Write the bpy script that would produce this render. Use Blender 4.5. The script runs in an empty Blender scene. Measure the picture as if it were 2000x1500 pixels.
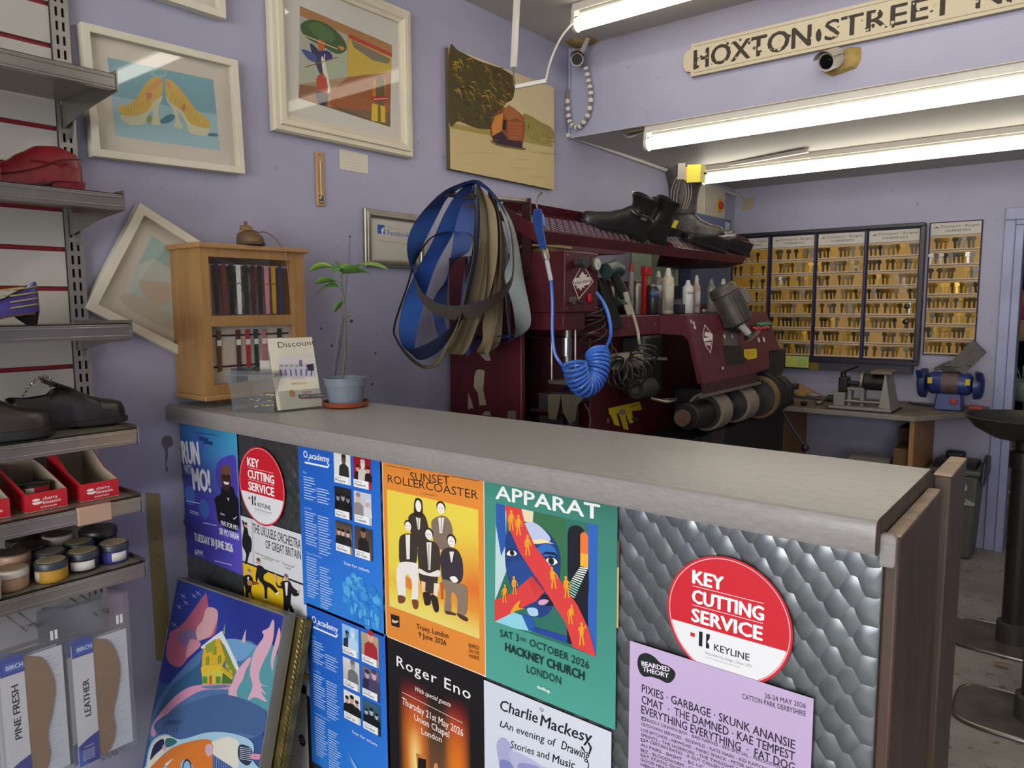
import bpy, bmesh, math, random
from mathutils import Vector, Matrix, Euler
SC = bpy.context.scene
COL = SC.collection
PI = math.pi
rnd = random.Random(7)

# ---------------------------------------------------------------- camera
F_PX = 1440.0
CAM = Vector((2.11, 0.0, 1.5))
YAW, PITCH, ROLL = math.radians(38.57), math.radians(-6.18), math.radians(-0.285)
_f = Vector((-math.sin(YAW)*math.cos(PITCH), math.cos(YAW)*math.cos(PITCH), math.sin(PITCH)))
_r = Vector((math.cos(YAW), math.sin(YAW), 0)); _u = _r.cross(_f)
R_ = _r*math.cos(ROLL) + _u*math.sin(ROLL)
U_ = -_r*math.sin(ROLL) + _u*math.cos(ROLL)
cd = bpy.data.cameras.new('camera'); cam = bpy.data.objects.new('camera', cd); COL.objects.link(cam)
cd.sensor_width = 36.0; cd.lens = 36.0*F_PX/2000.0; cd.clip_start = 0.02; cd.clip_end = 60
m3 = Matrix((R_, U_, -_f)).transposed()
cam.matrix_world = Matrix.Translation(CAM) @ m3.to_4x4()
SC.camera = cam

# ---------------------------------------------------------------- world and exposure
w = bpy.data.worlds.new('World'); SC.world = w; w.use_nodes = True
w.node_tree.nodes['Background'].inputs[0].default_value = (0.9, 0.93, 1.0, 1)
w.node_tree.nodes['Background'].inputs[1].default_value = 0.25
SC.view_settings.view_transform = 'Standard'
SC.view_settings.look = 'None'
SC.view_settings.exposure = 0.25
SC.view_settings.gamma = 1.0
SC.view_settings.use_curve_mapping = False
SC.cycles.use_denoising = True
SC.cycles.max_bounces = 8
SC.cycles.transparent_max_bounces = 16
SC.cycles.caustics_reflective = False
SC.cycles.caustics_refractive = False
TUBE_POWER = 8.6
# added area light behind the camera, brightening the counter front
ld = bpy.data.lights.new('added_front_fill', 'AREA'); ld.shape = 'RECTANGLE'; ld.size = 3.6; ld.size_y = 1.7; ld.energy = 170; ld.color = (.98, .98, 1.0)
lo = bpy.data.objects.new('added_front_fill', ld); COL.objects.link(lo); lo.location = (2.6, -3.45, 1.6); lo.rotation_euler = (math.radians(90), 0, 0)

# ---------------------------------------------------------------- surveying: a sight line met with a known plane of the shop
def ray(px, py):
    return R_*((px-1000)/F_PX) - U_*((py-750)/F_PX) + _f
def onX(px, py, x):
    r = ray(px, py); return CAM + r*((x-CAM.x)/r.x)
def onY(px, py, y):
    r = ray(px, py); return CAM + r*((y-CAM.y)/r.y)
def onZ(px, py, z):
    r = ray(px, py); return CAM + r*((z-CAM.z)/r.z)

# ---------------------------------------------------------------- colour and materials
def lin(c):
    if isinstance(c, str):
        c = c.lstrip('#'); c = tuple(int(c[i:i+2], 16) for i in (0, 2, 4))
    o = []
    for v in c[:3]:
        v = v/255.0
        o.append(v/12.92 if v <= 0.04045 else ((v+0.055)/1.055)**2.4)
    return (o[0], o[1], o[2], 1.0)

MATS = {}
def mat(name, col, rough=0.5, metal=0.0, var=0.0, vscale=8.0, bump=0.0, bscale=60.0, spec=0.5, col2=None, stretch=None, coat=0.0, detail=4.0):
    """principled material whose colour drifts between two tones over object-space noise, with optional grain bump"""
    if name in MATS: return MATS[name]
    m = bpy.data.materials.new(name); m.use_nodes = True
    nt = m.node_tree; b = nt.nodes['Principled BSDF']
    c = lin(col)
    b.inputs['Base Color'].default_value = c
    b.inputs['Roughness'].default_value = rough
    b.inputs['Metallic'].default_value = metal
    b.inputs['Specular IOR Level'].default_value = spec
    if coat: b.inputs['Coat Weight'].default_value = coat
    tc = mp = None
    def coords():
        nonlocal tc, mp
        if mp is None:
            tc = nt.nodes.new('ShaderNodeTexCoord'); mp = nt.nodes.new('ShaderNodeMapping')
            nt.links.new(tc.outputs['Object'], mp.inputs['Vector'])
            if stretch: mp.inputs['Scale'].default_value = stretch
        return mp.outputs['Vector']
    if var > 0 or col2 is not None:
        n = nt.nodes.new('ShaderNodeTexNoise'); n.inputs['Scale'].default_value = vscale; n.inputs['Detail'].default_value = detail
        nt.links.new(coords(), n.inputs['Vector'])
        r = nt.nodes.new('ShaderNodeValToRGB')
        r.color_ramp.elements[0].position = 0.3; r.color_ramp.elements[1].position = 0.7
        if col2 is not None:
            a, d = lin(col2), c
        else:
            a = tuple(v*(1-var) for v in c[:3])+(1,); d = tuple(min(1, v*(1+var)) for v in c[:3])+(1,)
        r.color_ramp.elements[0].color = a; r.color_ramp.elements[1].color = d
        nt.links.new(n.outputs['Fac'], r.inputs['Fac']); nt.links.new(r.outputs['Color'], b.inputs['Base Color'])
    if bump > 0:
        n = nt.nodes.new('ShaderNodeTexNoise'); n.inputs['Scale'].default_value = bscale; n.inputs['Detail'].default_value = 3
        nt.links.new(coords(), n.inputs['Vector'])
        bp = nt.nodes.new('ShaderNodeBump'); bp.inputs['Strength'].default_value = bump; bp.inputs['Distance'].default_value = 0.004
        nt.links.new(n.outputs['Fac'], bp.inputs['Height']); nt.links.new(bp.outputs['Normal'], b.inputs['Normal'])
    MATS[name] = m
    return m

def emit(name, col, s):
    if name in MATS: return MATS[name]
    m = bpy.data.materials.new(name); m.use_nodes = True; nt = m.node_tree; nt.nodes.clear()
    e = nt.nodes.new('ShaderNodeEmission'); o = nt.nodes.new('ShaderNodeOutputMaterial')
    e.inputs[0].default_value = lin(col); e.inputs[1].default_value = s
    nt.links.new(e.outputs[0], o.inputs[0]); MATS[name] = m; return m

def glass(name, tint='#ffffff', rough=0.02, haze=0.0, hazecol='#ffffff', ior=1.5):
    """thin clear sheet: fresnel mix of see-through and mirror, plus an optional milky share"""
    if name in MATS: return MATS[name]
    m = bpy.data.materials.new(name); m.use_nodes = True; nt = m.node_tree; nt.nodes.clear()
    o = nt.nodes.new('ShaderNodeOutputMaterial'); t = nt.nodes.new('ShaderNodeBsdfTransparent'); g = nt.nodes.new('ShaderNodeBsdfGlossy')
    fr = nt.nodes.new('ShaderNodeFresnel'); fr.inputs['IOR'].default_value = ior
    mx = nt.nodes.new('ShaderNodeMixShader')
    t.inputs[0].default_value = lin(tint); g.inputs['Roughness'].default_value = rough
    ge = nt.nodes.new('ShaderNodeNewGeometry'); mr = nt.nodes.new('ShaderNodeMapRange')
    mr.inputs['To Min'].default_value = ior; mr.inputs['To Max'].default_value = 1/ior
    nt.links.new(ge.outputs['Backfacing'], mr.inputs['Value']); nt.links.new(mr.outputs['Result'], fr.inputs['IOR'])
    nt.links.new(fr.outputs[0], mx.inputs[0])
    src = t.outputs[0]
    if haze > 0:
        d = nt.nodes.new('ShaderNodeBsdfDiffuse'); d.inputs[0].default_value = lin(hazecol)
        m2 = nt.nodes.new('ShaderNodeMixShader'); m2.inputs[0].default_value = haze
        nt.links.new(src, m2.inputs[1]); nt.links.new(d.outputs[0], m2.inputs[2]); src = m2.outputs[0]
    nt.links.new(src, mx.inputs[1]); nt.links.new(g.outputs[0], mx.inputs[2]); nt.links.new(mx.outputs[0], o.inputs[0])
    MATS[name] = m; return m

def print_mat(name, rough=0.4, spec=0.4):
    """printed sheet: ink colour stored per printed shape"""
    if name in MATS: return MATS[name]
    m = bpy.data.materials.new(name); m.use_nodes = True; nt = m.node_tree; b = nt.nodes['Principled BSDF']
    a = nt.nodes.new('ShaderNodeVertexColor'); a.layer_name = 'Ink'
    nt.links.new(a.outputs['Color'], b.inputs['Base Color'])
    b.inputs['Roughness'].default_value = rough; b.inputs['Specular IOR Level'].default_value = spec
    MATS[name] = m; return m
INK = print_mat('printed_paper', 0.38, 0.45)
INK_MATT = print_mat('printed_matt_paper', 0.7, 0.3)

# ---------------------------------------------------------------- object bookkeeping
def tag(o, label=None, cat=None, group=None, kind=None):
    if label: o['label'] = label
    if cat: o['category'] = cat
    if group: o['group'] = group
    if kind: o['kind'] = kind
    return o
def thing(name, label, cat, loc=(0, 0, 0), rot=(0, 0, 0), group=None):
    o = bpy.data.objects.new(name, None); COL.objects.link(o)
    o.location = loc; o.rotation_euler = rot; o.empty_display_size = 0.05
    return tag(o, label, cat, group)
def copy_tree(o, parent=None):
    c = o.copy(); COL.objects.link(c)
    if parent is not None: c.parent = parent
    for ch in list(o.children): copy_tree(ch, c)
    return c

class MB:
    """collects shapes and links them as one mesh object"""
    def __init__(s, M=None):
        s.v = []; s.f = []; s.m = []; s.k = 0; s.M = M or Matrix.Identity(4); s.ink = None
    def mat(s, k): s.k = k; return s
    def at(s, M): s.M = M; return s
    def add(s, vs, fs):
        b = len(s.v)
        s.v += [s.M @ Vector(p) for p in vs]
        for f in fs: s.f.append([b+i for i in f]); s.m.append(s.k)
        return s
    def box(s, x0, x1, y0, y1, z0, z1):
        return s.add([(x0,y0,z0),(x1,y0,z0),(x1,y1,z0),(x0,y1,z0),(x0,y0,z1),(x1,y0,z1),(x1,y1,z1),(x0,y1,z1)],
                     [(0,3,2,1),(4,5,6,7),(0,1,5,4),(1,2,6,5),(2,3,7,6),(3,0,4,7)])
    def hexa(s, p):
        return s.add(p, [(0,3,2,1),(4,5,6,7),(0,1,5,4),(1,2,6,5),(2,3,7,6),(3,0,4,7)])
    def obox(s, c, size, rot=(0,0,0)):
        Mx = Matrix.Translation(Vector(c)) @ Euler(rot).to_matrix().to_4x4()
        x, y, z = (v/2 for v in size); old = s.M; s.M = old @ Mx; s.box(-x,x,-y,y,-z,z); s.M = old; return s
    def beam(s, p0, p1, w, h, up=(0,0,1)):
        p0 = Vector(p0); p1 = Vector(p1); d = (p1-p0).normalized(); a = d.cross(Vector(up))
        if a.length < 1e-4: a = d.cross(Vector((1,0,0)))
        a.normalize(); b = a.cross(d).normalized(); a *= w/2; b *= h/2
        return s.add([p0-a-b,p0+a-b,p0+a+b,p0-a+b,p1-a-b,p1+a-b,p1+a+b,p1-a+b],
                     [(0,1,2,3),(7,6,5,4),(0,4,5,1),(1,5,6,2),(2,6,7,3),(3,7,4,0)])
    def loft(s, rings, closed=True, cap=True):
        n = len(rings[0]); vs = [p for r in rings for p in r]; fs = []
        for i in range(len(rings)-1):
            for j in range(n if closed else n-1):
                a = i*n+j; b = i*n+(j+1) % n
                fs.append((a, b, b+n, a+n))
        if cap and closed:
            fs.append(tuple(range(n-1, -1, -1))); fs.append(tuple((len(rings)-1)*n+j for j in range(n)))
        return s.add(vs, fs)
    def cyl(s, p0, p1, r0, r1=None, n=20, cap=True):
        p0 = Vector(p0); p1 = Vector(p1); r1 = r0 if r1 is None else r1
        d = (p1-p0).normalized(); a = d.orthogonal().normalized(); b = d.cross(a)
        c = [(math.cos(2*PI*i/n), math.sin(2*PI*i/n)) for i in range(n)]
        return s.loft([[p0+(a*x+b*y)*r0 for x, y in c], [p1+(a*x+b*y)*r1 for x, y in c]], True, cap)
    def lathe(s, prof, c=(0,0,0), axis=(0,0,1), n=24, cap=True):
        c = Vector(c); d = Vector(axis).normalized(); a = d.orthogonal().normalized(); b = d.cross(a)
        q = [(math.cos(2*PI*i/n), math.sin(2*PI*i/n)) for i in range(n)]
        return s.loft([[c+d*z+(a*x+b*y)*max(r, 1e-5) for x, y in q] for r, z in prof], True, cap)
    def tube(s, pts, r, n=8, closed=False, cap=True):
        pts = [Vector(p) for p in pts]; N = len(pts); rr = r if isinstance(r, (list, tuple)) else [r]*N
        tan = []
        for i in range(N):
            a = pts[(i-1) % N] if closed or i > 0 else pts[0]; b = pts[(i+1) % N] if closed or i < N-1 else pts[-1]
            tan.append((b-a).normalized() if (b-a).length > 1e-9 else Vector((0,0,1)))
        u = tan[0].orthogonal().normalized(); rings = []
        for i in range(N):
            if i > 0:
                ax = tan[i-1].cross(tan[i])
                if ax.length > 1e-7: u = Matrix.Rotation(tan[i-1].angle(tan[i]), 3, ax.normalized()) @ u
            u = (u - tan[i]*u.dot(tan[i])).normalized(); v = tan[i].cross(u)
            rings.append([pts[i]+(u*math.cos(2*PI*k/n)+v*math.sin(2*PI*k/n))*rr[i] for k in range(n)])
        if closed: rings.append(rings[0])
        return s.loft(rings, True, cap and not closed)
    def prism(s, pts, o, U, V, h):
        """polygon pts (u, v) in the plane o + uU + vV, thickened by vector h"""
        o = Vector(o); U = Vector(U); V = Vector(V); h = Vector(h); n = len(pts)
        a = [o+U*p[0]+V*p[1] for p in pts]; b = [p+h for p in a]
        return s.add(a+b, [tuple(range(n-1,-1,-1)), tuple(range(n, 2*n))]+[(i, (i+1) % n, n+(i+1) % n, n+i) for i in range(n)])
    def sphere(s, c, r, n=16, m=10, z0=-1.0, z1=1.0):
        c = Vector(c); rx, ry, rz = (r, r, r) if not isinstance(r, (tuple, list)) else r
        rings = []
        for i in range(m+1):
            t = z0+(z1-z0)*i/m; t = max(-0.9999, min(0.9999, math.sin(t*PI/2))); q = math.sqrt(max(1e-8, 1-t*t))
            rings.append([(c.x+rx*q*math.cos(2*PI*k/n), c.y+ry*q*math.sin(2*PI*k/n), c.z+rz*t) for k in range(n)])
        return s.loft(rings)
    def build(s, name, mats, parent=None, local=False, bevel=0.0, segs=2, smooth=38, sub=0, origin=None, solid=0.0):
        me = bpy.data.meshes.new(name)
        off = Vector((0,0,0))
        if parent is not None and not local:
            q = parent
            while q is not None: off += Vector(q.location); q = q.parent
        elif origin is not None: off = Vector(origin)
        me.from_pydata([tuple(p-off) for p in s.v], [], s.f)
        mats = mats if isinstance(mats, (list, tuple)) else [mats]
        for mm in mats: me.materials.append(mm)
        me.polygons.foreach_set('material_index', [min(k, len(mats)-1) for k in s.m])
        me.validate()
        bm = bmesh.new(); bm.from_mesh(me); bmesh.ops.recalc_face_normals(bm, faces=bm.faces[:]); bm.to_mesh(me); bm.free()
        me.polygons.foreach_set('use_smooth', [True]*len(me.polygons))
        me.set_sharp_from_angle(angle=math.radians(smooth))
        o = bpy.data.objects.new(name, me); COL.objects.link(o)
        if parent is not None: o.parent = parent
        elif origin is not None: o.location = off
        if solid:
            md = o.modifiers.new('Solidify', 'SOLIDIFY'); md.thickness = solid; md.offset = 0
        if bevel:
            md = o.modifiers.new('Bevel', 'BEVEL'); md.width = bevel; md.segments = segs; md.limit_method = 'ANGLE'; md.angle_limit = math.radians(40)
        if sub:
            md = o.modifiers.new('Subdivision', 'SUBSURF'); md.levels = sub; md.render_levels = sub
        return o

def smoothline(pts, k=6, closed=False):
    """Catmull-Rom through pts"""
    pts = [Vector(p) for p in pts]; n = len(pts); out = []
    for i in range(n if closed else n-1):
        g = (lambda j: pts[j % n]) if closed else (lambda j: pts[max(0, min(n-1, j))])
        p0, p1, p2, p3 = g(i-1), g(i), g(i+1), g(i+2)
        for t in (q/k for q in range(k)):
            out.append(0.5*((2*p1)+(p2-p0)*t+(2*p0-5*p1+4*p2-p3)*t*t+(-p0+3*p1-3*p2+p3)*t**3))
    if not closed: out.append(pts[-1])
    return out

# ---------------------------------------------------------------- flat printed art
_TXT = {}
def text_mesh(body, bold=0.0, spacing=1.0, res=2):
    key = (body, bold, spacing, res)
    if key in _TXT: return _TXT[key]
    cu = bpy.data.curves.new('lettering', 'FONT'); cu.body = body; cu.size = 1.0; cu.offset = bold; cu.space_character = spacing
    cu.resolution_u = res; cu.fill_mode = 'FRONT'
    ob = bpy.data.objects.new('lettering', cu); COL.objects.link(ob)
    dg = bpy.context.evaluated_depsgraph_get(); me = bpy.data.meshes.new_from_object(ob.evaluated_get(dg))
    vs = [(v.co.x, v.co.y) for v in me.vertices]; fs = [tuple(p.vertices) for p in me.polygons]
    bpy.data.objects.remove(ob); bpy.data.curves.remove(cu); bpy.data.meshes.remove(me)
    xs = [v[0] for v in vs] or [0, 1]
    _TXT[key] = (vs, fs, min(xs), max(xs)); return _TXT[key]

class Art:
    """one printed sheet: o = corner the drawing is measured from, U right, V up (unit vectors); later shapes lie a hair above earlier ones"""
    def __init__(s, o, U, V, step=0.000025, bend=None):
        s.o = Vector(o); s.U = Vector(U).normalized(); s.V = Vector(V).normalized(); s.N = s.U.cross(s.V).normalized()
        s.v = []; s.f = []; s.c = []; s.lay = 0; s.step = step; s.bend = bend
    def P(s, u, v, d):
        if s.bend: d = d + s.bend(u, v)
        return s.o+s.U*u+s.V*v+s.N*d
    def uv(s, p):
        q = Vector(p)-s.o; return (q.dot(s.U), q.dot(s.V))
    def raw(s, vs, fs, cols, up=True):
        if up: s.lay += 1
        b = len(s.v); d = s.lay*s.step
        s.v += [s.P(u, v, d) for u, v in vs]; s.c += cols if isinstance(cols, list) else [cols]*len(vs)
        s.f += [[b+i for i in f] for f in fs]; return s
    def poly(s, pts, col): return s.raw(pts, [tuple(range(len(pts)))], lin(col))
    def blob(s, pts, col, k=5):
        return s.poly([(p.x, p.y) for p in smoothline([(a, b, 0) for a, b in pts], k, True)], col)
    def rect(s, u0, v0, u1, v1, col): return s.poly([(u0,v0),(u1,v0),(u1,v1),(u0,v1)], col)
    def grad(s, u0, v0, u1, v1, rows):
        """rows: [(t, left colour, right colour)] from v0 (t=0) to v1 (t=1)"""
        vs = []; cs = []; fs = []
        for i, (t, a, b) in enumerate(rows):
            v = v0+(v1-v0)*t; vs += [(u0, v), (u1, v)]; cs += [lin(a), lin(b)]
            if i: fs.append((2*i-2, 2*i-1, 2*i+1, 2*i))
        return s.raw(vs, fs, cs)
    def field(s, u0, v0, u1, v1, nx, ny, fn, up=True):
        """smooth colour field fn(tu, tv) -> linear rgb"""
        vs = []; cs = []; fs = []
        for j in range(ny+1):
            for i in range(nx+1):
                vs.append((u0+(u1-u0)*i/nx, v0+(v1-v0)*j/ny)); c = fn(i/nx, j/ny); cs.append((c[0], c[1], c[2], 1))
        for j in range(ny):
            for i in range(nx):
                a = j*(nx+1)+i; fs.append((a, a+1, a+nx+2, a+nx+1))
        return s.raw(vs, fs, cs, up)
    def disc(s, u, v, r, col, r2=None, n=28, a0=0, a1=360):
        r2 = r if r2 is None else r2; full = abs(a1-a0) >= 360
        m = n if full else n+1
        return s.poly([(u+r*math.cos(math.radians(a0+(a1-a0)*i/n)), v+r2*math.sin(math.radians(a0+(a1-a0)*i/n))) for i in range(m)], col)
    def ring(s, u, v, r, w, col, n=48, r2=None):
        r2 = r if r2 is None else r2; vs = []; fs = []
        for i in range(n):
            a = 2*PI*i/n; c, q = math.cos(a), math.sin(a)
            vs += [(u+r*c, v+r2*q), (u+(r-w)*c, v+(r2-w)*q)]
            j = (i+1) % n; fs.append((2*i, 2*j, 2*j+1, 2*i+1))
        return s.raw(vs, fs, lin(col))
    def line(s, pts, wd, col):
        vs = []; fs = []; n = len(pts)
        for i, (u, v) in enumerate(pts):
            a = pts[max(0, i-1)]; b = pts[min(n-1, i+1)]; dx, dy = b[0]-a[0], b[1]-a[1]; L = math.hypot(dx, dy) or 1
            ww = wd[i] if isinstance(wd, (list, tuple)) else wd
            vs += [(u-dy/L*ww/2, v+dx/L*ww/2), (u+dy/L*ww/2, v-dx/L*ww/2)]
            if i: fs.append((2*i-2, 2*i-1, 2*i+1, 2*i))
        return s.raw(vs, fs, lin(col))
    def text(s, body, u, v, h, col, width=None, align='l', bold=0.0, rot=0.0, slant=0.0, spacing=1.0, res=2):
        """h = cap height; width squeezes or stretches the line to that length"""
        vs, fs, x0, x1 = text_mesh(body, 0.0, spacing, res)
        if not vs: return s
        k = h/0.73; kx = width/(x1-x0) if width else k
        W = (x1-x0)*kx; sh = {'l': 0, 'c': -W/2, 'r': -W}[align]; ca, sa = math.cos(rot), math.sin(rot)
        out = []
        for x, y in vs:
            a = (x-x0)*kx+sh+slant*y*k; b = y*k; out.append((u+a*ca-b*sa, v+a*sa+b*ca))
        s.raw(out, fs, lin(col))
        if bold > .004:
            b = bold*min(k, kx*1.15)*.9; b2 = bold*k*.5
            for du, dv in ((b*ca, b*sa), (-b*ca, -b*sa), (0, b2), (0, -b2)): s.lay += .22; s.raw([(p+du, q+dv) for p, q in out], fs, lin(col), False)
        return s
    def lines(s, u, v, w_, n, pitch, col, h=.0016, seed=1, jit=.5):
        r = random.Random(seed)
        for i in range(n): s.rect(u, v-i*pitch, u+w_*(1-jit*r.random()), v-i*pitch+h, col); s.lay -= 1
        s.lay += 1
    def build(s, name, parent=None, m=None, thick=0.0, back=None):
        """thick: the sheet's own thickness behind its first shape"""
        me = bpy.data.meshes.new(name)
        off = Vector((0,0,0)); q = parent
        while q is not None: off += Vector(q.location); q = q.parent
        org = off if parent is not None else s.o
        me.from_pydata([tuple(p-org) for p in s.v], [], s.f)
        me.materials.append(m or INK)
        a = me.color_attributes.new('Ink', 'FLOAT_COLOR', 'POINT')
        a.data.foreach_set('color', [x for c in s.c for x in c])
        o = bpy.data.objects.new(name, me); COL.objects.link(o)
        if parent is not None: o.parent = parent
        else: o.location = org
        return o
    def sheet(s, u0, v0, u1, v1, t, col):
        """solid body of the sheet behind the printing"""
        b = len(s.v)
        for d in (-t, 0.0):
            s.v += [s.P(u, v, d) for u, v in ((u0,v0),(u1,v0),(u1,v1),(u0,v1))]
        s.c += [lin(col)]*8
        s.f += [[b+i for i in f] for f in [(0,3,2,1),(4,5,6,7),(0,1,5,4),(1,2,6,5),(2,3,7,6),(3,0,4,7)]]
        return s
# ================================================================ the setting
def wall_material(name, col, stain='#8d8aa0'):
    m = bpy.data.materials.new(name); m.use_nodes = True; nt = m.node_tree; b = nt.nodes['Principled BSDF']
    tc = nt.nodes.new('ShaderNodeTexCoord')
    n1 = nt.nodes.new('ShaderNodeTexNoise'); n1.inputs['Scale'].default_value = 2.2; n1.inputs['Detail'].default_value = 6; n1.inputs['Roughness'].default_value = 0.6
    n2 = nt.nodes.new('ShaderNodeTexNoise'); n2.inputs['Scale'].default_value = 26; n2.inputs['Detail'].default_value = 5
    for n in (n1, n2): nt.links.new(tc.outputs['Object'], n.inputs['Vector'])
    r = nt.nodes.new('ShaderNodeValToRGB'); r.color_ramp.elements[0].position = 0.32; r.color_ramp.elements[1].position = 0.68
    c = lin(col); r.color_ramp.elements[0].color = tuple(v*0.88 for v in c[:3])+(1,); r.color_ramp.elements[1].color = c
    nt.links.new(n1.outputs['Fac'], r.inputs['Fac'])
    r2 = nt.nodes.new('ShaderNodeValToRGB'); r2.color_ramp.elements[0].position = 0.24; r2.color_ramp.elements[1].position = 0.30
    nt.links.new(n2.outputs['Fac'], r2.inputs['Fac'])
    mx = nt.nodes.new('ShaderNodeMixRGB'); mx.inputs['Color1'].default_value = lin(stain)
    nt.links.new(r2.outputs['Color'], mx.inputs['Fac']); nt.links.new(r.outputs['Color'], mx.inputs['Color2'])
    nt.links.new(mx.outputs['Color'], b.inputs['Base Color']); b.inputs['Roughness'].default_value = 0.55
    b.inputs['Specular IOR Level'].default_value = 0.35
    n3 = nt.nodes.new('ShaderNodeTexNoise'); n3.inputs['Scale'].default_value = 9; n3.inputs['Detail'].default_value = 5
    nt.links.new(tc.outputs['Object'], n3.inputs['Vector'])
    bp = nt.nodes.new('ShaderNodeBump'); bp.inputs['Strength'].default_value = 0.25; bp.inputs['Distance'].default_value = 0.01
    nt.links.new(n3.outputs['Fac'], bp.inputs['Height']); nt.links.new(bp.outputs['Normal'], b.inputs['Normal'])
    return m
LAV = wall_material('lavender_wall_paint', '#a6a5bb')
CEIL = wall_material('off_white_ceiling_paint', '#bdb8b1', '#a49e97')
TRIM_LAV = mat('lavender_gloss_paint', '#8f92b4', 0.4, var=0.12, vscale=5)

def floor_material():
    m = bpy.data.materials.new('speckled_grey_floor'); m.use_nodes = True; nt = m.node_tree; b = nt.nodes['Principled BSDF']
    tc = nt.nodes.new('ShaderNodeTexCoord')
    n1 = nt.nodes.new('ShaderNodeTexNoise'); n1.inputs['Scale'].default_value = 3; n1.inputs['Detail'].default_value = 7; n1.inputs['Roughness'].default_value = 0.65
    n2 = nt.nodes.new('ShaderNodeTexNoise'); n2.inputs['Scale'].default_value = 22; n2.inputs['Detail'].default_value = 4; n2.inputs['Roughness'].default_value = 0.6
    for n in (n1, n2): nt.links.new(tc.outputs['Object'], n.inputs['Vector'])
    r = nt.nodes.new('ShaderNodeValToRGB'); r.color_ramp.elements[0].position = 0.3; r.color_ramp.elements[1].position = 0.7
    r.color_ramp.elements[0].color = lin('#7d7a76'); r.color_ramp.elements[1].color = lin('#a19d97')
    nt.links.new(n1.outputs['Fac'], r.inputs['Fac'])
    r2 = nt.nodes.new('ShaderNodeValToRGB'); r2.color_ramp.elements[0].position = 0.27; r2.color_ramp.elements[1].position = 0.42
    nt.links.new(n2.outputs['Fac'], r2.inputs['Fac'])
    mx = nt.nodes.new('ShaderNodeMixRGB'); mx.inputs['Color1'].default_value = lin('#3f3c3b')
    nt.links.new(r2.outputs['Color'], mx.inputs['Fac']); nt.links.new(r.outputs['Color'], mx.inputs['Color2'])
    nt.links.new(mx.outputs['Color'], b.inputs['Base Color']); b.inputs['Roughness'].default_value = 0.45
    return m
FLOOR = floor_material()

def struct(name, mb, m, bevel=0.0):
    o = mb.build(name, m, bevel=bevel); o['kind'] = 'structure'; return o

D = 5.22          # back wall
HY = 3.10         # face of the dropped beam
ZS, ZC = 2.31, 2.73
RX, FY = 5.2, -3.2
DX0, DX1, DZ = 1.72, 2.75, 1.97   # doorway in the back wall
struct('floor', MB().box(-0.1, RX+.1, FY-.1, D+3.2, -0.1, 0.0), FLOOR)
struct('wall_left', MB().box(-0.12, 0.0, FY, D+.1, 0, ZC+.1), LAV)
struct('wall_back', MB().box(-0.1, DX0, D, D+.12, 0, ZS+.05).box(DX1, RX, D, D+.12, 0, ZS+.05).box(DX0, DX1, D, D+.12, DZ, ZS+.05), LAV)
struct('wall_right', MB().box(RX, RX+.1, FY, D+3, 0, ZC+.1), LAV)
struct('wall_front', MB().box(-.1, .7, FY-.1, FY, 0, ZC+.1).box(4.5, RX, FY-.1, FY, 0, ZC+.1).box(.7, 4.5, FY-.1, FY, 0, .65).box(.7, 4.5, FY-.1, FY, 2.5, ZC+.1), LAV)
struct('added_window_1', MB().box(.7, 4.5, FY-.08, FY-.03, .65, .72).box(.7, 4.5, FY-.08, FY-.03, 2.43, 2.5).box(.7, .77, FY-.08, FY-.03, .72, 2.43).box(4.43, 4.5, FY-.08, FY-.03, .72, 2.43).box(2.57, 2.63, FY-.08, FY-.03, .72, 2.43), TRIM_LAV)  # unseen window, added to let the front fill light in
struct('ceiling', MB().box(-.1, RX, FY, HY+.05, ZC, ZC+.1), CEIL)
struct('wall_beam', MB().box(-.1, RX, HY, HY+.03, ZS+.002, ZC+.05), LAV)
struct('ceiling_lower', MB().box(-.1, RX, HY+.0301, D+.1, ZS, ZS+.08).box(-.1, RX, HY, HY+.03, ZS-.001, ZS+.0018), CEIL)
# doorway to the back room
fr = MB()
fr.box(DX0-.085, DX0-.0305, D-.028, D-.001, 0, DZ-.0005).box(DX0-.03, DX0+.012, D-.036, D+.13, 0, DZ-.031)
fr.box(DX0-.085, DX1+.07, D-.028, D-.001, DZ, DZ+.07).box(DX0-.03, DX1-.001, D-.036, D+.13, DZ-.0305, DZ-.001)
fr.box(DX1, DX1+.07, D-.028, D-.001, 0, DZ-.0005)
struct('door_1', fr, TRIM_LAV, bevel=.004)
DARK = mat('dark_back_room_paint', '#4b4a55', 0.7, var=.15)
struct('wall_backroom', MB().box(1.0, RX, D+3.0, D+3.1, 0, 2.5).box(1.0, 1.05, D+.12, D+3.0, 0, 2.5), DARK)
struct('ceiling_backroom', MB().box(1.0, RX, D+.12, D+3.1, 2.45, 2.55), CEIL)
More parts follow.
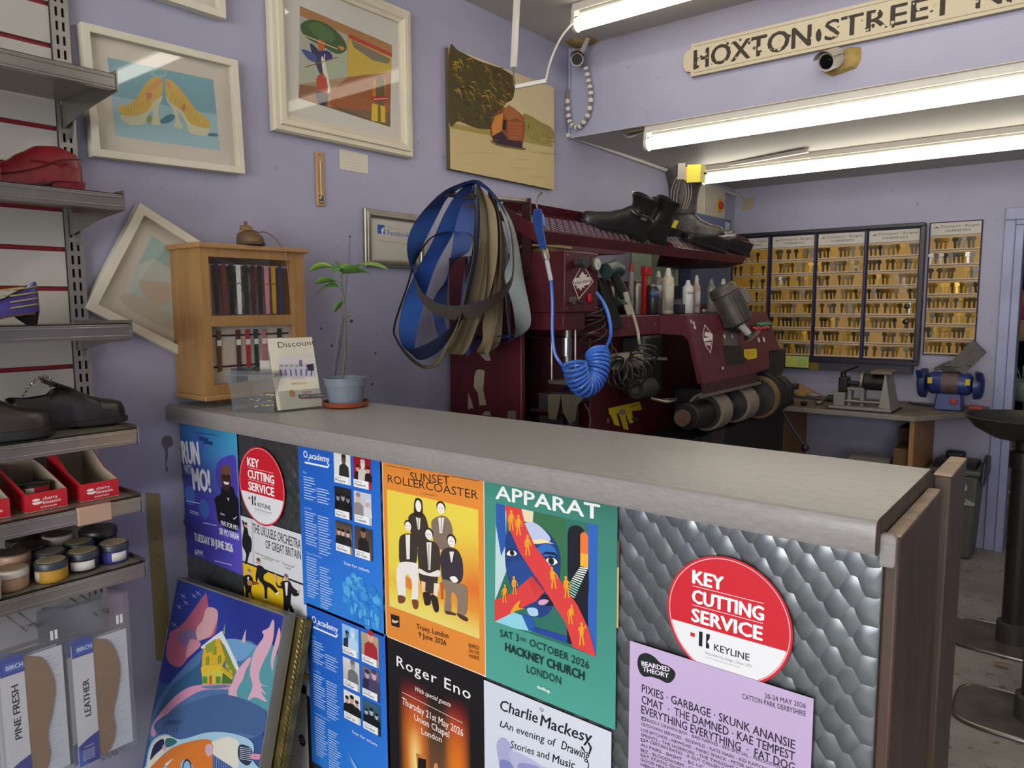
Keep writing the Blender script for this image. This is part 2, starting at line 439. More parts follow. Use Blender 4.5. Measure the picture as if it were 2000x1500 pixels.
# runs of trim: mini trunking on the soffit edge, scuff marks on the left wall
WHITE_PL = mat('white_plastic', '#cfcac0', 0.4, var=.06)
struct('trim_1', MB().tube([onX(1109,264,.012), onX(1250,314,.012), onX(1340,346,.012), onX(1440,382,.012)], .011, 8), WHITE_PL)
struct('trim_2', MB().tube([(.012, HY-.008, ZS+.005), (.012, HY-.008, ZS+.42)], .006, 6), LAV)
SCUFF = mat('scuff_marks', '#5d5a68', 0.7)
wl = bpy.data.objects['wall_left']
sc = Art((.0006, 0, 0), (0, 1, 0), (0, 0, 1))
def wl2(px, py): p = onX(px, py, .0006); return (p.y, p.z)
sc.blob([wl2(*p) for p in ((316,858),(322,852),(333,852),(338,862),(335,872),(328,876),(328,892),(325,905),(328,917),(324,921),(323,900),(322,880),(316,868))], '#6b6569')
for _ in range(45):
    y = rnd.uniform(.8, 3.0); z = rnd.uniform(1.1, 2.6); a = rnd.uniform(0, PI); L = rnd.uniform(.002, .010); q = rnd.uniform(.0006, .002)
    sc.poly([(y+L*math.cos(a+k)*(1 if k in (0, PI) else q/L), z+L*math.sin(a+k)*(1 if k in (0, PI) else q/L)) for k in (0, PI/2, PI, 3*PI/2)], rnd.choice(['#6a6672', '#77737f', '#5a5660']))
for px, py, r in ((686,627,5),(648,675,4),(627,642,3),(733,690,4),(727,750,4),(683,462,3)):
    u, v = wl2(px, py); sc.blob([(u+r*.0016*math.cos(i)*rnd.uniform(.5, 1.2), v+r*.0016*math.sin(i)*rnd.uniform(.5, 1.2)) for i in (0, 1, 2, 3, 4, 5)], '#4e4854')
sc.line([wl2(684,465), wl2(672,600), wl2(655,735)], .0025, '#86829a')
sc.line([wl2(672,620), wl2(663,690), wl2(652,740)], .003, '#77738a')
o = sc.build('paint_scuffs', wl, INK_MATT)
# strip of old brown tape low on the left wall
pts = [onX(*p, .0015) for p in ((284,962),(311,965),(326,1150),(331,1290),(305,1290),(296,1150))]
tp = Art((.002, .8, .8), (0, 1, 0), (0, 0, 1)); tp.poly([tp.uv(p) for p in pts], '#8a7c56')
for px, py in ((303,1052),(310,1085),(312,1103)):
    u, v = tp.uv(onX(px, py, .002)); tp.disc(u, v, .004, '#75673f', n=8)
tag(tp.build('packing_tape', None, INK_MATT), 'strip of old brown tape stuck down the lavender wall by the shelf ends', 'tape')
# ================================================================ fluorescent lamps
LAMP_W = mat('lamp_housing_white', '#c9c4ba', 0.45, var=.05)
TUBE = emit('fluorescent_tube_glow', '#fff6e4', TUBE_POWER)
TUBE_DIM = emit('dimmed_tube_glow', '#fff3dc', TUBE_POWER*.55)  # weaker emission, set so the beam receives less light
TUBE_BOOST = emit('boosted_tube_glow', '#fff8ea', TUBE_POWER*1.3)  # stronger emission, set to brighten the customer side
CLEAR = glass('clear_diffuser', rough=.08)
def batten(x0, x1, y, ztop, label, group=None, glow=None):
    t = thing('fluorescent_light', label, 'ceiling light', ((x0+x1)/2, y, ztop), group=group)
    MB().box(x0-.01, x1+.01, y-.03, y+.03, ztop-.032, ztop).box(x0+.02, x1-.02, y-.02, y+.02, ztop-.045, ztop-.032).build('housing', LAMP_W, t, bevel=.004)
    MB().cyl((x0, y, ztop-.076), (x1, y, ztop-.076), .027, n=20).build('tube', glow or TUBE, t)
    MB().cyl((x0-.014, y, ztop-.076), (x0, y, ztop-.076), .032, n=18).box(x0-.014, x0, y-.026, y+.026, ztop-.076, ztop-.02).build('end_cap', LAMP_W, t)
    MB().cyl((x1, y, ztop-.076), (x1+.014, y, ztop-.076), .032, n=18).box(x1, x1+.014, y-.026, y+.026, ztop-.076, ztop-.02).build('end_cap', LAMP_W, t)
    return t
batten(.33, 2.13, 2.68, ZC, 'lit tube lamp on the high ceiling above the end of the street sign', glow=TUBE_DIM)
batten(.42, 2.22, HY+.045, ZS, 'lit tube lamp along the front edge of the lowered ceiling, below the street sign')
batten(.20, 2.00, 4.24, ZS, 'lit tube lamp furthest back, nearest the wall of key boards')
for n, (x, y) in enumerate(((.45, 1.80), (2.6, 1.1), (2.6, -.4), (.6, -.3), (2.6, -1.7))):  # first lamp follows reflections in the picture glass; the others are added fill
    batten(x, x+1.8, y, ZC, 'unseen tube lamp on the high ceiling, filling the customer side with light', 'lamps over the customer side', TUBE_BOOST)
for n, (x, y) in enumerate(((2.9, 3.9),)):  # lamp added out of view to give more light
    batten(x, x+1.6, y, ZS, 'unseen tube lamp added on the lowered ceiling near the doorway for more light')
# loose cable and bracket by the nearer soffit lamp, dead fitting beside the rear lamp
t = thing('cable_gland', 'loose cable end and fixing plate at the end of the lamp below the street sign', 'cable', (.36, HY+.05, ZS))
MB().tube(smoothline([onY(1265,255,HY+.06), onY(1248,262,HY+.08), onY(1228,268,HY+.07), onY(1218,258,HY+.08), onY(1240,248,HY+.09), onY(1255,244,HY+.06)], 5), .006, 6).build('cable', mat('grey_cable', '#8d857c', .5), t)
MB().box(.30, .40, HY+.04, HY+.10, ZS-.012, ZS-.001).build('fixing_plate', mat('brown_fixing', '#6c6055', .6), t)
a = onZ(1378,330,ZS-.012); b = onZ(1578,294,ZS-.012)
t = tag(MB().beam(a, b, .03, .02).build('cable_trunking', LAMP_W, bevel=.003), 'short white trunking lying beside the rear tube lamp', 'trunking')
# pendant conduit with a dangling strip
t = thing('pendant_conduit', 'white conduit dropping from the high ceiling with a dangling end strip', 'conduit', (.30, 2.35, ZC))
top = onY(1012,-60,2.35); top.z = min(top.z, ZC)
p1 = onY(1003,132,2.35)
MB().beam(onY(1011,-30,2.35), p1, .022, .018, (0,1,0)).build('conduit', WHITE_PL, t, bevel=.002)
MB().beam(onY(1006,170,2.35), onY(1067,158,2.40), .012, .016).build('hanging_strip', WHITE_PL, t, bevel=.002)
MB().tube(smoothline([p1, onY(1003,150,2.34), onY(1004,165,2.35), onY(1008,172,2.35)], 5), .003, 6).build('wire', mat('grey_wire', '#6f675c', .5), t)
MB().tube(smoothline([onY(1066,157,2.40), onY(1075,120,2.46), onY(1092,80,2.54), onY(1112,52,2.62), onY(1128,38,2.67)], 6), .0045, 6).build('lead', WHITE_PL, t)
# ================================================================ the counter
PY = 1.07                      # face of the counter's front panel
CT, CB = 1.215, 1.18           # worktop top and underside
CX = 1.897
LAMI = mat('grey_beige_laminate', '#9d9a95', 0.34, col2='#908d88', vscale=45, stretch=(1, 2.5, 2.5), detail=8, spec=.5)
LAME = mat('grey_laminate_nosing', '#918e8b', 0.32, col2='#83807d', vscale=60, stretch=(1, 4, 4), detail=8)
CHIP = mat('chipboard_edge', '#4b3c33', 0.8, var=.35, vscale=40)
WOODB = mat('dark_brown_board', '#4d392d', 0.5, col2='#352720', vscale=7, stretch=(6, 6, .6), detail=6)
WOODE = mat('worn_board_edge', '#97806b', 0.6, var=.25, vscale=30)
CARC = mat('counter_carcass', '#4a4039', 0.7, var=.2)
STEEL = None
def jewelled():
    m = bpy.data.materials.new('engine_turned_steel'); m.use_nodes = True; nt = m.node_tree; b = nt.nodes['Principled BSDF']
    b.inputs['Base Color'].default_value = lin('#7b8082'); b.inputs['Metallic'].default_value = 0.85; b.inputs['Roughness'].default_value = 0.36
    tc = nt.nodes.new('ShaderNodeTexCoord'); mp = nt.nodes.new('ShaderNodeMapping'); mp.inputs['Scale'].default_value = (5, 1, 5)
    n = nt.nodes.new('ShaderNodeTexNoise'); n.inputs['Scale'].default_value = 9; n.inputs['Detail'].default_value = 4
    nt.links.new(tc.outputs['Object'], mp.inputs['Vector']); nt.links.new(mp.outputs['Vector'], n.inputs['Vector'])
    r = nt.nodes.new('ShaderNodeMapRange'); r.inputs['To Min'].default_value = .20; r.inputs['To Max'].default_value = .42
    nt.links.new(n.outputs['Fac'], r.inputs['Value']); nt.links.new(r.outputs['Result'], b.inputs['Roughness'])
    return m
STEEL = jewelled()
counter = thing('shop_counter', 'long grey-topped shop counter with swirled steel front covered in posters', 'counter', (.95, 1.25, 0))
prof = [(1.055,CB),(1.42,CB),(1.42,CT),(1.040,CT),(1.033,CT-.002),(1.030,CT-.008),(1.030,CB-.006),(1.033,CB-.012),(1.040,CB-.014),(1.055,CB-.012)]
x0r = .004
wt = MB()
wt.loft([[(x, y, z) for y, z in prof] for x in (x0r, CX)], True, False)
for i_ in range(3, 10): wt.m[i_] = 1
wt.add([(x0r, y, z) for y, z in prof], [tuple(range(len(prof)))])
wt.build('worktop', [LAMI, LAME], counter)
MB().add([(CX+.0006, y, z) for y, z in prof]+[(CX-.0005, y, z) for y, z in prof], [tuple(range(10)), tuple(range(19, 9, -1))]+[(i, (i+1) % 10, 10+(i+1) % 10, 10+i) for i in range(10)]).build('cut_edge', CHIP, counter)
MB().box(.01, CX+.0025, PY+.003, PY+.018, .05, CB-.003).build('carcass_board', CARC, counter)
MB().box(.02, CX-.03, 1.12, 1.40, .05, CB-.003).build('carcass', CARC, counter)
MB().box(.02, CX-.04, 1.11, 1.38, 0, .05).build('plinth', CARC, counter)
pn = MB()
pn.box(.006, CX+.002, PY, PY+.003, .05, CB-.002)
sx, sz = .0415, .0215
row = 0; z = .52
q = [(math.cos(2*PI*i/14), math.sin(2*PI*i/14)) for i in range(14)]
while z < CB-.006:
    x = .016 + (sx/2 if row % 2 else 0)
    while x < CX+.004:
        cx_, cz_ = x+rnd.uniform(-.0015, .0015), z+rnd.uniform(-.001, .001)
        rx, rz = .0228, .0290
        vs = []
        for c, s_ in q:
            px = min(max(cx_+c*rx, .007), CX+.001); pz = min(cz_+s_*rz, CB-.003)
            vs.append((px, PY-.0002-.0012*(1-s_)*.5-.0006*(1+c)*.5, pz))
        vs.append((min(max(cx_-.002+rnd.uniform(-.007, .007), .008), CX), PY-rnd.uniform(.0055, .0088), min(cz_+rnd.uniform(-.008, .008), CB-.004)))
        pn.add(vs, [(i, (i+1) % 14, 14) for i in range(14)])
        x += sx
    z += sz; row += 1
pn.build('steel_panel', STEEL, counter, smooth=75)
eb = MB().box(CX+.003, CX+.022, PY-.002, 1.385, 0, 1.187)
eb.build('end_board', WOODB, counter, bevel=.004)
MB().box(CX+.0032, CX+.0218, PY+.001, 1.384, 1.1865, 1.1905).build('board_edge', WOODE, counter, bevel=.0015)
MB().prism([(0,1.148),(.018,1.148),(.020,1.153),(.020,1.188),(.016,1.193),(.002,1.193),(0,1.19)], (CX-.0005, PY-.0165, 0), (1,0,0), (0,0,1), (0,.014,0)).build('nosing_offcut', LAME, counter, bevel=.002)
MB().box(CX+.004, CX+.032, 1.42, 1.60, 0, 1.205).build('back_board', WOODB, counter, bevel=.004)
MB().box(CX+.0042, CX+.0318, 1.4205, 1.5995, 1.2045, 1.2085).build('board_edge', WOODE, counter, bevel=.0015)

# ================================================================ posters on the counter front
LAYER_Y = PY-.0095
class Poster(Art):
    """art measured on the counter front: u = x, v = z of the shop"""
    def __init__(s, k=0, crop=(0, 0, 1), o=None, U=(1,0,0), V=(0,0,1)):
        Art.__init__(s, o or (0, LAYER_Y-.0012*k, 0), U, V); s.crop = crop
    def t(s, x, y):
        r = ray(x/s.crop[2]+s.crop[0], y/s.crop[2]+s.crop[1]); return s.uv(CAM+r*((s.o-CAM).dot(s.N)/r.dot(s.N)))
    def T(s, pts): return [s.t(*p) for p in pts]
    def p(s, pts, col): return s.poly(s.T(pts), col)
    def b(s, pts, col, k=4): return s.blob(s.T(pts), col, k)
    def l(s, pts, wd, col): return s.line(s.T(pts), wd, col)
    def e(s, c, r, col, ry=None):
        u, v = s.t(*c); k = abs(s.t(c[0]+r, c[1])[0]-u); k2 = k if ry is None else abs(s.t(c[0], c[1]+ry)[1]-v); return s.disc(u, v, k, col, k2, 18)
    def w(s, body, a, b_, h, col, bold=0.0, slant=0.0, spacing=1.0, res=2):
        """a line of lettering whose baseline runs from a to b_; h = cap height in crop pixels"""
        (u0, v0), (u1, v1) = s.t(*a), s.t(*b_)
        hh = abs(s.t(a[0], a[1]-h)[1]-v0)
        return s.text(body, u0, v0, hh, col, math.hypot(u1-u0, v1-v0), 'l', bold, math.atan2(v1-v0, u1-u0), slant, spacing, res)
    def figure(s, u, v, h, suit='#1c1b1d', skin='#d8c3b4', seed=0):
        """small printed head-and-shoulders; h = its height"""
        s.poly([(u-h*.34, v), (u+h*.34, v), (u+h*.3, v+h*.42), (u+h*.1, v+h*.55), (u-h*.1, v+h*.55), (u-h*.3, v+h*.42)], suit)
        s.disc(u, v+h*.72, h*.15, skin, h*.2, 14); s.disc(u, v+h*.86, h*.16, suit, h*.1, 12)


def mk(P, name, label, cat='poster', m=None, group=None): return tag(P.build(name, None, m), label, cat, group)

# --- blue running poster, far left
P = Poster(0, (330, 800, 3.4093))
c4 = P.T([(72,58),(448,130),(478,1098),(140,962)])
x0, x1 = c4[0][0]+.002, c4[1][0]; zt = c4[0][1]+.012; zb = (c4[2][1]+c4[3][1])/2
P.sheet(x0, zb, x1, zt, .0004, '#d8dde6')
cA, cB, cC, cD = lin('#2c66b0'), lin('#39a3c4'), lin('#3a3fa6'), lin('#2f2f8e')
def blu(tu, tv):
    a = [cD[i]*(1-tu)+lin('#5a4ec0')[i]*tu for i in range(3)]; b = [cA[i]*(1-tu)+cB[i]*tu for i in range(3)]
    k = max(0, min(1, (tv-.45)/.5)); return [a[i]*(1-k)+b[i]*k for i in range(3)]
P.field(x0, zb, x1, zt, 6, 14, blu)
for cc in ((140,575),(235,660),(205,210)): P.e(cc, 34, '#3f62b8')
P.w('RUN', (95,355), (205,365), 150, '#ecebf3', .06)
P.w('WITH', (105,425), (158,432), 62, '#e8e6f2', .02)
P.w('MO!', (165,530), (278,548), 145, '#ecebf3', .06)
P.b([(310,420),(330,345),(385,310),(440,312),(450,420),(455,560),(400,600),(330,520)], '#4a3fa8')
# printed runner in a black hoodie
P.b([(338,760),(312,640),(305,590),(345,560),(350,520),(385,500),(430,520),(440,560),(462,600),(466,700),(470,780),(440,812)], '#15151a')
P.b([(345,410),(355,378),(385,368),(408,385),(414,430),(412,490),(395,525),(372,530),(350,500),(340,455)], '#6a4a3c')
P.b([(352,470),(345,430),(362,440),(400,440),(412,460),(410,510),(385,540),(360,525)], '#3c2a25')
P.p([(362,478),(402,485),(396,500),(372,498)], '#f2efe8')
P.e((366,440), 7, '#1d1412'); P.e((395,443), 7, '#1d1412')
P.p([(388,585),(402,590),(398,612)], '#d8d2cc')
P.w('five', (345,700), (372,706), 16, '#e8e8ee', .02); P.l([(428,722),(435,730),(452,712)], .002, '#eeeeee')
P.w('FIVE FOR MO', (348,768), (462,805), 32, '#e8e8f2', .02); P.w('SIR MO FARAH', (338,828), (468,870), 44, '#e8e8f2', .03)
P.w('TUESDAY 30 JUNE 2026', (172,870), (428,950), 52, '#e6e6f2', .05)
P.w('ARRIVE FROM 5PM', (185,902), (425,985), 26, '#34539f')
P.w('6PM', (175,965), (228,978), 38, '#d4d6f0', .03)
for a, b_, h in (((190,110),(285,122),8),((162,150),(318,172),18),((118,605),(205,625),9),((140,670),(200,690),8),((140,682),(200,702),8),((228,752),(320,772),9),((305,1005),(420,1035),9)):
    P.l([a, b_], .0022, '#c9cfee' if a[1] > 200 else '#1f4a86')
P.p([(198,178),(262,190),(262,215),(200,203)], '#1d3f77'); P.p([(232,205),(292,215),(292,238),(234,226)], '#1d3f77')
mk(P, 'running_poster', 'tall blue poster of a smiling runner in black hoodie, at far left of counter')

# --- round key cutting stickers
def key_sticker(u, v, r, ry, k, label):
    P = Poster(k)
    P.disc(u, v, r, '#c8212f', ry, 64)
    P.ring(u, v, r*.965, r*.012, '#f0c8c6', 64, ry*.965)
    # white lower part
    h0 = -.24
    a0 = math.degrees(math.asin(h0))
    pts = [(u+r*.945*math.cos(math.radians(t)), v+ry*.945*math.sin(math.radians(t))) for t in [180-a0+i*(180+2*a0)/40 for i in range(41)]]
    P.poly(pts, '#e4e5e6')
    wd = r*1.13; L = u-r*.57
    P.text('KEY', L, v+ry*.46, ry*.225, '#f4f2f0', r*.50, 'l', .045)
    P.text('CUTTING', L, v+ry*.145, ry*.225, '#f4f2f0', wd, 'l', .045)
    P.text('SERVICE', L, v-ry*.165, ry*.225, '#f4f2f0', wd*.99, 'l', .045)
    for f in (.415, .105): P.rect(L, v+ry*f-.0006, L+wd, v+ry*f+.0004, '#f0d8d6')
    b = v-ry*.54
    P.rect(L-.002, b+ry*.12, L+r*.055, b+ry*.185, '#c8212f')
    P.rect(L+r*.125, b, L+r*.185, b+ry*.24, '#141414')
    P.poly([(L+r*.245, b),(L+r*.30, b),(L+r*.30, b+ry*.06),(L+r*.265, b+ry*.11),(L+r*.30, b+ry*.16),(L+r*.31, b+ry*.235),(L+r*.245, b+ry*.235)], '#141414')
    P.text('KEYLINE', L+r*.38, b, ry*.115, '#1a1a1a', r*.56, 'l', .012)
    P.text('Innovation by design | Since 1770', L+r*.24, b-ry*.10, ry*.05, '#8f9092', r*.74)
    P.rect(L+r*.24, b-ry*.155, L+r*.80, b-ry*.145, '#b9babc')
    for i in range(len(P.v)): pass
    return mk(P, 'round_sticker', label, 'sticker')
P0 = Poster(0)
ux0 = P0.t(471,950); ux1 = P0.t(552,960); 
a, b_ = P0.t(1297,1190), P0.t(1541,1230)
key_sticker(*P0.t(511,950), .104, .104, 1, 'round red and white key cutting sticker between the blue runner and music posters')
key_sticker(*P0.t(1420,1211), (b_[0]-a[0])/2, (b_[0]-a[0])/2, 1, 'large round red and white key cutting sticker on the bare steel at right')
# --- music poster: black, white and yellow panels
P = Poster(-1, (330, 800, 3.4093))
tl, tr = P.t(478,705), P.t(868,840); xl, xr = tl[0], P.t(905,1300)[0]
Wp = P.t(905,800)[0]-xl; xr = xl+Wp; zt = tl[1]; zb = zt-.42
P.sheet(xl, zb, xr, zt, .0004, '#d9dadc'); P.rect(xl, zb, xr, zt, '#d6d8db')
def pv(fx, fy): return (xl+Wp*fx, zt-.42*fy)
P.poly([pv(0,.31),pv(.64,.31),pv(.64,.86),pv(0,.86)], '#e3bd23')
P.poly([pv(.0,.86),pv(1,.86),pv(1,.90),pv(0,.90)], '#e3bd23')
for a, b_ in ((.30,.312),(.86,.866)): P.poly([pv(0,a),pv(1,a),pv(1,b_),pv(0,b_)], '#23221f')
P.poly([pv(.64,.31),pv(.648,.31),pv(.648,.86),pv(.64,.86)], '#23221f'); P.poly([pv(.185,0),pv(.19,0),pv(.19,.31),pv(.185,.31)], '#23221f')
P.w('THE UKULELE ORCHESTRA', (560,815), (878,930), 62, '#28282a', .012)
P.w('OF GREAT BRITAIN', (645,922), (880,1000), 58, '#28282a', .012)
P.w('"One of the most entertaining shows on earth"', (570,955), (735,1018), 12, '#6c5a10'); P.w('London Times', (620,990), (690,1012), 11, '#6c5a10')
P.w('"Virtuosic"', (752,1030), (845,1058), 16, '#444444'); P.w('Guardian', (775,1055), (815,1068), 12, '#444444')
BLK = '#1b1a1c'; SK = '#d7a58f'
def suited(pts_body, head, hr, hair, shirt=None):
    for q in pts_body: P.b(q, BLK, 4)
    P.e(head, hr, SK, hr*1.5); P.e((head[0], head[1]-hr*.9), hr*.95, hair, hr*.8)
    if shirt: P.p(shirt, '#e8e6e2')
suited([[(500,790),(520,785),(535,850),(548,880),(540,935),(500,930),(488,880)],[(505,930),(540,930),(532,975),(520,1020),(505,1025),(515,970)],[(488,740),(496,742),(520,800),(505,810)],[(535,840),(552,880),(548,945),(540,940)]], (512,768), 11, '#3a2b22')
suited([[(498,1110),(535,1100),(560,1130),(548,1195),(555,1240),(580,1285),(565,1282),(535,1215),(528,1272),(512,1270),(510,1200),(496,1150)],[(540,1140),(592,1152),(590,1162),(540,1166)]], (535,1080), 12, '#8a7f78', [(522,1115),(535,1112),(530,1150)])
P.l([(520,1150),(600,1158)], .004, '#a0522d'); P.b([(525,1140),(550,1140),(555,1165),(530,1170)], '#b5804a')
suited([[(585,1045),(615,1040),(640,1070),(632,1130),(690,1165),(728,1215),(720,1230),(660,1180),(655,1255),(640,1265),(634,1180),(600,1130)],[(590,1050),(598,1100),(585,1150),(578,1110)],[(620,1080),(650,1072),(655,1085),(630,1098)]], (597,1010), 13, '#5b4030')
P.b([(632,1258),(655,1262),(650,1270),(632,1268)], '#f0f0ee'); P.b([(712,1225),(730,1212),(734,1222),(720,1234)], '#f0f0ee')
suited([[(745,1150),(800,1140),(825,1180),(865,1215),(862,1240),(830,1240),(818,1225),(812,1290),(830,1330),(842,1400),(822,1400),(800,1320),(785,1370),(765,1360),(768,1280),(760,1200)],[(712,1140),(730,1170),(760,1175),(755,1190),(722,1178)]], (782,1118), 14, '#6d655e', [(772,1150),(795,1148),(790,1235),(782,1240)])
P.b([(706,1095),(716,1100),(722,1138),(708,1142)], SK); P.b([(855,1215),(870,1200),(868,1222)], SK)
P.e((642,1298), 12, '#2b2421', 10)
# lower part of the sheet, beside the leaning canvases
Q = Poster(0, (270, 1100, 3.7486))
P.crop = Q.crop
P.b([(1150,560),(1185,555),(1205,620),(1210,690),(1190,700),(1160,690),(1145,640)], BLK); P.e((1178,548), 22, SK, 32)
P.l([(1192,600),(1200,720)], .006, BLK)
o = mk(P, 'concert_poster', 'black, white and yellow poster of leaping musicians in suits, below the smaller round sticker', group=None)
# grey information sheet lower down, same column
P = Poster(-1, (270, 1100, 3.7486))
x1 = P.t(1240,1200)[0]; x0 = x1-.297; zt = P.t(1225,925)[1]+.01; zb = zt-.42
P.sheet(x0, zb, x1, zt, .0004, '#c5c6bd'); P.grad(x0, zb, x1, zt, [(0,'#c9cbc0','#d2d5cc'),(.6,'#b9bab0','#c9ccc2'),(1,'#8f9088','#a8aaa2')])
P.w('TICKETS', (1118,862), (1215,880), 0.1, '#555555') if False else None
P.w('KIDS', (1105,965), (1162,975), 22, '#3a3a38', .01); P.w('EXCLUDED', (1105,1030), (1162,1040), 22, '#3a3a38', .01)
for k, zz in enumerate((1150,1270,1385)):
    P.b([(1075,zz),(1200,zz+15),(1205,zz+95),(1070,zz+75)], '#d3d6cf', 3); P.l([(1095,zz+22),(1150,zz+28)], .003, '#8f908a')
P.e((1200,1298), 24, '#17171a', 42); P.w('RUNS', (1185,1290), (1218,1296), 10, '#d0d0ce'); P.w('TODAY', (1183,1308), (1218,1314), 10, '#d0d0ce')
mk(P, 'information_sheet', 'pale grey information sheet low down beside the gold frame, mostly hidden')

# --- blue venue listing posters
def venue(crop, tl_, tr_, logo, tiles, names, k, label, art):
    P = Poster(k, crop)
    a, b_ = P.t(*tl_), P.t(*tr_)
    x0, zt = a[0], (a[1]+b_[1])/2+.004; x1 = x0+.297; zb = zt-.42
    P.sheet(x0, zb, x1, zt, .0004, '#c9d4e6')
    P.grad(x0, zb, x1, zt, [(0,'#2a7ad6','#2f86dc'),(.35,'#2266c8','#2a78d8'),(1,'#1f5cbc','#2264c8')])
    def q(fx, fy): return (x0+.297*fx, zt-.42*fy)
    u, v = q(.07, .105)
    P.text('O', u, v, .018, '#eef2f8', .016, bold=.02); P.text('2', u+.017, v-.006, .009, '#eef2f8', .006, bold=.02); P.text('academy', u+.024, v, .0165, '#eef2f8', .076, bold=.02)
    P.line([(u+.004, v-.012), (u+.094, v-.012), (u+.099, v-.004)], .0045, '#eef2f8')
    # two columns of listings
    for col, (fx, f0, secs) in enumerate(((.06,.20,(('May',9),('June/July',13),('August/September',16))),(.235,.25,(('',6),('',15),('',16))))):
        fy = f0
        for title, n in secs:
            uu, vv = q(fx, fy)
            if title: P.text(title, uu, vv, .0062, '#9fc1ea')
            P.lines(uu, vv-.009, .05, n, .0066, '#c5d7f1', .0019, seed=k*10+n+col, jit=.45)
            for j in range(0, n, 4): P.rect(uu, vv-.0115-j*.0066-.0008, uu+.052, vv-.0115-j*.0066-.0002, '#7ea8e2'); P.lay -= 1
            P.lay += 1
            fy += (n*.0066+.028)/.42
    # six picture tiles
    tw, th = .060, .073
    for i, (bg, fig) in enumerate(tiles):
        fx = .465+(i % 2)*.235; fy = .035+(i//2)*.195
        u0, v1 = q(fx, fy); v0 = v1-th; P.grad(u0, v0, u0+tw, v1, [(0, bg[0], bg[0]), (1, bg[1], bg[1])])
        for (fu, h, suit, sk) in fig: P.figure(u0+tw*fu, v0+.018, h*th, suit, sk)
        P.rect(u0, v0, u0+tw*.86, v0+.018, '#eef0f2')
        P.rect(u0+.004, v0+.0125, u0+tw*.5, v0+.014, '#999999'); P.text(names[i], u0+.004, v0+.004, .0062, '#2a2a2e', tw*.6, bold=.02)
    u, v = q(.56, .665); P.text('Scan for tickets', u, v, .008, '#e6eefa', .09, bold=.012)
    if art == 'cloud':
        r = random.Random(3)
        for i in range(90):
            a = r.uniform(0, 2*PI); d = math.sqrt(r.random()); uu = x0+.297*.76+.066*d*math.cos(a); vv = zt-.42*.845+.058*d*math.sin(a)
            rr = r.uniform(.005, .012); P.lay = 40+i//3
            P.poly([(min(uu+rr*math.cos(t)*1.2, x1-.001), max(vv+rr*math.sin(t), zb+.001)) for t in (0,1,2,3,4,5,6)], r.choice(['#2f86d8','#3d97dc','#56abe2','#3f9ad6','#2c7ccf']))
        for i in range(14):
            uu = x0+.297*r.uniform(.56, .95); vv = zt-.42*r.uniform(.9, .98); P.rect(uu, vv, uu+.008, vv+.016, r.choice(['#3f9bdc','#5ab0e4']))
    else:
        P.line([q(.5,.82), q(.62,.9), q(.8,.955), q(.95,1.0)], [.001,.016,.010,.002], '#4f96e2')
        P.line([q(.5,.80), q(.6,.87), q(.72,.92)], [.001,.009,.001], '#86bdf0')
    return mk(P, 'listings_poster', label)
G = lambda a, b: (a, b)
venue((330,800,3.4093), (858,210), (1408,295), None,
      [(G('#d7d9d8','#e2e4e3'), [(.6,.75,'#2a2b2a','#5d4a40')]), (G('#b51f2c','#8e1522'), [(.25,.5,'#26151a','#caa092'),(.55,.7,'#c9c2bd','#e0d6cc'),(.85,.5,'#26151a','#caa092')]),
       (G('#161617','#232325'), [(.2,.55,'#0b0b0c','#8d8d8d'),(.5,.6,'#1a1a1a','#9a9a9a'),(.8,.55,'#0b0b0c','#7d7d7d')]), (G('#b9bdd0','#c9ccdb'), [(.25,.75,'#8f8788','#d7b7a6'),(.78,.6,'#d9d7da','#cda794')]),
       (G('#a38a78','#3d3733'), [(.2,.55,'#222022','#d0b09c'),(.45,.55,'#1a1a1c','#d0b09c'),(.75,.55,'#222022','#d0b09c')]), (G('#5d4a42','#463b38'), [(.5,.8,'#1d1a1b','#8f6a55')])],
      ['Raye', 'Mumford', 'Space Case', 'Counterfeit', 'Many Dreams', 'JID Club'], 0, 'upper of two blue concert listings posters with small photos, level with the runner poster', 'cloud')
venue((580,1160,4.4105), (82,88), (770,370), None,
      [(G('#79b3e4','#8cc0ea'), [(.3,.6,'#1d2b3d','#5a6d80'),(.65,.75,'#b8d6ee','#d5e4f0')]), (G('#a88f6d','#b9a27f'), [(.55,.95,'#a32a30','#d8ab94')]),
       (G('#a9abab','#d8d9d8'), [(.6,.8,'#6f7070','#a0a0a0')]), (G('#3c3a55','#6b6680'), [(.3,.7,'#2a2840','#b89ab0'),(.7,.8,'#4a4060','#c9a9b8')]),
       (G('#d6d6d3','#e4e3df'), [(.2,.6,'#17171a','#c7a18e'),(.5,.7,'#17171a','#c7a18e'),(.8,.6,'#17171a','#c7a18e')]), (G('#14202c','#3b6078'), [(.2,.5,'#101418','#a9b9c2'),(.5,.6,'#101418','#a9b9c2'),(.8,.5,'#101418','#a9b9c2')])],
      ['Estella', 'Madison', 'Goldfinger', 'Hot Phoenix', 'Gutter Girl', 'Goodies'], 0, 'lower of two blue concert listings posters with small photos, beside the black poster', 'swoosh')

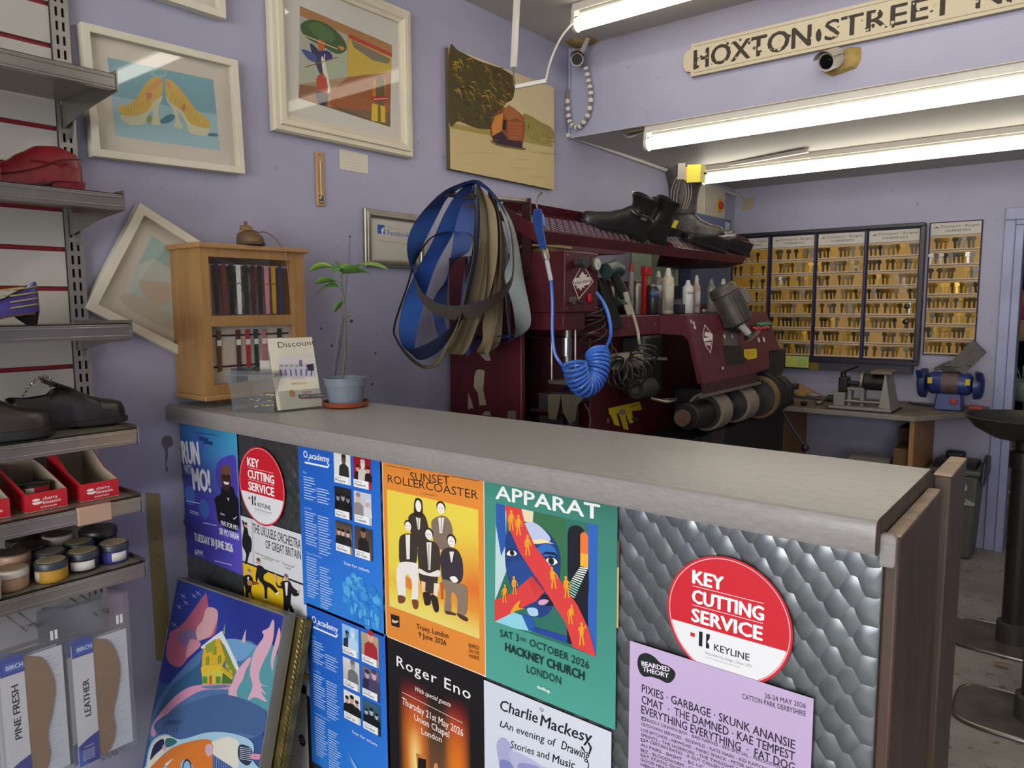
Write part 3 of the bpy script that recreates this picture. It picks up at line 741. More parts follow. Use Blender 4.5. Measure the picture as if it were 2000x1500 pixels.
# --- orange poster of five men
P = Poster(0, (730, 870, 3.3327))
a, b_ = P.t(52,58), P.t(712,176); x0 = a[0]; x1 = x0+.2945; zt = a[1]+.004; zb = zt-.42
P.sheet(x0, zb, x1, zt, .0004, '#e6e0d8'); P.rect(x0, zb, x1, zt, '#ecdccb'); P.rect(x0+.002, zb+.003, x1-.002, zt, '#e08a35')
P.l([(82,130),(240,158)], .0011, '#2d1d14'); P.l([(500,198),(685,232)], .0011, '#2d1d14')
P.w('SUNSET', (238,226), (495,256), 56, '#2d1d14', .004); P.w('ROLLERCOASTER', (92,240), (680,352), 54, '#2d1d14', .004)
P.w('~ Cloverer ~', (305,318), (418,334), 17, '#5d3a1c')
u0, vt = P.t(85,285); u1, _ = P.t(680,420); _, vb = P.t(105,1045)
yel, ora = lin('#e6d24a'), lin('#dd6a2a'); pal = lin('#e8dc8a')
def sun(tu, tv):
    k = max(0, min(1, (tu-.45)*2.2))*max(0, 1-abs(tv-.38)*2.2); f = max(0, 1-tv*6)
    c = [yel[i]*(1-k)+ora[i]*k for i in range(3)]
    g = max(0, 1-abs(tv-.24)*9)*max(0, 1-abs(tu-.5)*1.3)*.7
    c = [c[i]*(1-g)+ora[i]*g for i in range(3)]
    return [c[i]*(1-f*.6)+pal[i]*f*.6 for i in range(3)]
P.field(u0, vb, u1, vt, 16, 20, sun)
DK, MD, WH, SKN = '#3c322c', '#6e5e50', '#e9e4da', '#f1ece2'
def face(c, r, hair='#2a211c'):
    P.e((c[0], c[1]-r*.5), r*1.25, hair, r*1.5); P.e(c, r, SKN, r*1.45)
    P.e((c[0]-r*.35, c[1]-r*.1), r*.14, '#8a7a6c'); P.e((c[0]+r*.35, c[1]-r*.05), r*.14, '#8a7a6c'); P.l([(c[0]-r*.3, c[1]+r*.75), (c[0]+r*.3, c[1]+r*.8)], .0008, '#a98d7c')
P.b([(225,470),(265,435),(320,440),(350,500),(362,600),(350,680),(255,640),(240,560)], DK); P.p([(272,450),(306,450),(300,545),(288,550)], WH)
P.b([(262,400),(268,352),(290,342),(315,362),(320,430),(310,470),(268,460)], '#2c231d'); P.e((291,395), 19, SKN, 38); P.l([(291,455),(290,545)], .0016, '#3a302a')
P.b([(375,500),(410,465),(465,460),(505,510),(515,600),(490,680),(400,660),(385,580)], '#80705f'); P.p([(420,470),(460,470),(445,570),(430,570)], WH); face((438,410), 24); P.l([(441,470),(438,560)], .0016, '#57493e')
P.b([(170,600),(205,575),(250,580),(285,650),(278,760),(255,775),(175,765),(165,690)], DK); P.p([(208,580),(238,580),(235,740),(215,740)], WH); face((225,525), 20)
P.b([(158,775),(275,765),(290,800),(292,900),(288,1000),(248,1010),(252,900),(225,840),(208,860),(208,985),(160,965)], WH); P.p([(208,850),(245,870),(245,940),(208,920)], '#d9822f')
P.b([(160,975),(205,985),(200,1020),(165,1025)], '#7a4526'); P.b([(250,1005),(290,1010),(288,1060),(262,1060)], '#7a4526')
P.b([(290,660),(330,625),(390,625),(430,680),(435,800),(420,860),(400,960),(330,940),(300,870),(292,780)], DK); P.p([(345,630),(378,630),(370,810),(358,810)], WH); face((360,580), 23)
P.b([(300,800),(360,830),(425,810),(430,850),(370,850),(300,830)], WH); P.l([(361,640),(362,800)], .0016, '#3a302a')
P.p([(310,880),(340,890),(335,960),(318,950)], '#e9c7a0'); P.p([(395,895),(432,900),(415,985),(390,975)], '#e9d9c0')
P.b([(325,955),(370,965),(372,1030),(340,1040),(328,1010)], '#2b2320'); P.b([(375,975),(415,990),(425,1075),(395,1075)], '#2b2320')
P.b([(440,700),(480,665),(545,680),(580,760),(578,870),(530,905),(455,880),(440,800)], '#383038'); P.p([(495,690),(525,690),(512,760),(505,760)], WH); face((508,625), 24)
P.b([(450,870),(540,895),(605,920),(612,1020),(600,1100),(550,1095),(545,990),(505,960),(505,1090),(462,1080),(470,960),(452,920)], '#8a7763'); P.b([(497,860),(530,850),(552,880),(525,892)], SKN)
P.b([(470,1075),(530,1090),(535,1105),(480,1095)], '#4a3428'); P.b([(545,1090),(610,1120),(608,1145),(560,1120)], '#4a3428')
P.p([(435,890),(455,895),(455,1000),(440,1000)], '#c85a22')
P.p([(113,1095),(168,1112),(170,1185),(118,1170)], '#231a16'); P.b([(122,1130),(142,1140),(165,1140),(150,1155),(125,1150)], '#d8c0a0', 3)
P.w('Troxy, London', (282,1192), (488,1256), 36, '#33211a'); P.w('9 June 2026', (296,1245), (474,1302), 36, '#33211a')
for i, wd_ in enumerate(('BIRD', 'ON THE', 'WIRE')): P.w(wd_, (622,1312+i*34), (690,1330+i*34), 26, '#6e3f18')
mk(P, 'concert_poster', 'orange poster of five formally dressed men, under the middle of the counter edge')

# --- green poster with the painted face
P = Poster(0, (730, 870, 3.3327))
a, b_ = P.t(718,185), P.t(1578,345); x0 = a[0]; x1 = x0+.297; zt = a[1]+.006; zb = zt-.42
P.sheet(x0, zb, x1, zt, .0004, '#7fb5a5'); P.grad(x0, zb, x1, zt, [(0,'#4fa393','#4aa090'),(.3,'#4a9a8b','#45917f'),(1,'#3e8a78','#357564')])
P.w('Trinity Orchestra and Melting Pot present', (915,248), (1320,322), 9, '#a8cdc0')
P.w('APPARAT', (795,346), (1470,484), 92, '#eef1ec', .03)
def clipc(pts): return pts
P.p([(795,375),(1460,520),(1448,1375),(790,1145)], '#2f6f60')
P.p([(795,375),(865,390),(860,600),(870,800),(790,1010)], '#bcd6d8'); P.p([(795,375),(855,388),(862,640),(830,720),(795,520)], '#2c58a8')
P.p([(960,412),(1040,430),(1035,500),(975,520)], '#e3d6b0'); P.p([(1040,430),(1250,475),(1255,800),(1240,900),(1150,640),(1060,520)], '#356c46')
P.p([(1395,505),(1460,520),(1448,1375),(1390,1180)], '#2f62b4'); P.p([(1250,900),(1395,800),(1395,1330),(1260,1285)], '#141a26')
P.b([(1265,560),(1290,525),(1340,525),(1375,570),(1395,700),(1395,1000),(1330,1050),(1268,880),(1262,700)], '#141722')
P.p([(1345,580),(1358,565),(1380,565),(1395,590),(1396,795),(1345,785)], '#e8752f'); P.p([(1345,700),(1396,706),(1396,795),(1345,785)], '#efae3a')
for i in range(14):
    t = i/13; P.l([(1340-100*t, 795+150*t), (1395-85*t, 800+190*t)], .0022, '#e9eee6' if i < 7 else '#a5ddca')
# head
P.b([(870,560),(930,500),(1010,500),(1110,545),(1180,620),(1215,720),(1210,860),(1190,980),(1150,1080),(1080,1120),(1010,1090),(960,1010),(900,930),(862,800),(856,660)], '#1d3f7c')
P.b([(960,520),(1040,500),(1120,560),(1150,620),(1060,640),(1000,600)], '#b9c5e0'); P.b([(1060,680),(1110,640),(1170,660),(1190,720),(1110,720)], '#2f6cb8')
P.p([(1010,620),(1100,608),(1175,640),(1100,632),(1020,645)], '#ecdca0'); P.b([(880,760),(1000,760),(1060,880),(1040,960),(940,940),(880,850)], '#24498a')
P.b([(1000,1060),(1060,1060),(1070,1105),(1020,1105)], '#a9cfe4'); P.b([(1090,970),(1160,985),(1170,1040),(1100,1035)], '#121d33'); P.b([(1075,1015),(1105,1000),(1140,1010),(1115,1035),(1080,1035)], '#d9a0bd')
P.p([(790,1145),(900,1080),(980,1110),(1030,1210),(920,1190)], '#8fd0dc'); P.p([(960,1090),(1040,1120),(1060,1210),(1010,1205)], '#2458a8'); P.p([(1050,1180),(1255,1240),(1260,1285),(1030,1205)], '#27429a')
for c, rr in (((900,698),40),((1155,752),52)):
    P.b([(c[0]-rr,c[1]+8),(c[0]-rr*.4,c[1]-rr*.6),(c[0]+rr*.4,c[1]-rr*.5),(c[0]+rr,c[1]+8),(c[0]+rr*.3,c[1]+rr*.62),(c[0]-rr*.4,c[1]+rr*.55)], '#17191f')
    P.b([(c[0]-rr*.85,c[1]+8),(c[0]-rr*.3,c[1]-rr*.42),(c[0]+rr*.4,c[1]-rr*.35),(c[0]+rr*.85,c[1]+8),(c[0]+rr*.3,c[1]+rr*.5),(c[0]-rr*.4,c[1]+rr*.45)], '#eef0ec'); P.e((c[0]+2,c[1]), rr*.38, '#2a2d38', rr*.5); P.e((c[0]+2,c[1]), rr*.16, '#0c0d10', rr*.22)
P.p([(1085,720),(1120,690),(1180,695),(1210,735),(1180,712),(1120,705)], '#12182a')
# red roads
P.p([(855,388),(962,412),(985,510),(1050,650),(1150,780),(1240,910),(1330,1040),(1400,1190),(1448,1375),(1300,1310),(1250,1150),(1160,1010),(1040,830),(950,690),(880,530)], '#d8403f')
P.p([(1030,850),(1115,950),(1060,1010),(960,1060),(790,1145),(788,1005),(900,960)], '#d8403f')
for i in range(7): P.l([(1010+i*8,870-i*3),(1060+i*9,985-i*8)], .0012, '#a92f36')
FG = '#e6a02c'
def man(x, y, s=1.0, lean=0, raise_=0):
    P.e((x+lean*20, y-58*s), 10*s, FG, 13*s)
    P.b([(x-12*s+lean*18,y-40*s),(x+12*s+lean*18,y-40*s),(x+14*s+lean*8,y),(x+10*s,y+20*s),(x-12*s,y+20*s),(x-14*s+lean*6,y-5*s)], FG, 3)
    P.l([(x-6*s,y+15*s),(x-10*s,y+50*s),(x-12*s,y+88*s)], .0036*s, FG); P.l([(x+6*s,y+15*s),(x+10*s,y+50*s),(x+16*s,y+88*s)], .0036*s, FG)
    P.l([(x-12*s+lean*18,y-35*s),(x-22*s,y-5*s),(x-18*s,y+25*s-raise_*60)], .0026*s, FG); P.l([(x+12*s+lean*18,y-35*s),(x+24*s,y-8*s-raise_*20),(x+28*s,y+20*s-raise_*70)], .0026*s, FG)
man(898,480,.85); man(945,510,.85); man(1005,640,.85); man(1175,850,.9,-.6); man(1262,910,.9,-.4); man(1285,1090,.8,.4); man(1358,1215,.95,0,1); man(856,955,.75,.2); man(922,900,.75,-.2)
P.b([(895,1090),(920,1040),(960,1005),(950,1050),(985,1060),(940,1070)], FG)
P.crop = (930, 1200, 5.0)
P.w('SAT 3', (242,212), (425,262), 72, '#12332c'); P.w('RD', (445,255), (497,268), 36, '#12332c'); P.w('OCTOBER 2026', (528,300), (1108,530), 74, '#12332c')
P.w('HACKNEY CHURCH', (292,350), (1062,640), 84, '#12332c', .03); P.w('LONDON', (502,560), (836,682), 78, '#12332c')
P.w('dollop', (605,712), (730,762), 34, '#dff3e6', .06)
mk(P, 'concert_poster', 'green poster with a painted blue face crossed by red roads, beside the bare steel')
# strip of a hidden tan sheet behind it
P = Poster(-1); a, b_ = P.t(1196,1055), P.t(1210,1228); P.sheet(a[0]-.05, b_[1], P.t(1209,1100)[0], a[1], .0003, '#c9b274'); P.rect(a[0]-.05, b_[1], P.t(1209,1100)[0], a[1], '#c9b277'); P.p([(1196,1055),(1210,1057),(1209,1108),(1197,1108)], '#5d5040')
mk(P, 'yellowed_sheet', 'yellowed sheet showing as a thin strip at the right edge of the green poster', 'paper')

# --- black poster
P = Poster(0, (580, 1160, 4.4105))
a = P.t(758,355); x0 = a[0]; x1 = x0+.292; zt = a[1]-.002; zb = zt-.42
P.sheet(x0, zb, x1, zt, .0004, '#1b191b'); bk, rd, og, ye, br = lin('#121114'), lin('#a01a26'), lin('#e07a1c'), lin('#f8dd8a'), lin('#7a5236')
def fire(tu, tv):
    d = abs(tu-.31)/.13 if tu < .5 else abs(tu-.74)/.10
    glow = max(0, 1-(d/1.25)**2); t = 1-tv
    if t < .18: return bk
    hot = max(0, min(1, (t-.22)/.3))
    c = [rd[i]*(1-hot)+og[i]*hot for i in range(3)]
    if tu < .5: k = max(0, 1-d*1.4)*max(0, min(1, (t-.42)/.16)); c = [c[i]*(1-k)+ye[i]*k for i in range(3)]
    base = bk
    if .31 < tu < .74: mm = max(0, min(1, (t-.2)/.5))*.9; base = [bk[i]*(1-mm)+br[i]*mm for i in range(3)]
    g = glow*min(1, (t-.18)/.14)
    return [base[i]*(1-g)+c[i]*g for i in range(3)]
P.field(x0, zb, x1, zt, 32, 30, fire)
P.w('Roger Eno', (860,618), (1495,912), 92, '#f0eeea', .012, spacing=1.15)
P.w('With special guests', (1010,830), (1322,975), 42, '#e9dfd8', .008, .25); P.l([(905,845),(1428,1113)], .0011, '#efe3da')
P.w('Thursday 21st May 2026', (905,945), (1432,1230), 62, '#f2e8de', .008); P.w('Union Chapel', (1012,1085), (1312,1240), 58, '#f2e8de', .008); P.w('London', (1075,1205), (1248,1282), 54, '#f2e8de', .008)
P.p([(1025,1370),(1110,1400),(1110,1520),(1040,1520)], '#c07a44'); P.p([(1045,1410),(1112,1425),(1112,1560),(1040,1560)], '#120d0c'); P.b([(1180,1475),(1200,1455),(1215,1480),(1210,1540),(1180,1540)], '#c98a63')
mk(P, 'concert_poster', 'black poster with glowing red and orange light below white lettering')

# --- white hand-lettered poster
P = Poster(0, (930, 1200, 5.0))
a = P.t(75,625); x0 = a[0]; x1 = x0+.295; zt = a[1]-.003; zb = zt-.42
P.sheet(x0, zb, x1, zt, .0004, '#d5dae3'); P.rect(x0, zb, x1, zt, '#d3d9e4')
for pts, c in (([(200,1260),(260,1200),(330,1260),(380,1400),(420,1520),(250,1520),(215,1400)], '#a7abcf'),([(330,1330),(520,1400),(640,1480),(760,1520),(400,1520)], '#b5b8d8'),([(240,1420),(330,1440),(360,1520),(240,1520)], '#7f84bd'),([(420,1450),(560,1470),(640,1520),(430,1520)], '#8f93c6')): P.b(pts, c)
BK = '#1b1a1f'
def brush(body, a, b_, h, bold=.008, sl=.25): P.w(body, a, b_, h, BK, bold, sl, res=2)
brush('Charlie', (228,930), (595,1062), 110, .02); brush('Mackesy', (625,1085), (1120,1260), 118, .02)
brush('An evening of', (262,1108), (770,1290), 74); brush('Drawing', (830,1310), (1095,1425), 90, .015)
brush('Stories and', (335,1300), (710,1420), 74); brush('Music', (745,1440), (960,1510), 84, .015)
P.l([(640,948),(622,920),(632,912),(642,925),(656,922),(658,940),(640,948)], .0012, BK); P.l([(1095,1250),(1122,1300),(1105,1360),(1065,1345),(1030,1290)], [.004,.005,.003,.002,.005], BK); P.l([(1090,1430),(1100,1480),(1080,1530)], .0022, BK)
P.l([(250,1040),(235,1090),(265,1100)], .003, BK)
mk(P, 'event_poster', 'white poster with black brush handwriting and pale blue wash')

# --- lilac festival poster
P = Poster(3, (1220, 1240, 5.0))
a, b_ = P.t(52,52), P.t(1846,630); x0, x1 = a[0], b_[0]; zt = (a[1]+b_[1])/2; zb = zt-.42
P.sheet(x0, zb, x1, zt, .0005, '#c4b0d0'); P.grad(x0, zb, x1, zt, [(0,'#b7a2c6','#bda8ca'),(1,'#c3aed2','#bda9cb')])
P.b([(125,260),(150,195),(215,178),(290,215),(350,275),(420,300),(485,350),(495,400),(460,455),(410,470),(340,435),(260,410),(185,405),(140,350)], '#18231f', 6)
P.w('BEARDED', (168,298), (440,362), 46, '#e5dcec', .035); P.w('THEORY', (178,352), (430,422), 46, '#e5dcec', .035)
TX = '#241f2b'
P.w('20-24 MAY 2026', (1370,616), (1770,718), 50, '#3a3342', .012); P.w('CATTON PARK DERBYSHIRE', (1150,622), (1770,796), 52, '#3a3342', .012)
P.w('PIXIES · GARBAGE · SKUNK ANANSIE', (168,556), (1662,1118), 82, TX, .012)
P.w('CMAT  ·  THE DAMNED · KAE TEMPEST', (166,664), (1660,1232), 82, TX, .012)
P.w('EVERYTHING EVERYTHING  ·  FAT DOG', (164,762), (1660,1340), 82, TX, .012)
P.p([(165,796),(210,808),(210,842),(165,832)], '#17231f'); P.p([(158,1005),(200,1018),(200,1048),(158,1036)], '#17231f')
P.w('AE', (172,826), (204,834), 22, '#e2d8e8', .02); P.w('AE', (165,1030), (195,1038), 20, '#e2d8e8', .02)
rows = [('BADLY DRAWN BOY - BAD NERVES - BIG SPECIAL - FEROCIOUS DOG', (222,845), (1655,1352)), ('GETDOWN SERVICES - IDLEWILD - KATE NASH - KID KAPICHI - LAMBRINI', (162,880), (1655,1420)),
        ('LOS BITCHOS - NEWDAD - PANIC SHACK - PETER HOOK & THE LIGHT', (162,935), (1655,1470)), ('SPRINTS - THE HORRORS - THE TWILIGHT SAD - WARMDUSCHER', (162,985), (1655,1525)),
        ('A CERTAIN RATIO - A GUY CALLED GERALD - ADULT DVD - ARXX', (205,1042), (1655,1580)), ('AU PAIRS - BASHT. - BC UC - BEANS ON TOAST - BIG JOANIE', (160,1082), (1655,1635)),
        ('BEZ - BLOODWORM - CHALK - DEADLETTER - DITZ - DREAMWIFE', (160,1135), (1655,1690)), ('EAT STATIC DJ SET - EMF - ENOLA GAY - FEET - FROGLORD', (160,1182), (1655,1740)),
        ('GOOD HEALTH GOOD WEALTH - GRANDMAS HOUSE - HONESTY', (160,1228), (1655,1790)), ('HENGE - HOTWAX - HUGH CORNWELL - JOHN ROBB', (160,1275), (1655,1840))]
for body, p0, p1 in rows: P.w(body, p0, p1, 31, '#4a4152', .008)
mk(P, 'festival_poster', 'lilac festival line-up poster overlapping the large round sticker')
# ================================================================ slatwall shelving on the left
SLAT = mat('slatwall_grey_laminate', '#b5b1a8', 0.4, var=.04)
RED_IN = mat('red_groove_insert', '#7c1a22', 0.4)
ZINC = mat('zinc_steel', '#a3a09a', 0.35, metal=.85, var=.1)
ZINC2 = mat('dull_steel', '#a09c96', .26, metal=.92, var=.12, vscale=14)
BOARD = mat('grey_green_shelf_board', '#7d7768', 0.25, var=.08)
GLASSB = mat('dark_glass_edge', '#1d211b', 0.15)
sw = thing('slatwall_panel', 'pale grey slatwall panel with red grooves behind the shoe shelves', 'display panel', (0, 0, .3))
y0s, y1s = -.9, .785
zz = [.345+.1*i for i in range(24)]
b = MB(); prev = .3
for z in zz: b.box(.003, .021, y0s, y1s, prev, z-.006); prev = z+.006
b.box(.003, .021, y0s, y1s, prev, 2.65).box(.003, .008, y0s, y1s, .3, 2.65); b.build('slat_panel', SLAT, sw)
g = MB()
for z in zz: g.box(.008, .0125, y0s, y1s, z-.0058, z+.0058).box(.0125, .0195, y0s, y1s, z-.0059, z-.0042)
g.build('groove_insert', RED_IN, sw)
up = thing('slotted_upright', 'slotted steel upright at the right edge of the slatwall', 'shelf upright', (.015, .80, .25))
b = MB(); z = .27; yA, yB, yC, yD, yE, yF = .787, .797, .803, .812, .818, .829
b.box(.002, .026, yA, yB, .25, 2.66).box(.002, .026, yC, yD, .25, 2.66).box(.002, .026, yE, yF, .25, 2.66)
while z < 2.66:
    b.box(.002, .0258, yB, yC, z, z+.012).box(.002, .0258, yD, yE, z, z+.012); z += .034
b.build('slotted_channel', ZINC, up); MB().box(.0015, .006, yA+.001, yF-.001, .26, 2.65).build('channel_back', mat('slot_dark', '#2a2522', .8), up)
SHELVES = [(2.022, 'topmost, above the red shoes'), (1.756, 'holding the red shoes'), (1.460, 'holding the purple court shoe'), (1.212, 'holding the black lace-up shoes'), (1.047, 'holding the red cardboard trays'), (.884, 'lowest, holding the jars of polish')]
YE = .80
for z, which in SHELVES:
    s = thing('display_shelf', 'steel-edged display shelf on the slatwall, '+which, 'shelf', (.17, .3, z), group='shoe shelves on the slatwall')
    MB().box(.03, .322, -.8, YE-.004, z-.009, z-.002).build('shelf_board', BOARD, s)
    MB().box(.3225, .327, -.8, YE-.004, z-.006, z+.001).build('glass_edge', GLASSB, s)
    r = MB().box(.3275, .334, -.8, YE-.004, z-.036, z-.002).box(.318, .3274, -.8, YE-.004, z-.036, z-.0295).box(.3342, .3355, -.8, YE-.004, z-.031, z-.027).box(.3342, .3355, -.8, YE-.004, z-.011, z-.007)
    r.build('front_rail', ZINC2, s, bevel=.0012)
    MB().prism([(.03, z+.004),(.338, z+.008),(.338, z-.038),(.20, z-.05),(.03, z-.075)], (0, YE-.0035, 0), (1,0,0), (0,0,1), (0,.003,0)).build('end_plate', ZINC2, s)
    MB().prism([(.026, z-.01),(.20, z-.012),(.20, z-.022),(.07, z-.05),(.05, z-.10),(.026, z-.10)], (0, .807, 0), (1,0,0), (0,0,1), (0,.004,0)).build('bracket', ZINC, s)

# ---------------------------------------------------------------- shoe making
def lerp_tab(tab, t):
    for i in range(len(tab)-1):
        a, b = tab[i], tab[i+1]
        if t <= b[0]:
            k = (t-a[0])/(b[0]-a[0] or 1); k = k*k*(3-2*k)*.5+k*.5
            return [x+(y-x)*k for x, y in zip(a[1:], b[1:])]
    return list(tab[-1][1:])
def foot(mb, L, tab, open_from=0.0, open_to=0.0, insole=.01, wall=.004, n=26, pw=.55, side=0.0):
    """shoe upper along +Y (heel y=0, toe y=L); tab rows: t, base z, half width, top height, centre shift"""
    rings = []; kinds = []
    for i in range(n+1):
        t = i/n; z0, w, h, cx = lerp_tab(tab, t); y = L*t
        if t > .9: pass
        r = []
        op = open_from < t < open_to
        for k in range(4):                                  # outer left wall
            a = k/4*(PI/2 if not op else PI/2*.78); r.append((cx-w*math.cos(a)**pw, y, z0+h*math.sin(a)**.8))
        if op:
            xl, _, zl = r[-1]; xl -= cx; iw = max(.001, -xl-wall)
            zin = z0+insole
            r += [(cx-iw, y, zl), (cx-iw*.98, y, (zl+zin)/2), (cx-iw*.9, y, zin+.002), (cx-iw*.4, y, zin), (cx+iw*.4, y, zin), (cx+iw*.9, y, zin+.002), (cx+iw*.98, y, (zl+zin)/2), (cx+iw, y, zl)]
        else:
            for k in range(8):
                a = PI*(.40+.20*k/7); r.append((cx-w*(abs(math.cos(a))**.8)*(1 if math.cos(a) > 0 else -1), y, z0+h*(math.sin(a)**.5)))
        for k in range(3, -1, -1):
            a = k/4*(PI/2 if not op else PI/2*.78); r.append((cx+w*math.cos(a)**pw, y, z0+h*math.sin(a)**.8))
        rings.append(r); kinds.append(op)
    nn = len(rings[0]); b = len(mb.v); mb.v += [mb.M @ Vector(p) for r in rings for p in r]
    for i in range(n):
        for j in range(nn):
            a, c = i*nn+j, i*nn+(j+1) % nn
            mb.f.append([b+a, b+c, b+c+nn, b+a+nn]); mb.m.append(1 if (kinds[i] and kinds[i+1] and 4 <= j <= 10) else 0)
    mb.f.append([b+q for q in range(nn-1, -1, -1)]); mb.m.append(0); mb.f.append([b+n*nn+q for q in range(nn)]); mb.m.append(0)
    return mb
def outline(tab, L, z0, z1, grow=.004, n=26, t0=0.0, t1=1.0, mb=None, follow=True):
    """sole slab following the shoe's plan"""
    mb = mb or MB(); rings = []
    for i in range(n+1):
        t = t0+(t1-t0)*i/n; zb, w, h, cx = lerp_tab(tab, t); lift = zb if follow else 0
        y = L*t+(grow if i == n and t1 == 1 else (-grow if i == 0 and t0 == 0 else 0)); ww = w+grow
        lo, hi = (z0+lift if follow else z0), z1+lift
        rings.append([(cx-ww, y, lo), (cx-ww, y, hi), (cx+ww, y, hi), (cx+ww, y, lo)])
    return mb.loft(rings)
OXF = [(0,.0,.020,.060,0),(.04,.0,.029,.072,0),(.18,.0,.032,.068,0),(.34,.0,.033,.072,0),(.48,.0,.037,.078,.0),(.62,.0,.044,.062,.002),(.76,.0,.048,.046,.003),(.88,.0,.045,.040,.003),(.96,.001,.032,.032,.002),(1,.002,.012,.018,.001)]
def scale_tab(tab, kw, kh, lift=None):
    return [(t, z*kh+(lift(t) if lift else 0), w_*kw, h*kh, c) for t, z, w_, h, c in tab]
def laced_shoe(name, label, cat, loc, rot, up, sole, lining, L=.285, kw=1, kh=1, sole_h=.016, heel_h=.016, laces=None, group=None, cap=False, open_to=.36, strap=None):
    t = thing(name, label, cat, loc, rot, group)
    z0 = sole_h
    tab = scale_tab(OXF, kw, kh, lambda q: z0)
    foot(MB(), L, tab, .03, open_to, .02).build('upper', [up, lining], t, True, smooth=60)
    s = outline([(a, 0, w_, h, c) for a, z, w_, h, c in tab], L, .004, z0+.002, .005, mb=MB()); s.box(-.032*kw, .032*kw, -.004, L*.27, -.0, heel_h*.7)
    s.box(-.04*kw, .044*kw, L*.55, L*.9, 0, .006); s.build('sole', sole, t, True, bevel=.002)
    if cap:
        foot(MB(Matrix.Translation((0, L*.745, .0008))), L*.258, [(0,z0,.0487*kw,.0475*kh,.003),(.3,z0,.048*kw,.043*kh,.003),(.6,z0,.0435*kw,.0395*kh,.003),(.85,z0+.001,.032*kw,.0335*kh,.002),(1,z0+.002,.0125*kw,.019*kh,.001)]).build('toe_cap', up if cap is True else cap, t, True, smooth=60)
    tg = MB(); hb = .078*kh+z0
    if laces: tg.loft([[(-.02*kw, L*f, z), (0, L*f, z+.007), (.02*kw, L*f, z), (0, L*f, z-.005)] for f, z in ((.30, hb+.016), (.36, hb+.008), (.45, hb-.001), (.56, hb-.014), (.62, hb-.024))]); laces and tg.build('tongue', up, t, True)
    if laces:
        for k in range(4):
            f = .40+.058*k; z_ = z0+(.079-.014*k)*kh+.004
            MB().tube([(-.022*kw, L*f-.004, z_-.007), (-.008, L*f, z_), (.010, L*f+.003, z_), (.024*kw, L*f+.006, z_-.007)], .0019, 6).build('lace', laces, t, True)
    if strap: strap(t, L, z0)
    return t
def high_boot(name, label, loc, rot, up, sole, L=.27, H=.30, kw=1, group=None, shaft=None, lining=None, heel=.028, flare=1.15, mats=None, dip_=.022, sw=1.0):
    t = thing(name, label, 'boot', loc, rot, group); z0 = heel*.62
    tab = [(0,heel,.020,.085,0),(.05,heel,.031,.105,0),(.18,heel*.98,.034,.125,0),(.34,heel*.8,.034,.115,0),(.48,heel*.55,.036,.085,0),(.62,heel*.4,.042,.062,.002),(.78,heel*.35,.044,.046,.003),(.9,heel*.4,.036,.038,.003),(.97,heel*.45,.022,.028,.002),(1,heel*.5,.008,.014,.001)]
    tab = [(a, z, w_*kw, h, c) for a, z, w_, h, c in tab]
    foot(MB(), L, tab).build('vamp', up, t, True, smooth=60)
    rings = []
    for i in range(15):
        f = i/14; z = heel+.075+(H-heel-.075)*f; ry = (.060+.022*f*flare-.012*math.sin(f*PI)); rx = (.036*kw+.024*f*flare-.004*math.sin(f*PI))*sw; ry *= sw
        yc = .062+.012*f; dip = lambda a: (dip_*math.cos(2*a) if i == 14 else dip_*.55*math.cos(2*a)*f)
        rings.append([(rx*math.sin(a), yc+ry*math.cos(a), z-(dip(a) if f > .6 else 0)) for a in (2*PI*k/22 for k in range(22))])
    mb = MB(); mb.loft(rings, True, False)
    inner = [[(x*.93, .074+(y-.074)*.93, z) for x, y, z in r] for r in rings]
    mb.k = 1; mb.loft([rings[-1], inner[-1]], True, False); mb.loft([inner[-1], inner[9]], True, False); mb.loft([inner[9], [(0,.07,heel+.12)]*22], True, False)
    mb.build('shaft', [shaft or up, lining or up], t, True, smooth=60)
    outline([(a, z-.004, w_, h, c) for a, z, w_, h, c in tab], L, -.004, .003, .004, t0=.30, mb=MB()).build('sole', sole, t, True)
    MB().hexa([(-.027*kw,.0,0),(.027*kw,.0,0),(.025*kw,.062,0),(-.025*kw,.062,0),(-.031*kw,-.003,heel),(.031*kw,-.003,heel),(.033*kw,.09,heel*.93),(-.033*kw,.09,heel*.93)]).build('heel', sole, t, True, bevel=.002)
    return t

BLK_L = mat('black_leather', '#1c1a1a', .34, var=.25, vscale=30, bump=.15, bscale=90)
BLK_R = mat('black_rubber', '#171615', .6, var=.1)
DKB_L = mat('dark_brown_leather', '#2c2523', .32, var=.25, vscale=20, bump=.12, bscale=70)
LIN = mat('dark_lining', '#14120f', .8)
TANL = mat('tan_lining', '#7c5238', .6, var=.1)
RED_L = mat('dark_red_leather', '#7d1c24', .38, var=.22, vscale=18, bump=.3, bscale=45)
RED_L2 = mat('bright_red_leather', '#a52226', .36, var=.2, vscale=18, bump=.2, bscale=45)

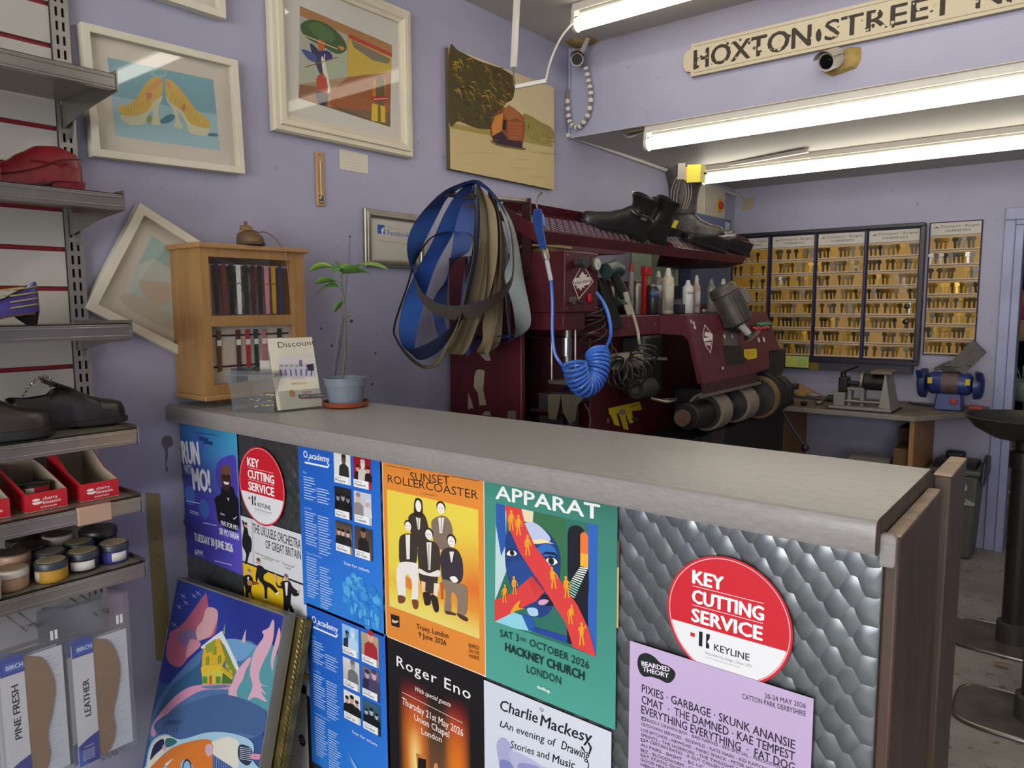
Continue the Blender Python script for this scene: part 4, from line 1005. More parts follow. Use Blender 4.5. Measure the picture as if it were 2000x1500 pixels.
# red shoes on the second shelf: the near one lies heel to the right with its deep folded vamp
def clog(label, loc, rot, m, grp):
    t = thing('red_shoe', label, 'shoe', loc, rot, grp)
    tab = [(0,.034,.024,.055,0),(.05,.034,.034,.070,0),(.2,.032,.037,.082,0),(.36,.026,.036,.084,0),(.5,.016,.037,.074,0),(.64,.010,.042,.056,0),(.8,.009,.043,.042,0),(.92,.01,.034,.034,0),(1,.012,.012,.016,0)]
    foot(MB(), .24, tab, .62, .60).build('upper', m, t, True, smooth=60)
    MB().tube(smoothline([(-.037,.005,.085),(-.041,.05,.078),(-.040,.09,.058),(-.044,.14,.040),(-.045,.19,.030)], 5), .0014, 5).build('stitching', mat('dark_red_stitch', '#4a0f15', .6), t, True)
    mb = MB(); mb.loft([[(-.030*a, yy, z), (-.026*a, yy+.06*b, z), (.026*a, yy+.06*b, z), (.030*a, yy, z)] for a, b, yy, z in ((1.02,1.15,-.004,.0),(1,1.1,-.003,.018),(1.06,1.3,-.004,.036))])
    mb.build('heel', m, t, True, bevel=.003)
    MB().loft([[(-.036, y, z), (.036, y, z), (.036, y, z+.010), (-.036, y, z+.010)] for y, z in ((.07,.024),(.11,.014),(.15,.004),(.20,.0),(.235,.006))]).build('sole', mat('dark_red_sole', '#4c1219', .5), t, True)
    for k in range(3): MB().tube([(-.039,.012+.03*k,.060+.004*k),(-.040,.03+.03*k,.072),(-.038,.05+.03*k,.070)], .0016, 5).build('fold', m, t, True)
    return t
clog('dark red leather shoe with a thick stacked heel, right end of second shelf', (.185, .765, 1.7552), (0, 0, math.radians(176)), RED_L, 'red shoes on the second shelf')
clog('brighter red leather shoe at the far left of the second shelf', (.255, .565, 1.7552), (0, 0, math.radians(190)), RED_L2, 'red shoes on the second shelf')
# purple court shoe on the third shelf
PUR = mat('purple_leather', '#3a2f74', .35, var=.15, vscale=20)
GOLD = mat('pale_gold_piping', '#a79c5c', .4)
t = thing('purple_court_shoe', 'purple heeled court shoe with gold stripes and dark lining', 'shoe', (.22, .642, 1.4585), (0, 0, math.radians(178)))
tab = [(0,.028,.022,.070,0),(.04,.029,.031,.074,0),(.12,.028,.035,.058,0),(.25,.024,.036,.042,0),(.42,.015,.035,.034,0),(.6,.008,.038,.032,0),(.75,.005,.040,.034,0),(.9,.006,.030,.026,0),(1,.008,.006,.010,0)]
foot(MB(), .235, tab, .02, .62, .005).build('upper', [PUR, LIN], t, True, smooth=60)
MB().hexa([(-.009,.002,0),(.009,.002,0),(.009,.02,0),(-.009,.02,0),(-.022,.0,.030),(.022,.0,.030),(.024,.05,.028),(-.024,.05,.028)]).build('heel', LIN, t, True, bevel=.002)
outline([(a, z-.003, w_, h, c) for a, z, w_, h, c in tab], .235, -.002, .003, .001, t0=.05, mb=MB()).build('sole', mat('brown_sole', '#4a382b', .6), t, True)
for k in range(4): MB().tube(smoothline([(.037+.001*k, .10, .034+.012*k-.006), (.038, .06, .044+.013*k-.006), (.033, .012, .050+.013*k-.004), (.0, -.003, .052+.013*k-.004), (-.033, .012, .050+.013*k-.004), (-.038, .06, .044+.013*k-.006)], 4), .0016, 5).build('stripe', GOLD, t, True)
MB().sphere((-.022,.165,.03), (.018,.03,.010), 12, 6).build('toe_patch', mat('cream_leather', '#c9bfa0', .5), t, True)
# black shoes and a boot on the fourth shelf
SPR = mat('shoe_tree_steel', '#b7b3ab', .3, metal=.9)
t = laced_shoe('lace_up_shoe', 'black lace-up shoe with capped toe and a sprung metal shoe tree', 'shoe', (.17, .583, 1.2112), (0, 0, math.radians(-7)), BLK_L, BLK_R, LIN, L=.245, kw=.95, kh=1.08, laces=BLK_R, cap=True)
coil = []
for i in range(170):
    a = i/169; base = Vector((0, .03+.10*a, .078+.052*math.sin(PI*min(1, a*1.02))-.01*a)); an = a*2*PI*30
    coil.append(base+Vector((math.cos(an)*.0032, 0, math.sin(an)*.0032)))
tr = thing('shoe_tree', 'sprung metal shoe tree arching out of the black lace-up shoe', 'shoe tree', (.17, .583, 1.2112), (0, 0, math.radians(-7)))
MB().tube(coil, .0012, 4).build('spring', SPR, tr, True)
MB().tube(smoothline([(0,.03,.075),(0,.028,.055),(0,.024,.035)], 4), .004, 8).build('heel_knob', SPR, tr, True)
t = laced_shoe('leather_boot', 'dark brown leather boot with round toe, at the left end of the fourth shelf', 'boot', (.25, .375, 1.2112), (0, 0, math.radians(-3)), DKB_L, BLK_R, LIN, L=.262, kw=1.05, kh=1.12, sole_h=.022)
MB().loft([[(.040*math.sin(a), .07+.055*math.cos(a), z) for a in (2*PI*k/18 for k in range(18))] for z in (.07, .11, .15)]).build('shaft', DKB_L, t, True)

# ---------------------------------------------------------------- red cardboard trays with tins
CARD_R = mat('red_printed_card', '#bd1f2b', .45, var=.03)
CARD_I = mat('bare_card_inside', '#b3a48c', .7, var=.06)
def tray(y0, y1, label, back_h=.115, full=True):
    x0, x1, z = .09, .285, 1.0465; W = y1-y0
    t = thing('cardboard_tray', label, 'display box', ((x0+x1)/2, (y0+y1)/2, z), group='red polish trays')
    th = .0014
    MB().box(x0, x1, y0, y1, z, z+th).build('tray_floor', CARD_I, t)
    mb = MB(); mb.box(x1-th, x1, y0, y1, z+th, z+.042); mb.build('front_panel', CARD_R, t)
    MB().box(x1-th-.0011, x1-th-.0003, y0+th, y1-th, z+th, z+.0415).build('front_lining', CARD_I, t)
    for k, yy in enumerate((y0, y1-th)):
        pf = [(x0, z+th),(x1-th, z+th),(x1-th, z+.042),(x1-.07, z+.060),(x0+.05, z+back_h*.92),(x0, z+back_h)]
        MB().prism(pf, (0, yy, 0), (1,0,0), (0,0,1), (0, th, 0)).build('side_panel', CARD_R, t)
        yi = yy+th+.0003 if k == 0 else yy-.0008
        MB().prism(pf, (0, yi, 0), (1,0,0), (0,0,1), (0, .0005, 0)).build('side_lining', CARD_I, t)
    MB().box(x0-th, x0, y0, y1, z+th, z+back_h).build('back_panel', CARD_I, t)
    A = Art((x1+.0003, y0, z), (0,1,0), (0,0,1))
    c = W*.16
    A.disc(c+.009, .020, .010, '#f0e6e2', .0045, 18); A.rect(c, .0215, c+.019, .0235, '#bd1f2b'); A.disc(c+.007, .026, .008, '#f0e6e2', .003, 16)
    A.text('cherry', W*.40, .0235, .0075, '#f3eae6', W*.36, bold=.015); A.text('blossom', W*.40, .0145, .0075, '#f3eae6', W*.43, bold=.015); A.text('SHOE POLISH', W*.34, .006, .004, '#f3eae6', W*.38, bold=.02)
    A.build('printing', t)
    B = Art((x1-.12, y0-.0003, z), (1,0,0), (0,0,1)); B.text('cherry', .055, .024, .007, '#d98a8a', .03, bold=.01); B.text('blossom', .055, .015, .007, '#d98a8a', .036, bold=.01); B.build('side_printing', t)
    return t
tray(.684, .768, 'empty red cardboard polish tray at the right end of the fifth shelf')
tray(.571, .655, 'red cardboard polish tray holding flat tins, middle of the fifth shelf', .085)
tray(.455, .541, 'red cardboard polish tray cut by the left edge of the picture', .085)
BLKT = mat('black_tin_lid', '#1d1b1c', .3, metal=.3); REDT = mat('red_tin', '#a8222c', .35); 
LBL = mat('white_label', '#d3d0c8', .6)
def tin(c, r, h, label, side, lid, band=None, grp=None, name='polish_tin', cat='tin', lid_h=None):
    t = thing(name, label, cat, c, group=grp); x, y, z = 0, 0, 0; lid_h = lid_h or h*.42
    MB().lathe([(r*.94, 0), (r, .002), (r, h-lid_h-.001), (r*.96, h-lid_h)], n=28).build('tin_base', side, t, True)
    MB().lathe([(r*1.03, h-lid_h), (r*1.04, h-.004), (r*1.0, h-.001), (r*.9, h), (r*.86, h-.0012), (.001, h-.0012)], n=28).build('lid', lid, t, True)
    if band:
        mb = MB(); n = 14; a0 = band[1]; vs = []
        for i in range(n+1):
            a = a0+band[2]*i/n; vs += [(r*1.006*math.cos(a), r*1.006*math.sin(a), .004), (r*1.006*math.cos(a), r*1.006*math.sin(a), h-lid_h-.002)]
        mb.add(vs, [(2*i, 2*i+2, 2*i+3, 2*i+1) for i in range(n)]); mb.build('label', band[0], t, True, solid=.0004)
    return t
tin((.222, .614, 1.0482), .031, .026, 'red flat polish tin, lower of the stack in the middle red tray', REDT, BLKT, None, 'tins in the middle red tray', lid_h=.006)
tin((.218, .611, 1.0745), .031, .024, 'red and white flat polish tin, on top in the middle red tray', REDT, BLKT, (LBL, -.9, .6), 'tins in the middle red tray', lid_h=.005)
tin((.135, .610, 1.0482), .030, .022, 'dark flat polish tin at the back of the middle red tray', BLKT, BLKT, None, 'tins in the middle red tray')
# pinkish tape wrapped round the rail of the fifth shelf
MB().box(.318, .3372, .655, .728, 1.006, 1.0475).build('masking_tape', mat('pink_masking_tape', '#b3937c', .7, var=.08), bevel=.002)
tag(bpy.data.objects['masking_tape'], 'pinkish tape wrapped round the rail of the fifth shelf', 'tape')

# ---------------------------------------------------------------- jars of polish on the lowest shelf
JN = mat('navy_jar_lid', '#343842', .4, var=.1); JT = mat('tan_lid_top', '#a99a76', .5, var=.08); JG = mat('jar_glass_dark', '#26242a', .2)
JW = mat('white_jar', '#c4beb1', .35, var=.04); JP = mat('pink_beige_jar', '#a98a72', .4, var=.06); JB = mat('blue_jar', '#3a3d86', .3); JY = mat('yellow_jar_label', '#b98c2c', .5); JK = mat('black_jar_lid', '#262320', .35)
JBR = mat('brown_lid_top', '#6e5a48', .5, var=.1)
def jar(x, y, label, side, rim, top, band=None, r=.033, h=.046, z=.8835, grp='jars of shoe polish on the lowest shelf'):
    t = thing('polish_jar', label, 'jar', (x, y, z), group=grp)
    MB().lathe([(r*.9, 0), (r*.98, .003), (r, .010), (r, h*.60), (r*.93, h*.64)], n=28).build('jar_body', side, t, True)
    ld_ = MB().lathe([(r*1.0, h*.63), (r*1.04, h*.66), (r*1.04, h*.93), (r*.99, h*.985), (r*.90, h)], n=28).build('lid', rim, t, True)
    MB().lathe([(r*.90, h-.0004), (r*.89, h+.0006), (.001, h+.0006)], n=28).build('lid_top', top, ld_, True)
    if band:
        mb = MB(); n = 14; vs = []
        for i in range(n+1):
            a = band[1]+band[2]*i/n; vs += [(r*1.008*math.cos(a), r*1.008*math.sin(a), .006), (r*1.008*math.cos(a), r*1.008*math.sin(a), h*.58)]
        mb.add(vs, [(2*i, 2*i+2, 2*i+3, 2*i+1) for i in range(n)]); mb.build('label', band[0], t, True, solid=.0005)
    return t
jar(.262, .757, 'jar of polish with dark rim and blue label, right end of the lowest shelf', JB, JN, JT, (LBL, -.55, 1.1), .032)
jar(.266, .686, 'jar of polish with white label, beside the blue-labelled jar', JG, JN, JT, (LBL, -1.3, 1.7))
jar(.280, .613, 'jar of polish with yellow label at the front of the lowest shelf', JY, JN, JT, (LBL, -1.6, .5))
jar(.268, .537, 'pinkish beige jar of polish with white lid, front of the lowest shelf', JP, JW, mat('orange_white_lid_top', '#b99a80', .5, var=.15), None, .034)
jar(.205, .563, 'pinkish jar of polish standing behind the white-lidded beige jar', JP, JP, JBR, None, .034, .060)
jar(.310, .470, 'white jar of polish cut by the left edge of the picture', JW, JW, JP, None, .034)
jar(.212, .635, 'dark jar of polish with pale lid top, behind the yellow-labelled jar', JG, JN, mat('pale_grey_lid_top', '#8f8a80', .5, var=.1))
jar(.185, .708, 'dark jar of polish with tan lid, behind the white-labelled jar', JG, JN, JT)
jar(.112, .690, 'pale-lidded jar of polish in the middle of the back row', JW, JW, JBR, None, .034, .054)
jar(.128, .622, 'dark brown jar of polish in the back row', JG, JK, JBR, None, .034, .050)
jar(.140, .545, 'dark jar with brown lid at the left of the second row', JG, JK, JBR, None, .034, .050)
jar(.06, .63, 'black jar, lower of the stack by the slatwall', JK, JK, JK, None, .036, .05)
jar(.06, .63, 'black jar on top of the stack by the slatwall', JK, JK, JK, None, .036, .05, .8835+.0512)
jar(.140, .772, 'wide black-lidded jar at the back right of the lowest shelf', JG, JK, mat('dusty_black_lid_top', '#4a453c', .5, var=.2), None, .042, .056)

# ---------------------------------------------------------------- packs of insoles hanging from wire hooks
BAGM = glass('polythene_bag', rough=.12, haze=.04, hazecol='#c8ccd4', ior=1.3)
WIRE = mat('chromed_wire', '#8f8c88', .25, metal=.9)
INS = mat('leather_insole_brown', '#8a6f50', .7, var=.06, vscale=40)
def insole_pack(x, yc, ztop, word, label, front, grp):
    H = .31; W = .125; y0 = yc-.055; z0 = ztop-H-.045
    t = thing('insole_pack', label, 'insoles', (x, yc, ztop), group=grp)
    MB().box(x-.0042, x-.0036, y0-.012, y0+W+.008, z0-.008, ztop+.035).box(x+.0032, x+.0036, y0-.012, y0+W+.008, z0-.008, ztop+.035).build('bag', BAGM, t)
    A = Art((x-.0026, y0, z0), (0,1,0), (0,0,1)); A.sheet(.0, 0.004, W, H-.012, .0006, '#c9ccd2'); A.rect(0, .004, W, H-.012, '#c6c9cf')
    A.lines(.07, H-.03, .05, 30, .0085, '#a3a8b4', .0014, int(x*1000)); A.build('backing_card', t)
    # insole shape
    pts = smoothline([(.044, H-.03, 0),(.066, H-.018, 0),(.090, H-.04, 0),(.104, H-.10, 0),(.095, H-.16, 0),(.082, H-.21, 0),(.084, H-.26, 0),(.070, .012, 0),(.050, .006, 0),(.036, .03, 0),(.036, H-.2, 0)], 5, True)
    MB().prism([(p.x, p.y) for p in pts], (x-.0016, y0, z0), (0,1,0), (0,0,1), (.0022, 0, 0)).build('insole', INS, t)
    A = Art((x+.0014, y0, z0), (0,1,0), (0,0,1)); h = H
    A.sheet(0, 0, .046, h, .0006, '#cfd0d2'); A.rect(0, 0, .046, h, '#d0d1d3'); A.rect(0, h-.042, .046, h, '#3a4a9c'); A.rect(.007, h-.034, .046, h-.014, '#3f66b8')
    A.text('BIRCH', .012, h-.029, .010, '#d8dcea', .032, bold=.03); A.poly([(0,0),(.046,0),(.046,.072),(.024,.064),(0,.05)], '#333c8f'); A.poly([(0,0),(.02,0),(.0,.05)], '#3a62b4')
    A.text(word, .032, h*.38, .0145, '#26262b', .022*len(word)*.53 if False else (.125 if len(word) > 8 else .09), 'l', .045, PI/2)
    A.text('Insoles', .014, .042, .006, '#c4c9e6', .02); A.lines(.008, .034, .032, 6, .0045, '#b9c0e2', .0016, 5, .2); A.build('header_card', t)
    B = Art((x+.0038, y0, z0), (0,1,0), (0,0,1))
    if front:
        for k in range(2): B.rect(W-.024+k*.009, H+.008, W-.018+k*.009, H+.030, '#d7d8da')
        B.build('size_tag', t)
    return t
def wire_hook(y, z, label, x1=.30):
    t = thing('wire_hook', label, 'hook', (.02, y, z))
    MB().tube([(.013, y-.012, z), (x1, y-.012, z-.005), (x1+.004, y-.008, z+.006), (x1+.004, y+.008, z+.006), (x1, y+.012, z-.005), (.013, y+.012, z)], .0022, 6).build('prong', WIRE, t)
    MB().box(.0135, .018, y-.02, y+.02, z-.008, z+.03).build('clip', WIRE, t); return t
wire_hook(.710, .777, 'double wire hook holding the leather insole packs')
wire_hook(.560, .795, 'double wire hook holding the pine insole packs')
for k in range(6): insole_pack(.285-.014*k, .695-.006*k, .770, 'LEATHER', 'front pack of brown insoles with blue header lettered LEATHER' if k == 0 else 'insole pack hanging behind the front pack lettered LEATHER', k == 0, 'leather insole packs')
for k in range(4): insole_pack(.285-.014*k, .552-.006*k, .782, 'PINE FRESH', 'front pack of brown insoles with blue header lettered PINE FRESH' if k == 0 else 'insole pack hanging behind the front pack lettered PINE FRESH', k == 0, 'pine insole packs')
for k, (yy, zz_) in enumerate(((.545, .452), (.60, .445))):
    wire_hook(yy, zz_, ('empty double wire hook at the bottom left corner of the picture', 'empty double wire hook below the insole packs, right of the corner one')[k], .22)
# ================================================================ pictures and bits on the left wall
CREAM = mat('cream_painted_frame', '#d3c9b0', .45, var=.04)
CREAM2 = mat('off_white_frame', '#d6cfba', .5, var=.03)
PANE = glass('picture_glass', rough=.03)
def framed(name, label, o, ang, W, H, fw, fd, m, mount='#cfc7b8', art=None, step=0, cat='framed picture', pane=True):
    """hanging picture: o = lower-left corner (y, z) on the left wall, turned by ang"""
    t = thing(name, label, cat, (0, o[0], o[1]))
    U = Vector((0, math.cos(ang), math.sin(ang))); V = Vector((0, -math.sin(ang), math.cos(ang))); X = Vector((1,0,0)); O = Vector((.002, o[0], o[1]))
    mb = MB()
    outer = [(0,0),(W,0),(W,H),(0,H)]
    if step: prof = [(0,0),(0,fd*.55),(fw*.10,fd*.8),(fw*.35,fd*.8),(fw*.42,fd*1.0),(fw*.72,fd*1.0),(fw*.80,fd*.8),(fw,fd*.62),(fw,0)]
    else: prof = [(0,0),(0,fd),(fw,fd),(fw,fd*.35),(fw,0)]
    rings = []
    for cx_, cy_, sx_, sy_ in ((0,0,1,1),(W,0,-1,1),(W,H,-1,-1),(0,H,1,-1)):
        rings.append([O+U*(cx_+sx_*a)+V*(cy_+sy_*a)+X*b for a, b in prof])
    rings.append(rings[0]); mb.loft(rings, True, False); mb.build('frame', m, t, bevel=.0012 if not step else 0, smooth=25)
    A = Poster(o=O+X*(fd*.35), U=U, V=V)
    A.sheet(fw*.9, fw*.9, W-fw*.9, H-fw*.9, fd*.3, mount); A.rect(fw*.9, fw*.9, W-fw*.9, H-fw*.9, mount)
    if art: art(A, W, H, fw)
    A.build('picture', t, INK_MATT)
    if pane:
        g = MB(); d = X*(fd*.35+.0052)
        g.add([O+U*a+V*b+d for a, b in ((fw*.95,fw*.95),(W-fw*.95,fw*.95),(W-fw*.95,H-fw*.95),(fw*.95,H-fw*.95))], [(0,1,2,3)]); g.build('glass_pane', PANE, t)
    return t
def yz(px, py, x=.03): p = onX(px, py, x); return (p.y, p.z)
# --- painting of two platform shoes
def art_shoes(A, W, H, fw):
    A.crop = (150, 100, 6.0)
    A.crop = (150, 100, 6.0)
    q = [(355,72),(1600,335),(1680,1165),(455,995)]
    A.p(q, '#a0bfc4'); A.p([(355,72),(1600,335),(1640,745),(410,520)], '#7fa9b0')
    A.b([(950,830),(1080,740),(1150,760),(1100,830),(980,850)], '#4f8790'); A.b([(1560,960),(1650,970),(1640,1000),(1540,990)], '#4f8790'); A.b([(820,770),(880,760),(900,840),(830,830)], '#8f9c66')
    for k in range(24):
        a = k/23*2*PI
    A.l([(900+85*math.cos(i/20*2*PI)+60, 255+42*math.sin(i/20*2*PI)) for i in range(21)], .006, '#8fbcb4')
    HE = '#cfcfae'; Y1 = '#d3b15c'
    A.b([(880,640),(955,640),(950,740),(985,850),(960,868),(890,862),(870,845),(895,740)], HE); A.b([(1115,650),(1180,690),(1200,800),(1248,890),(1215,905),(1150,890),(1140,870),(1160,790)], HE)
    A.b([(510,745),(830,700),(870,560),(1000,520),(960,640),(860,700),(815,800),(800,855),(700,870),(590,850)], HE)
    A.b([(485,660),(510,630),(600,625),(700,540),(800,390),(890,310),(985,310),(1005,400),(990,520),(900,590),(830,700),(700,750),(560,750),(500,710)], Y1)
    A.b([(960,330),(985,320),(990,380),(850,480),(840,470)], '#d49a6c')
    A.b([(1045,520),(1100,600),(1200,650),(1260,740),(1300,780),(1420,860),(1545,900),(1530,980),(1440,990),(1320,950),(1280,840),(1200,720),(1110,650),(1060,590)], HE)
    A.b([(1035,350),(1060,330),(1110,345),(1200,430),(1300,560),(1400,690),(1530,790),(1560,860),(1540,905),(1440,890),(1320,840),(1250,720),(1130,620),(1050,520)], Y1)
    A.b([(1042,360),(1065,345),(1100,430),(1070,440)], '#d49a6c')
    A.b([(810,500),(860,480),(880,530),(840,575),(815,550)], '#c9816a'); A.b([(1230,640),(1262,615),(1280,660),(1258,700),(1232,680)], '#c9816a')
    for k in range(9): A.l([(560+36*k, 640-8*k), (575+34*k, 740-14*k)], .0011, '#b8914a'); A.l([(1130+44*k, 480+44*k), (1100+46*k, 560+40*k)], .0011, '#b8914a')
    for k in range(8): A.l([(640+38*k, 600-40*k), (670+38*k, 620-38*k), (690+36*k, 590-40*k)], .001, '#c08858')
bl = yz(178,305); tr_ = yz(462,122)
framed('framed_painting', 'white framed painting of two platform shoes on blue, beside the topmost shelf', yz(181,305), math.radians(1.5), .438, .332, .020, .032, CREAM2, '#cdc4b4', art_shoes)
# --- picture partly above the frame edge
framed('framed_painting', 'white framed picture cut off by the top edge, above the platform shoes painting', (yz(441,38)[0]-.338, yz(441,38)[1]), math.radians(0), .338, .3, .022, .032, CREAM2, '#d2cbb9')
# --- street scene in a moulded frame
def art_street(A, W, H, fw):
    A.crop = (480, 0, 3.125)
    A.p([(330,35),(893,275),(880,775),(322,600)], '#a58a62')
    A.p([(328,95),(620,215),(620,470),(324,515)], '#a9ad98'); A.p([(330,35),(893,275),(892,320),(330,90)], '#a9794a')
    A.p([(625,205),(893,330),(885,440),(770,470),(620,470)], '#c6a83e'); A.p([(640,240),(885,360),(870,390),(780,370),(660,290)], '#7b705d'); A.p([(625,205),(893,325),(893,350),(628,232)], '#b5402f')
    A.p([(620,470),(885,440),(882,775),(700,720),(510,640),(520,555)], '#9a5a33'); A.p([(322,600),(330,515),(520,540),(500,655)], '#8a5a3c'); A.p([(500,650),(880,690),(880,775),(640,700)], '#6c5a3c')
    for k in range(7): A.l([(560,560+14*k),(870,650+18*k)], .0018, '#b5764a')
    A.b([(335,150),(400,120),(500,150),(590,230),(615,300),(560,330),(480,290),(400,250),(350,210)], '#3f5a36'); A.b([(380,150),(450,140),(540,210),(520,260),(430,220)], '#4f6e3e')
    for pts, c in (([(390,270),(430,290),(470,360),(500,460),(470,480),(430,400)], '#2f3a55'),([(440,240),(480,260),(470,320),(445,310)], '#b8632f'),([(440,320),(500,310),(530,350),(490,370)], '#27306a'),([(460,360),(480,370),(515,540),(490,555)], '#dcd8cc'),([(340,300),(420,330),(430,380),(380,360)], '#46508a'),([(430,480),(480,450),(500,560),(450,580)], '#b5482f'),([(430,560),(495,570),(490,640),(440,630)], '#2c2f4a'),([(560,280),(600,290),(590,310)], '#c98a3c'),([(500,390),(555,380),(560,420),(520,450)], '#a4b48c')): A.b(pts, c, 3)
    A.l([(330,205),(560,300)], .004, '#c9b48a'); A.l([(360,410),(560,350)], .003, '#8c5a3a'); A.l([(480,330),(480,470)], .0035, '#d7d2c4')
    A.p([(780,490),(850,480),(850,600),(770,600)], '#c47a2a'); A.b([(795,480),(840,475),(842,640),(800,640)], '#6a5a3a'); A.p([(770,590),(865,585),(868,615),(770,610)], '#b0392a'); A.p([(770,630),(850,650),(850,750),(765,735)], '#d8b92e'); A.p([(805,640),(822,645),(825,745),(805,740)], '#7a6a2a')
    A.l([(778,606),(870,602)], .002, '#e0d8c8')
p = yz(531,237); q = yz(800,309)
framed('framed_photograph', 'large cream moulded frame with a colourful street procession picture', (1.415, 2.052), 0, .605, .535, .056, .034, CREAM, '#cfcac0', art_street, step=1)
# --- canvas print with houseboat
t = thing('canvas_print', 'unframed canvas print of a houseboat by palm trees', 'canvas', (0, 2.23, 2.045))
MB().box(.002, .024, 2.226, 2.944, 2.043, 2.512).build('stretched_canvas', mat('canvas_edge', '#5a4c34', .8, var=.2), t)
A = Poster(o=(.0243, 2.225, 2.042), crop=(480, 0, 3.125), U=(0,1,0), V=(0,0,1))
sk, wt_, gn = lin('#cdbb94'), lin('#b6a473'), lin('#c8b382')
A.field(0, 0, .72, .471, 4, 12, lambda a, b: [gn[i]*(1-b)+wt_[i]*b if b < .55 else sk[i] for i in range(3)])
A.p([(1240,750),(1500,800),(1700,830),(1873,880),(1873,900),(1240,780)], '#a08d4a')
A.b([(1243,300),(1300,310),(1420,370),(1560,420),(1640,480),(1630,600),(1580,640),(1540,760),(1500,790),(1400,780),(1300,740),(1243,745)], '#4e4424', 5)
r = random.Random(11)
for k in range(150):
    x = r.uniform(1250, 1600); y = r.uniform(330+.28*(x-1250), 730); a = r.uniform(-.3, 1.3); L_ = r.uniform(25, 70); c = r.choice(['#3a3a1e', '#6e5a26', '#8a6c28', '#a98430', '#5a5426', '#b8923c', '#2f2f18']) 
    A.l([(x, y), (x+L_*.5*math.cos(a), y+L_*.3*math.sin(a)), (x+L_*math.cos(a)*.8, y+L_*.8)], [.004, .005, .001], c); A.lay -= .7
A.lay = int(A.lay)+1
A.b([(1690,700),(1740,710),(1800,745),(1873,790),(1873,875),(1700,825)], '#8f8444'); 
for k in range(26):
    x = r.uniform(1700, 1860); y = 720+.45*(x-1690)+r.uniform(0, 60); A.l([(x, y), (x+r.uniform(-6, 10), y+r.uniform(15, 40))], .004, r.choice(['#7a7038', '#a3944e', '#6a6230'])); A.lay -= .7
A.lay = int(A.lay)+1
A.b([(1500,860),(1690,900),(1690,915),(1540,890)], '#6a5a38'); A.b([(1495,760),(1530,690),(1600,650),(1660,680),(1700,740),(1692,860),(1640,875),(1510,850)], '#8a4a26')
A.p([(1580,660),(1605,640),(1650,670),(1700,745),(1650,720),(1600,735),(1570,690)], '#a3663c'); A.p([(1500,770),(1520,710),(1570,690),(1560,800),(1505,830)], '#c8863a'); A.p([(1570,730),(1590,735),(1585,800),(1566,790)], '#2e1c14'); A.p([(1600,740),(1690,750),(1690,860),(1600,850)], '#a45c34')
A.p([(1505,830),(1560,800),(1600,850),(1690,865),(1685,905),(1540,880),(1508,865)], '#3a2630')
for k in range(5): A.l([(1605,765+20*k),(1690,772+20*k)], .0015, '#6a3820')
r = random.Random(5)
for k in range(40):
    x = r.uniform(1245, 1840); y = r.uniform(840, 1080); A.l([(x, y), (x+r.uniform(30, 120), y+r.uniform(3, 14))], .0012, r.choice(['#bfa976', '#d3c093', '#ab9766'])); A.lay -= .8
A.build('printed_picture', t, INK_MATT)
# --- tilted frame jammed behind the strap cabinet
def art_tilt(A, W, H, fw):
    A.crop = (0, 375, 4.0)
    A.p([(1185,340),(1400,480),(1400,1000),(1000,800),(1060,600)], '#b3c0b4'); A.p([(1185,340),(1330,430),(1330,640),(1160,560),(1080,570)], '#9db5ab'); A.p([(1080,570),(1200,520),(1340,600),(1340,700),(1080,690)], '#bac0b2')
    A.b([(1090,690),(1200,705),(1330,715),(1330,850),(1240,880),(1130,810)], '#bfae97'); A.b([(940,810),(1060,800),(1330,960),(1330,1080),(1000,900)], '#bdb49f')
p0, p1 = yz(275,396,.035), yz(168,602,.035)
ang = math.atan2(p0[1]-p1[1], p0[0]-p1[0])-PI/2
H_ = math.hypot(p0[0]-p1[0], p0[1]-p1[1])
framed('framed_painting', 'white framed picture hanging steeply askew behind the wooden strap cabinet', p1, ang, .40, H_, .024, .03, CREAM2, '#c9c0ae', art_tilt)
# --- silver frame with blue square logo
SILV = mat('silver_frame', '#8d877c', .35, metal=.6, var=.15, vscale=12)
def art_fb(A, W, H, fw):
    A.crop = (480, 0, 3.125); A.p([(786,1300),(1100,1350),(1100,1600),(786,1560)], '#c9c3b6')
    A.crop = (300, 400, 3.488)
    A.p([(1524,132),(1574,140),(1576,203),(1526,196)], '#3b5ea8'); A.w('f', (1550,203), (1572,207), 52, '#e6e6ea', .03)
    A.w('Find us on', (1592,160), (1668,172), 20, '#7f93b8'); A.w('Facebook', (1594,205), (1740,222), 36, '#4a69a8', .01); A.w('/thecobblershop', (1530,248), (1760,278), 16, '#b8925a')
p0, p1 = yz(712,404,.02), yz(715,520,.02)
framed('framed_notice', 'silver framed notice with a small blue square logo, behind the hanging belts', (p1[0]+.003, p1[1]), math.radians(-.6), .30, p0[1]-p1[1]-.002, .030, .018, SILV, '#c9c3b6', art_fb, step=1)
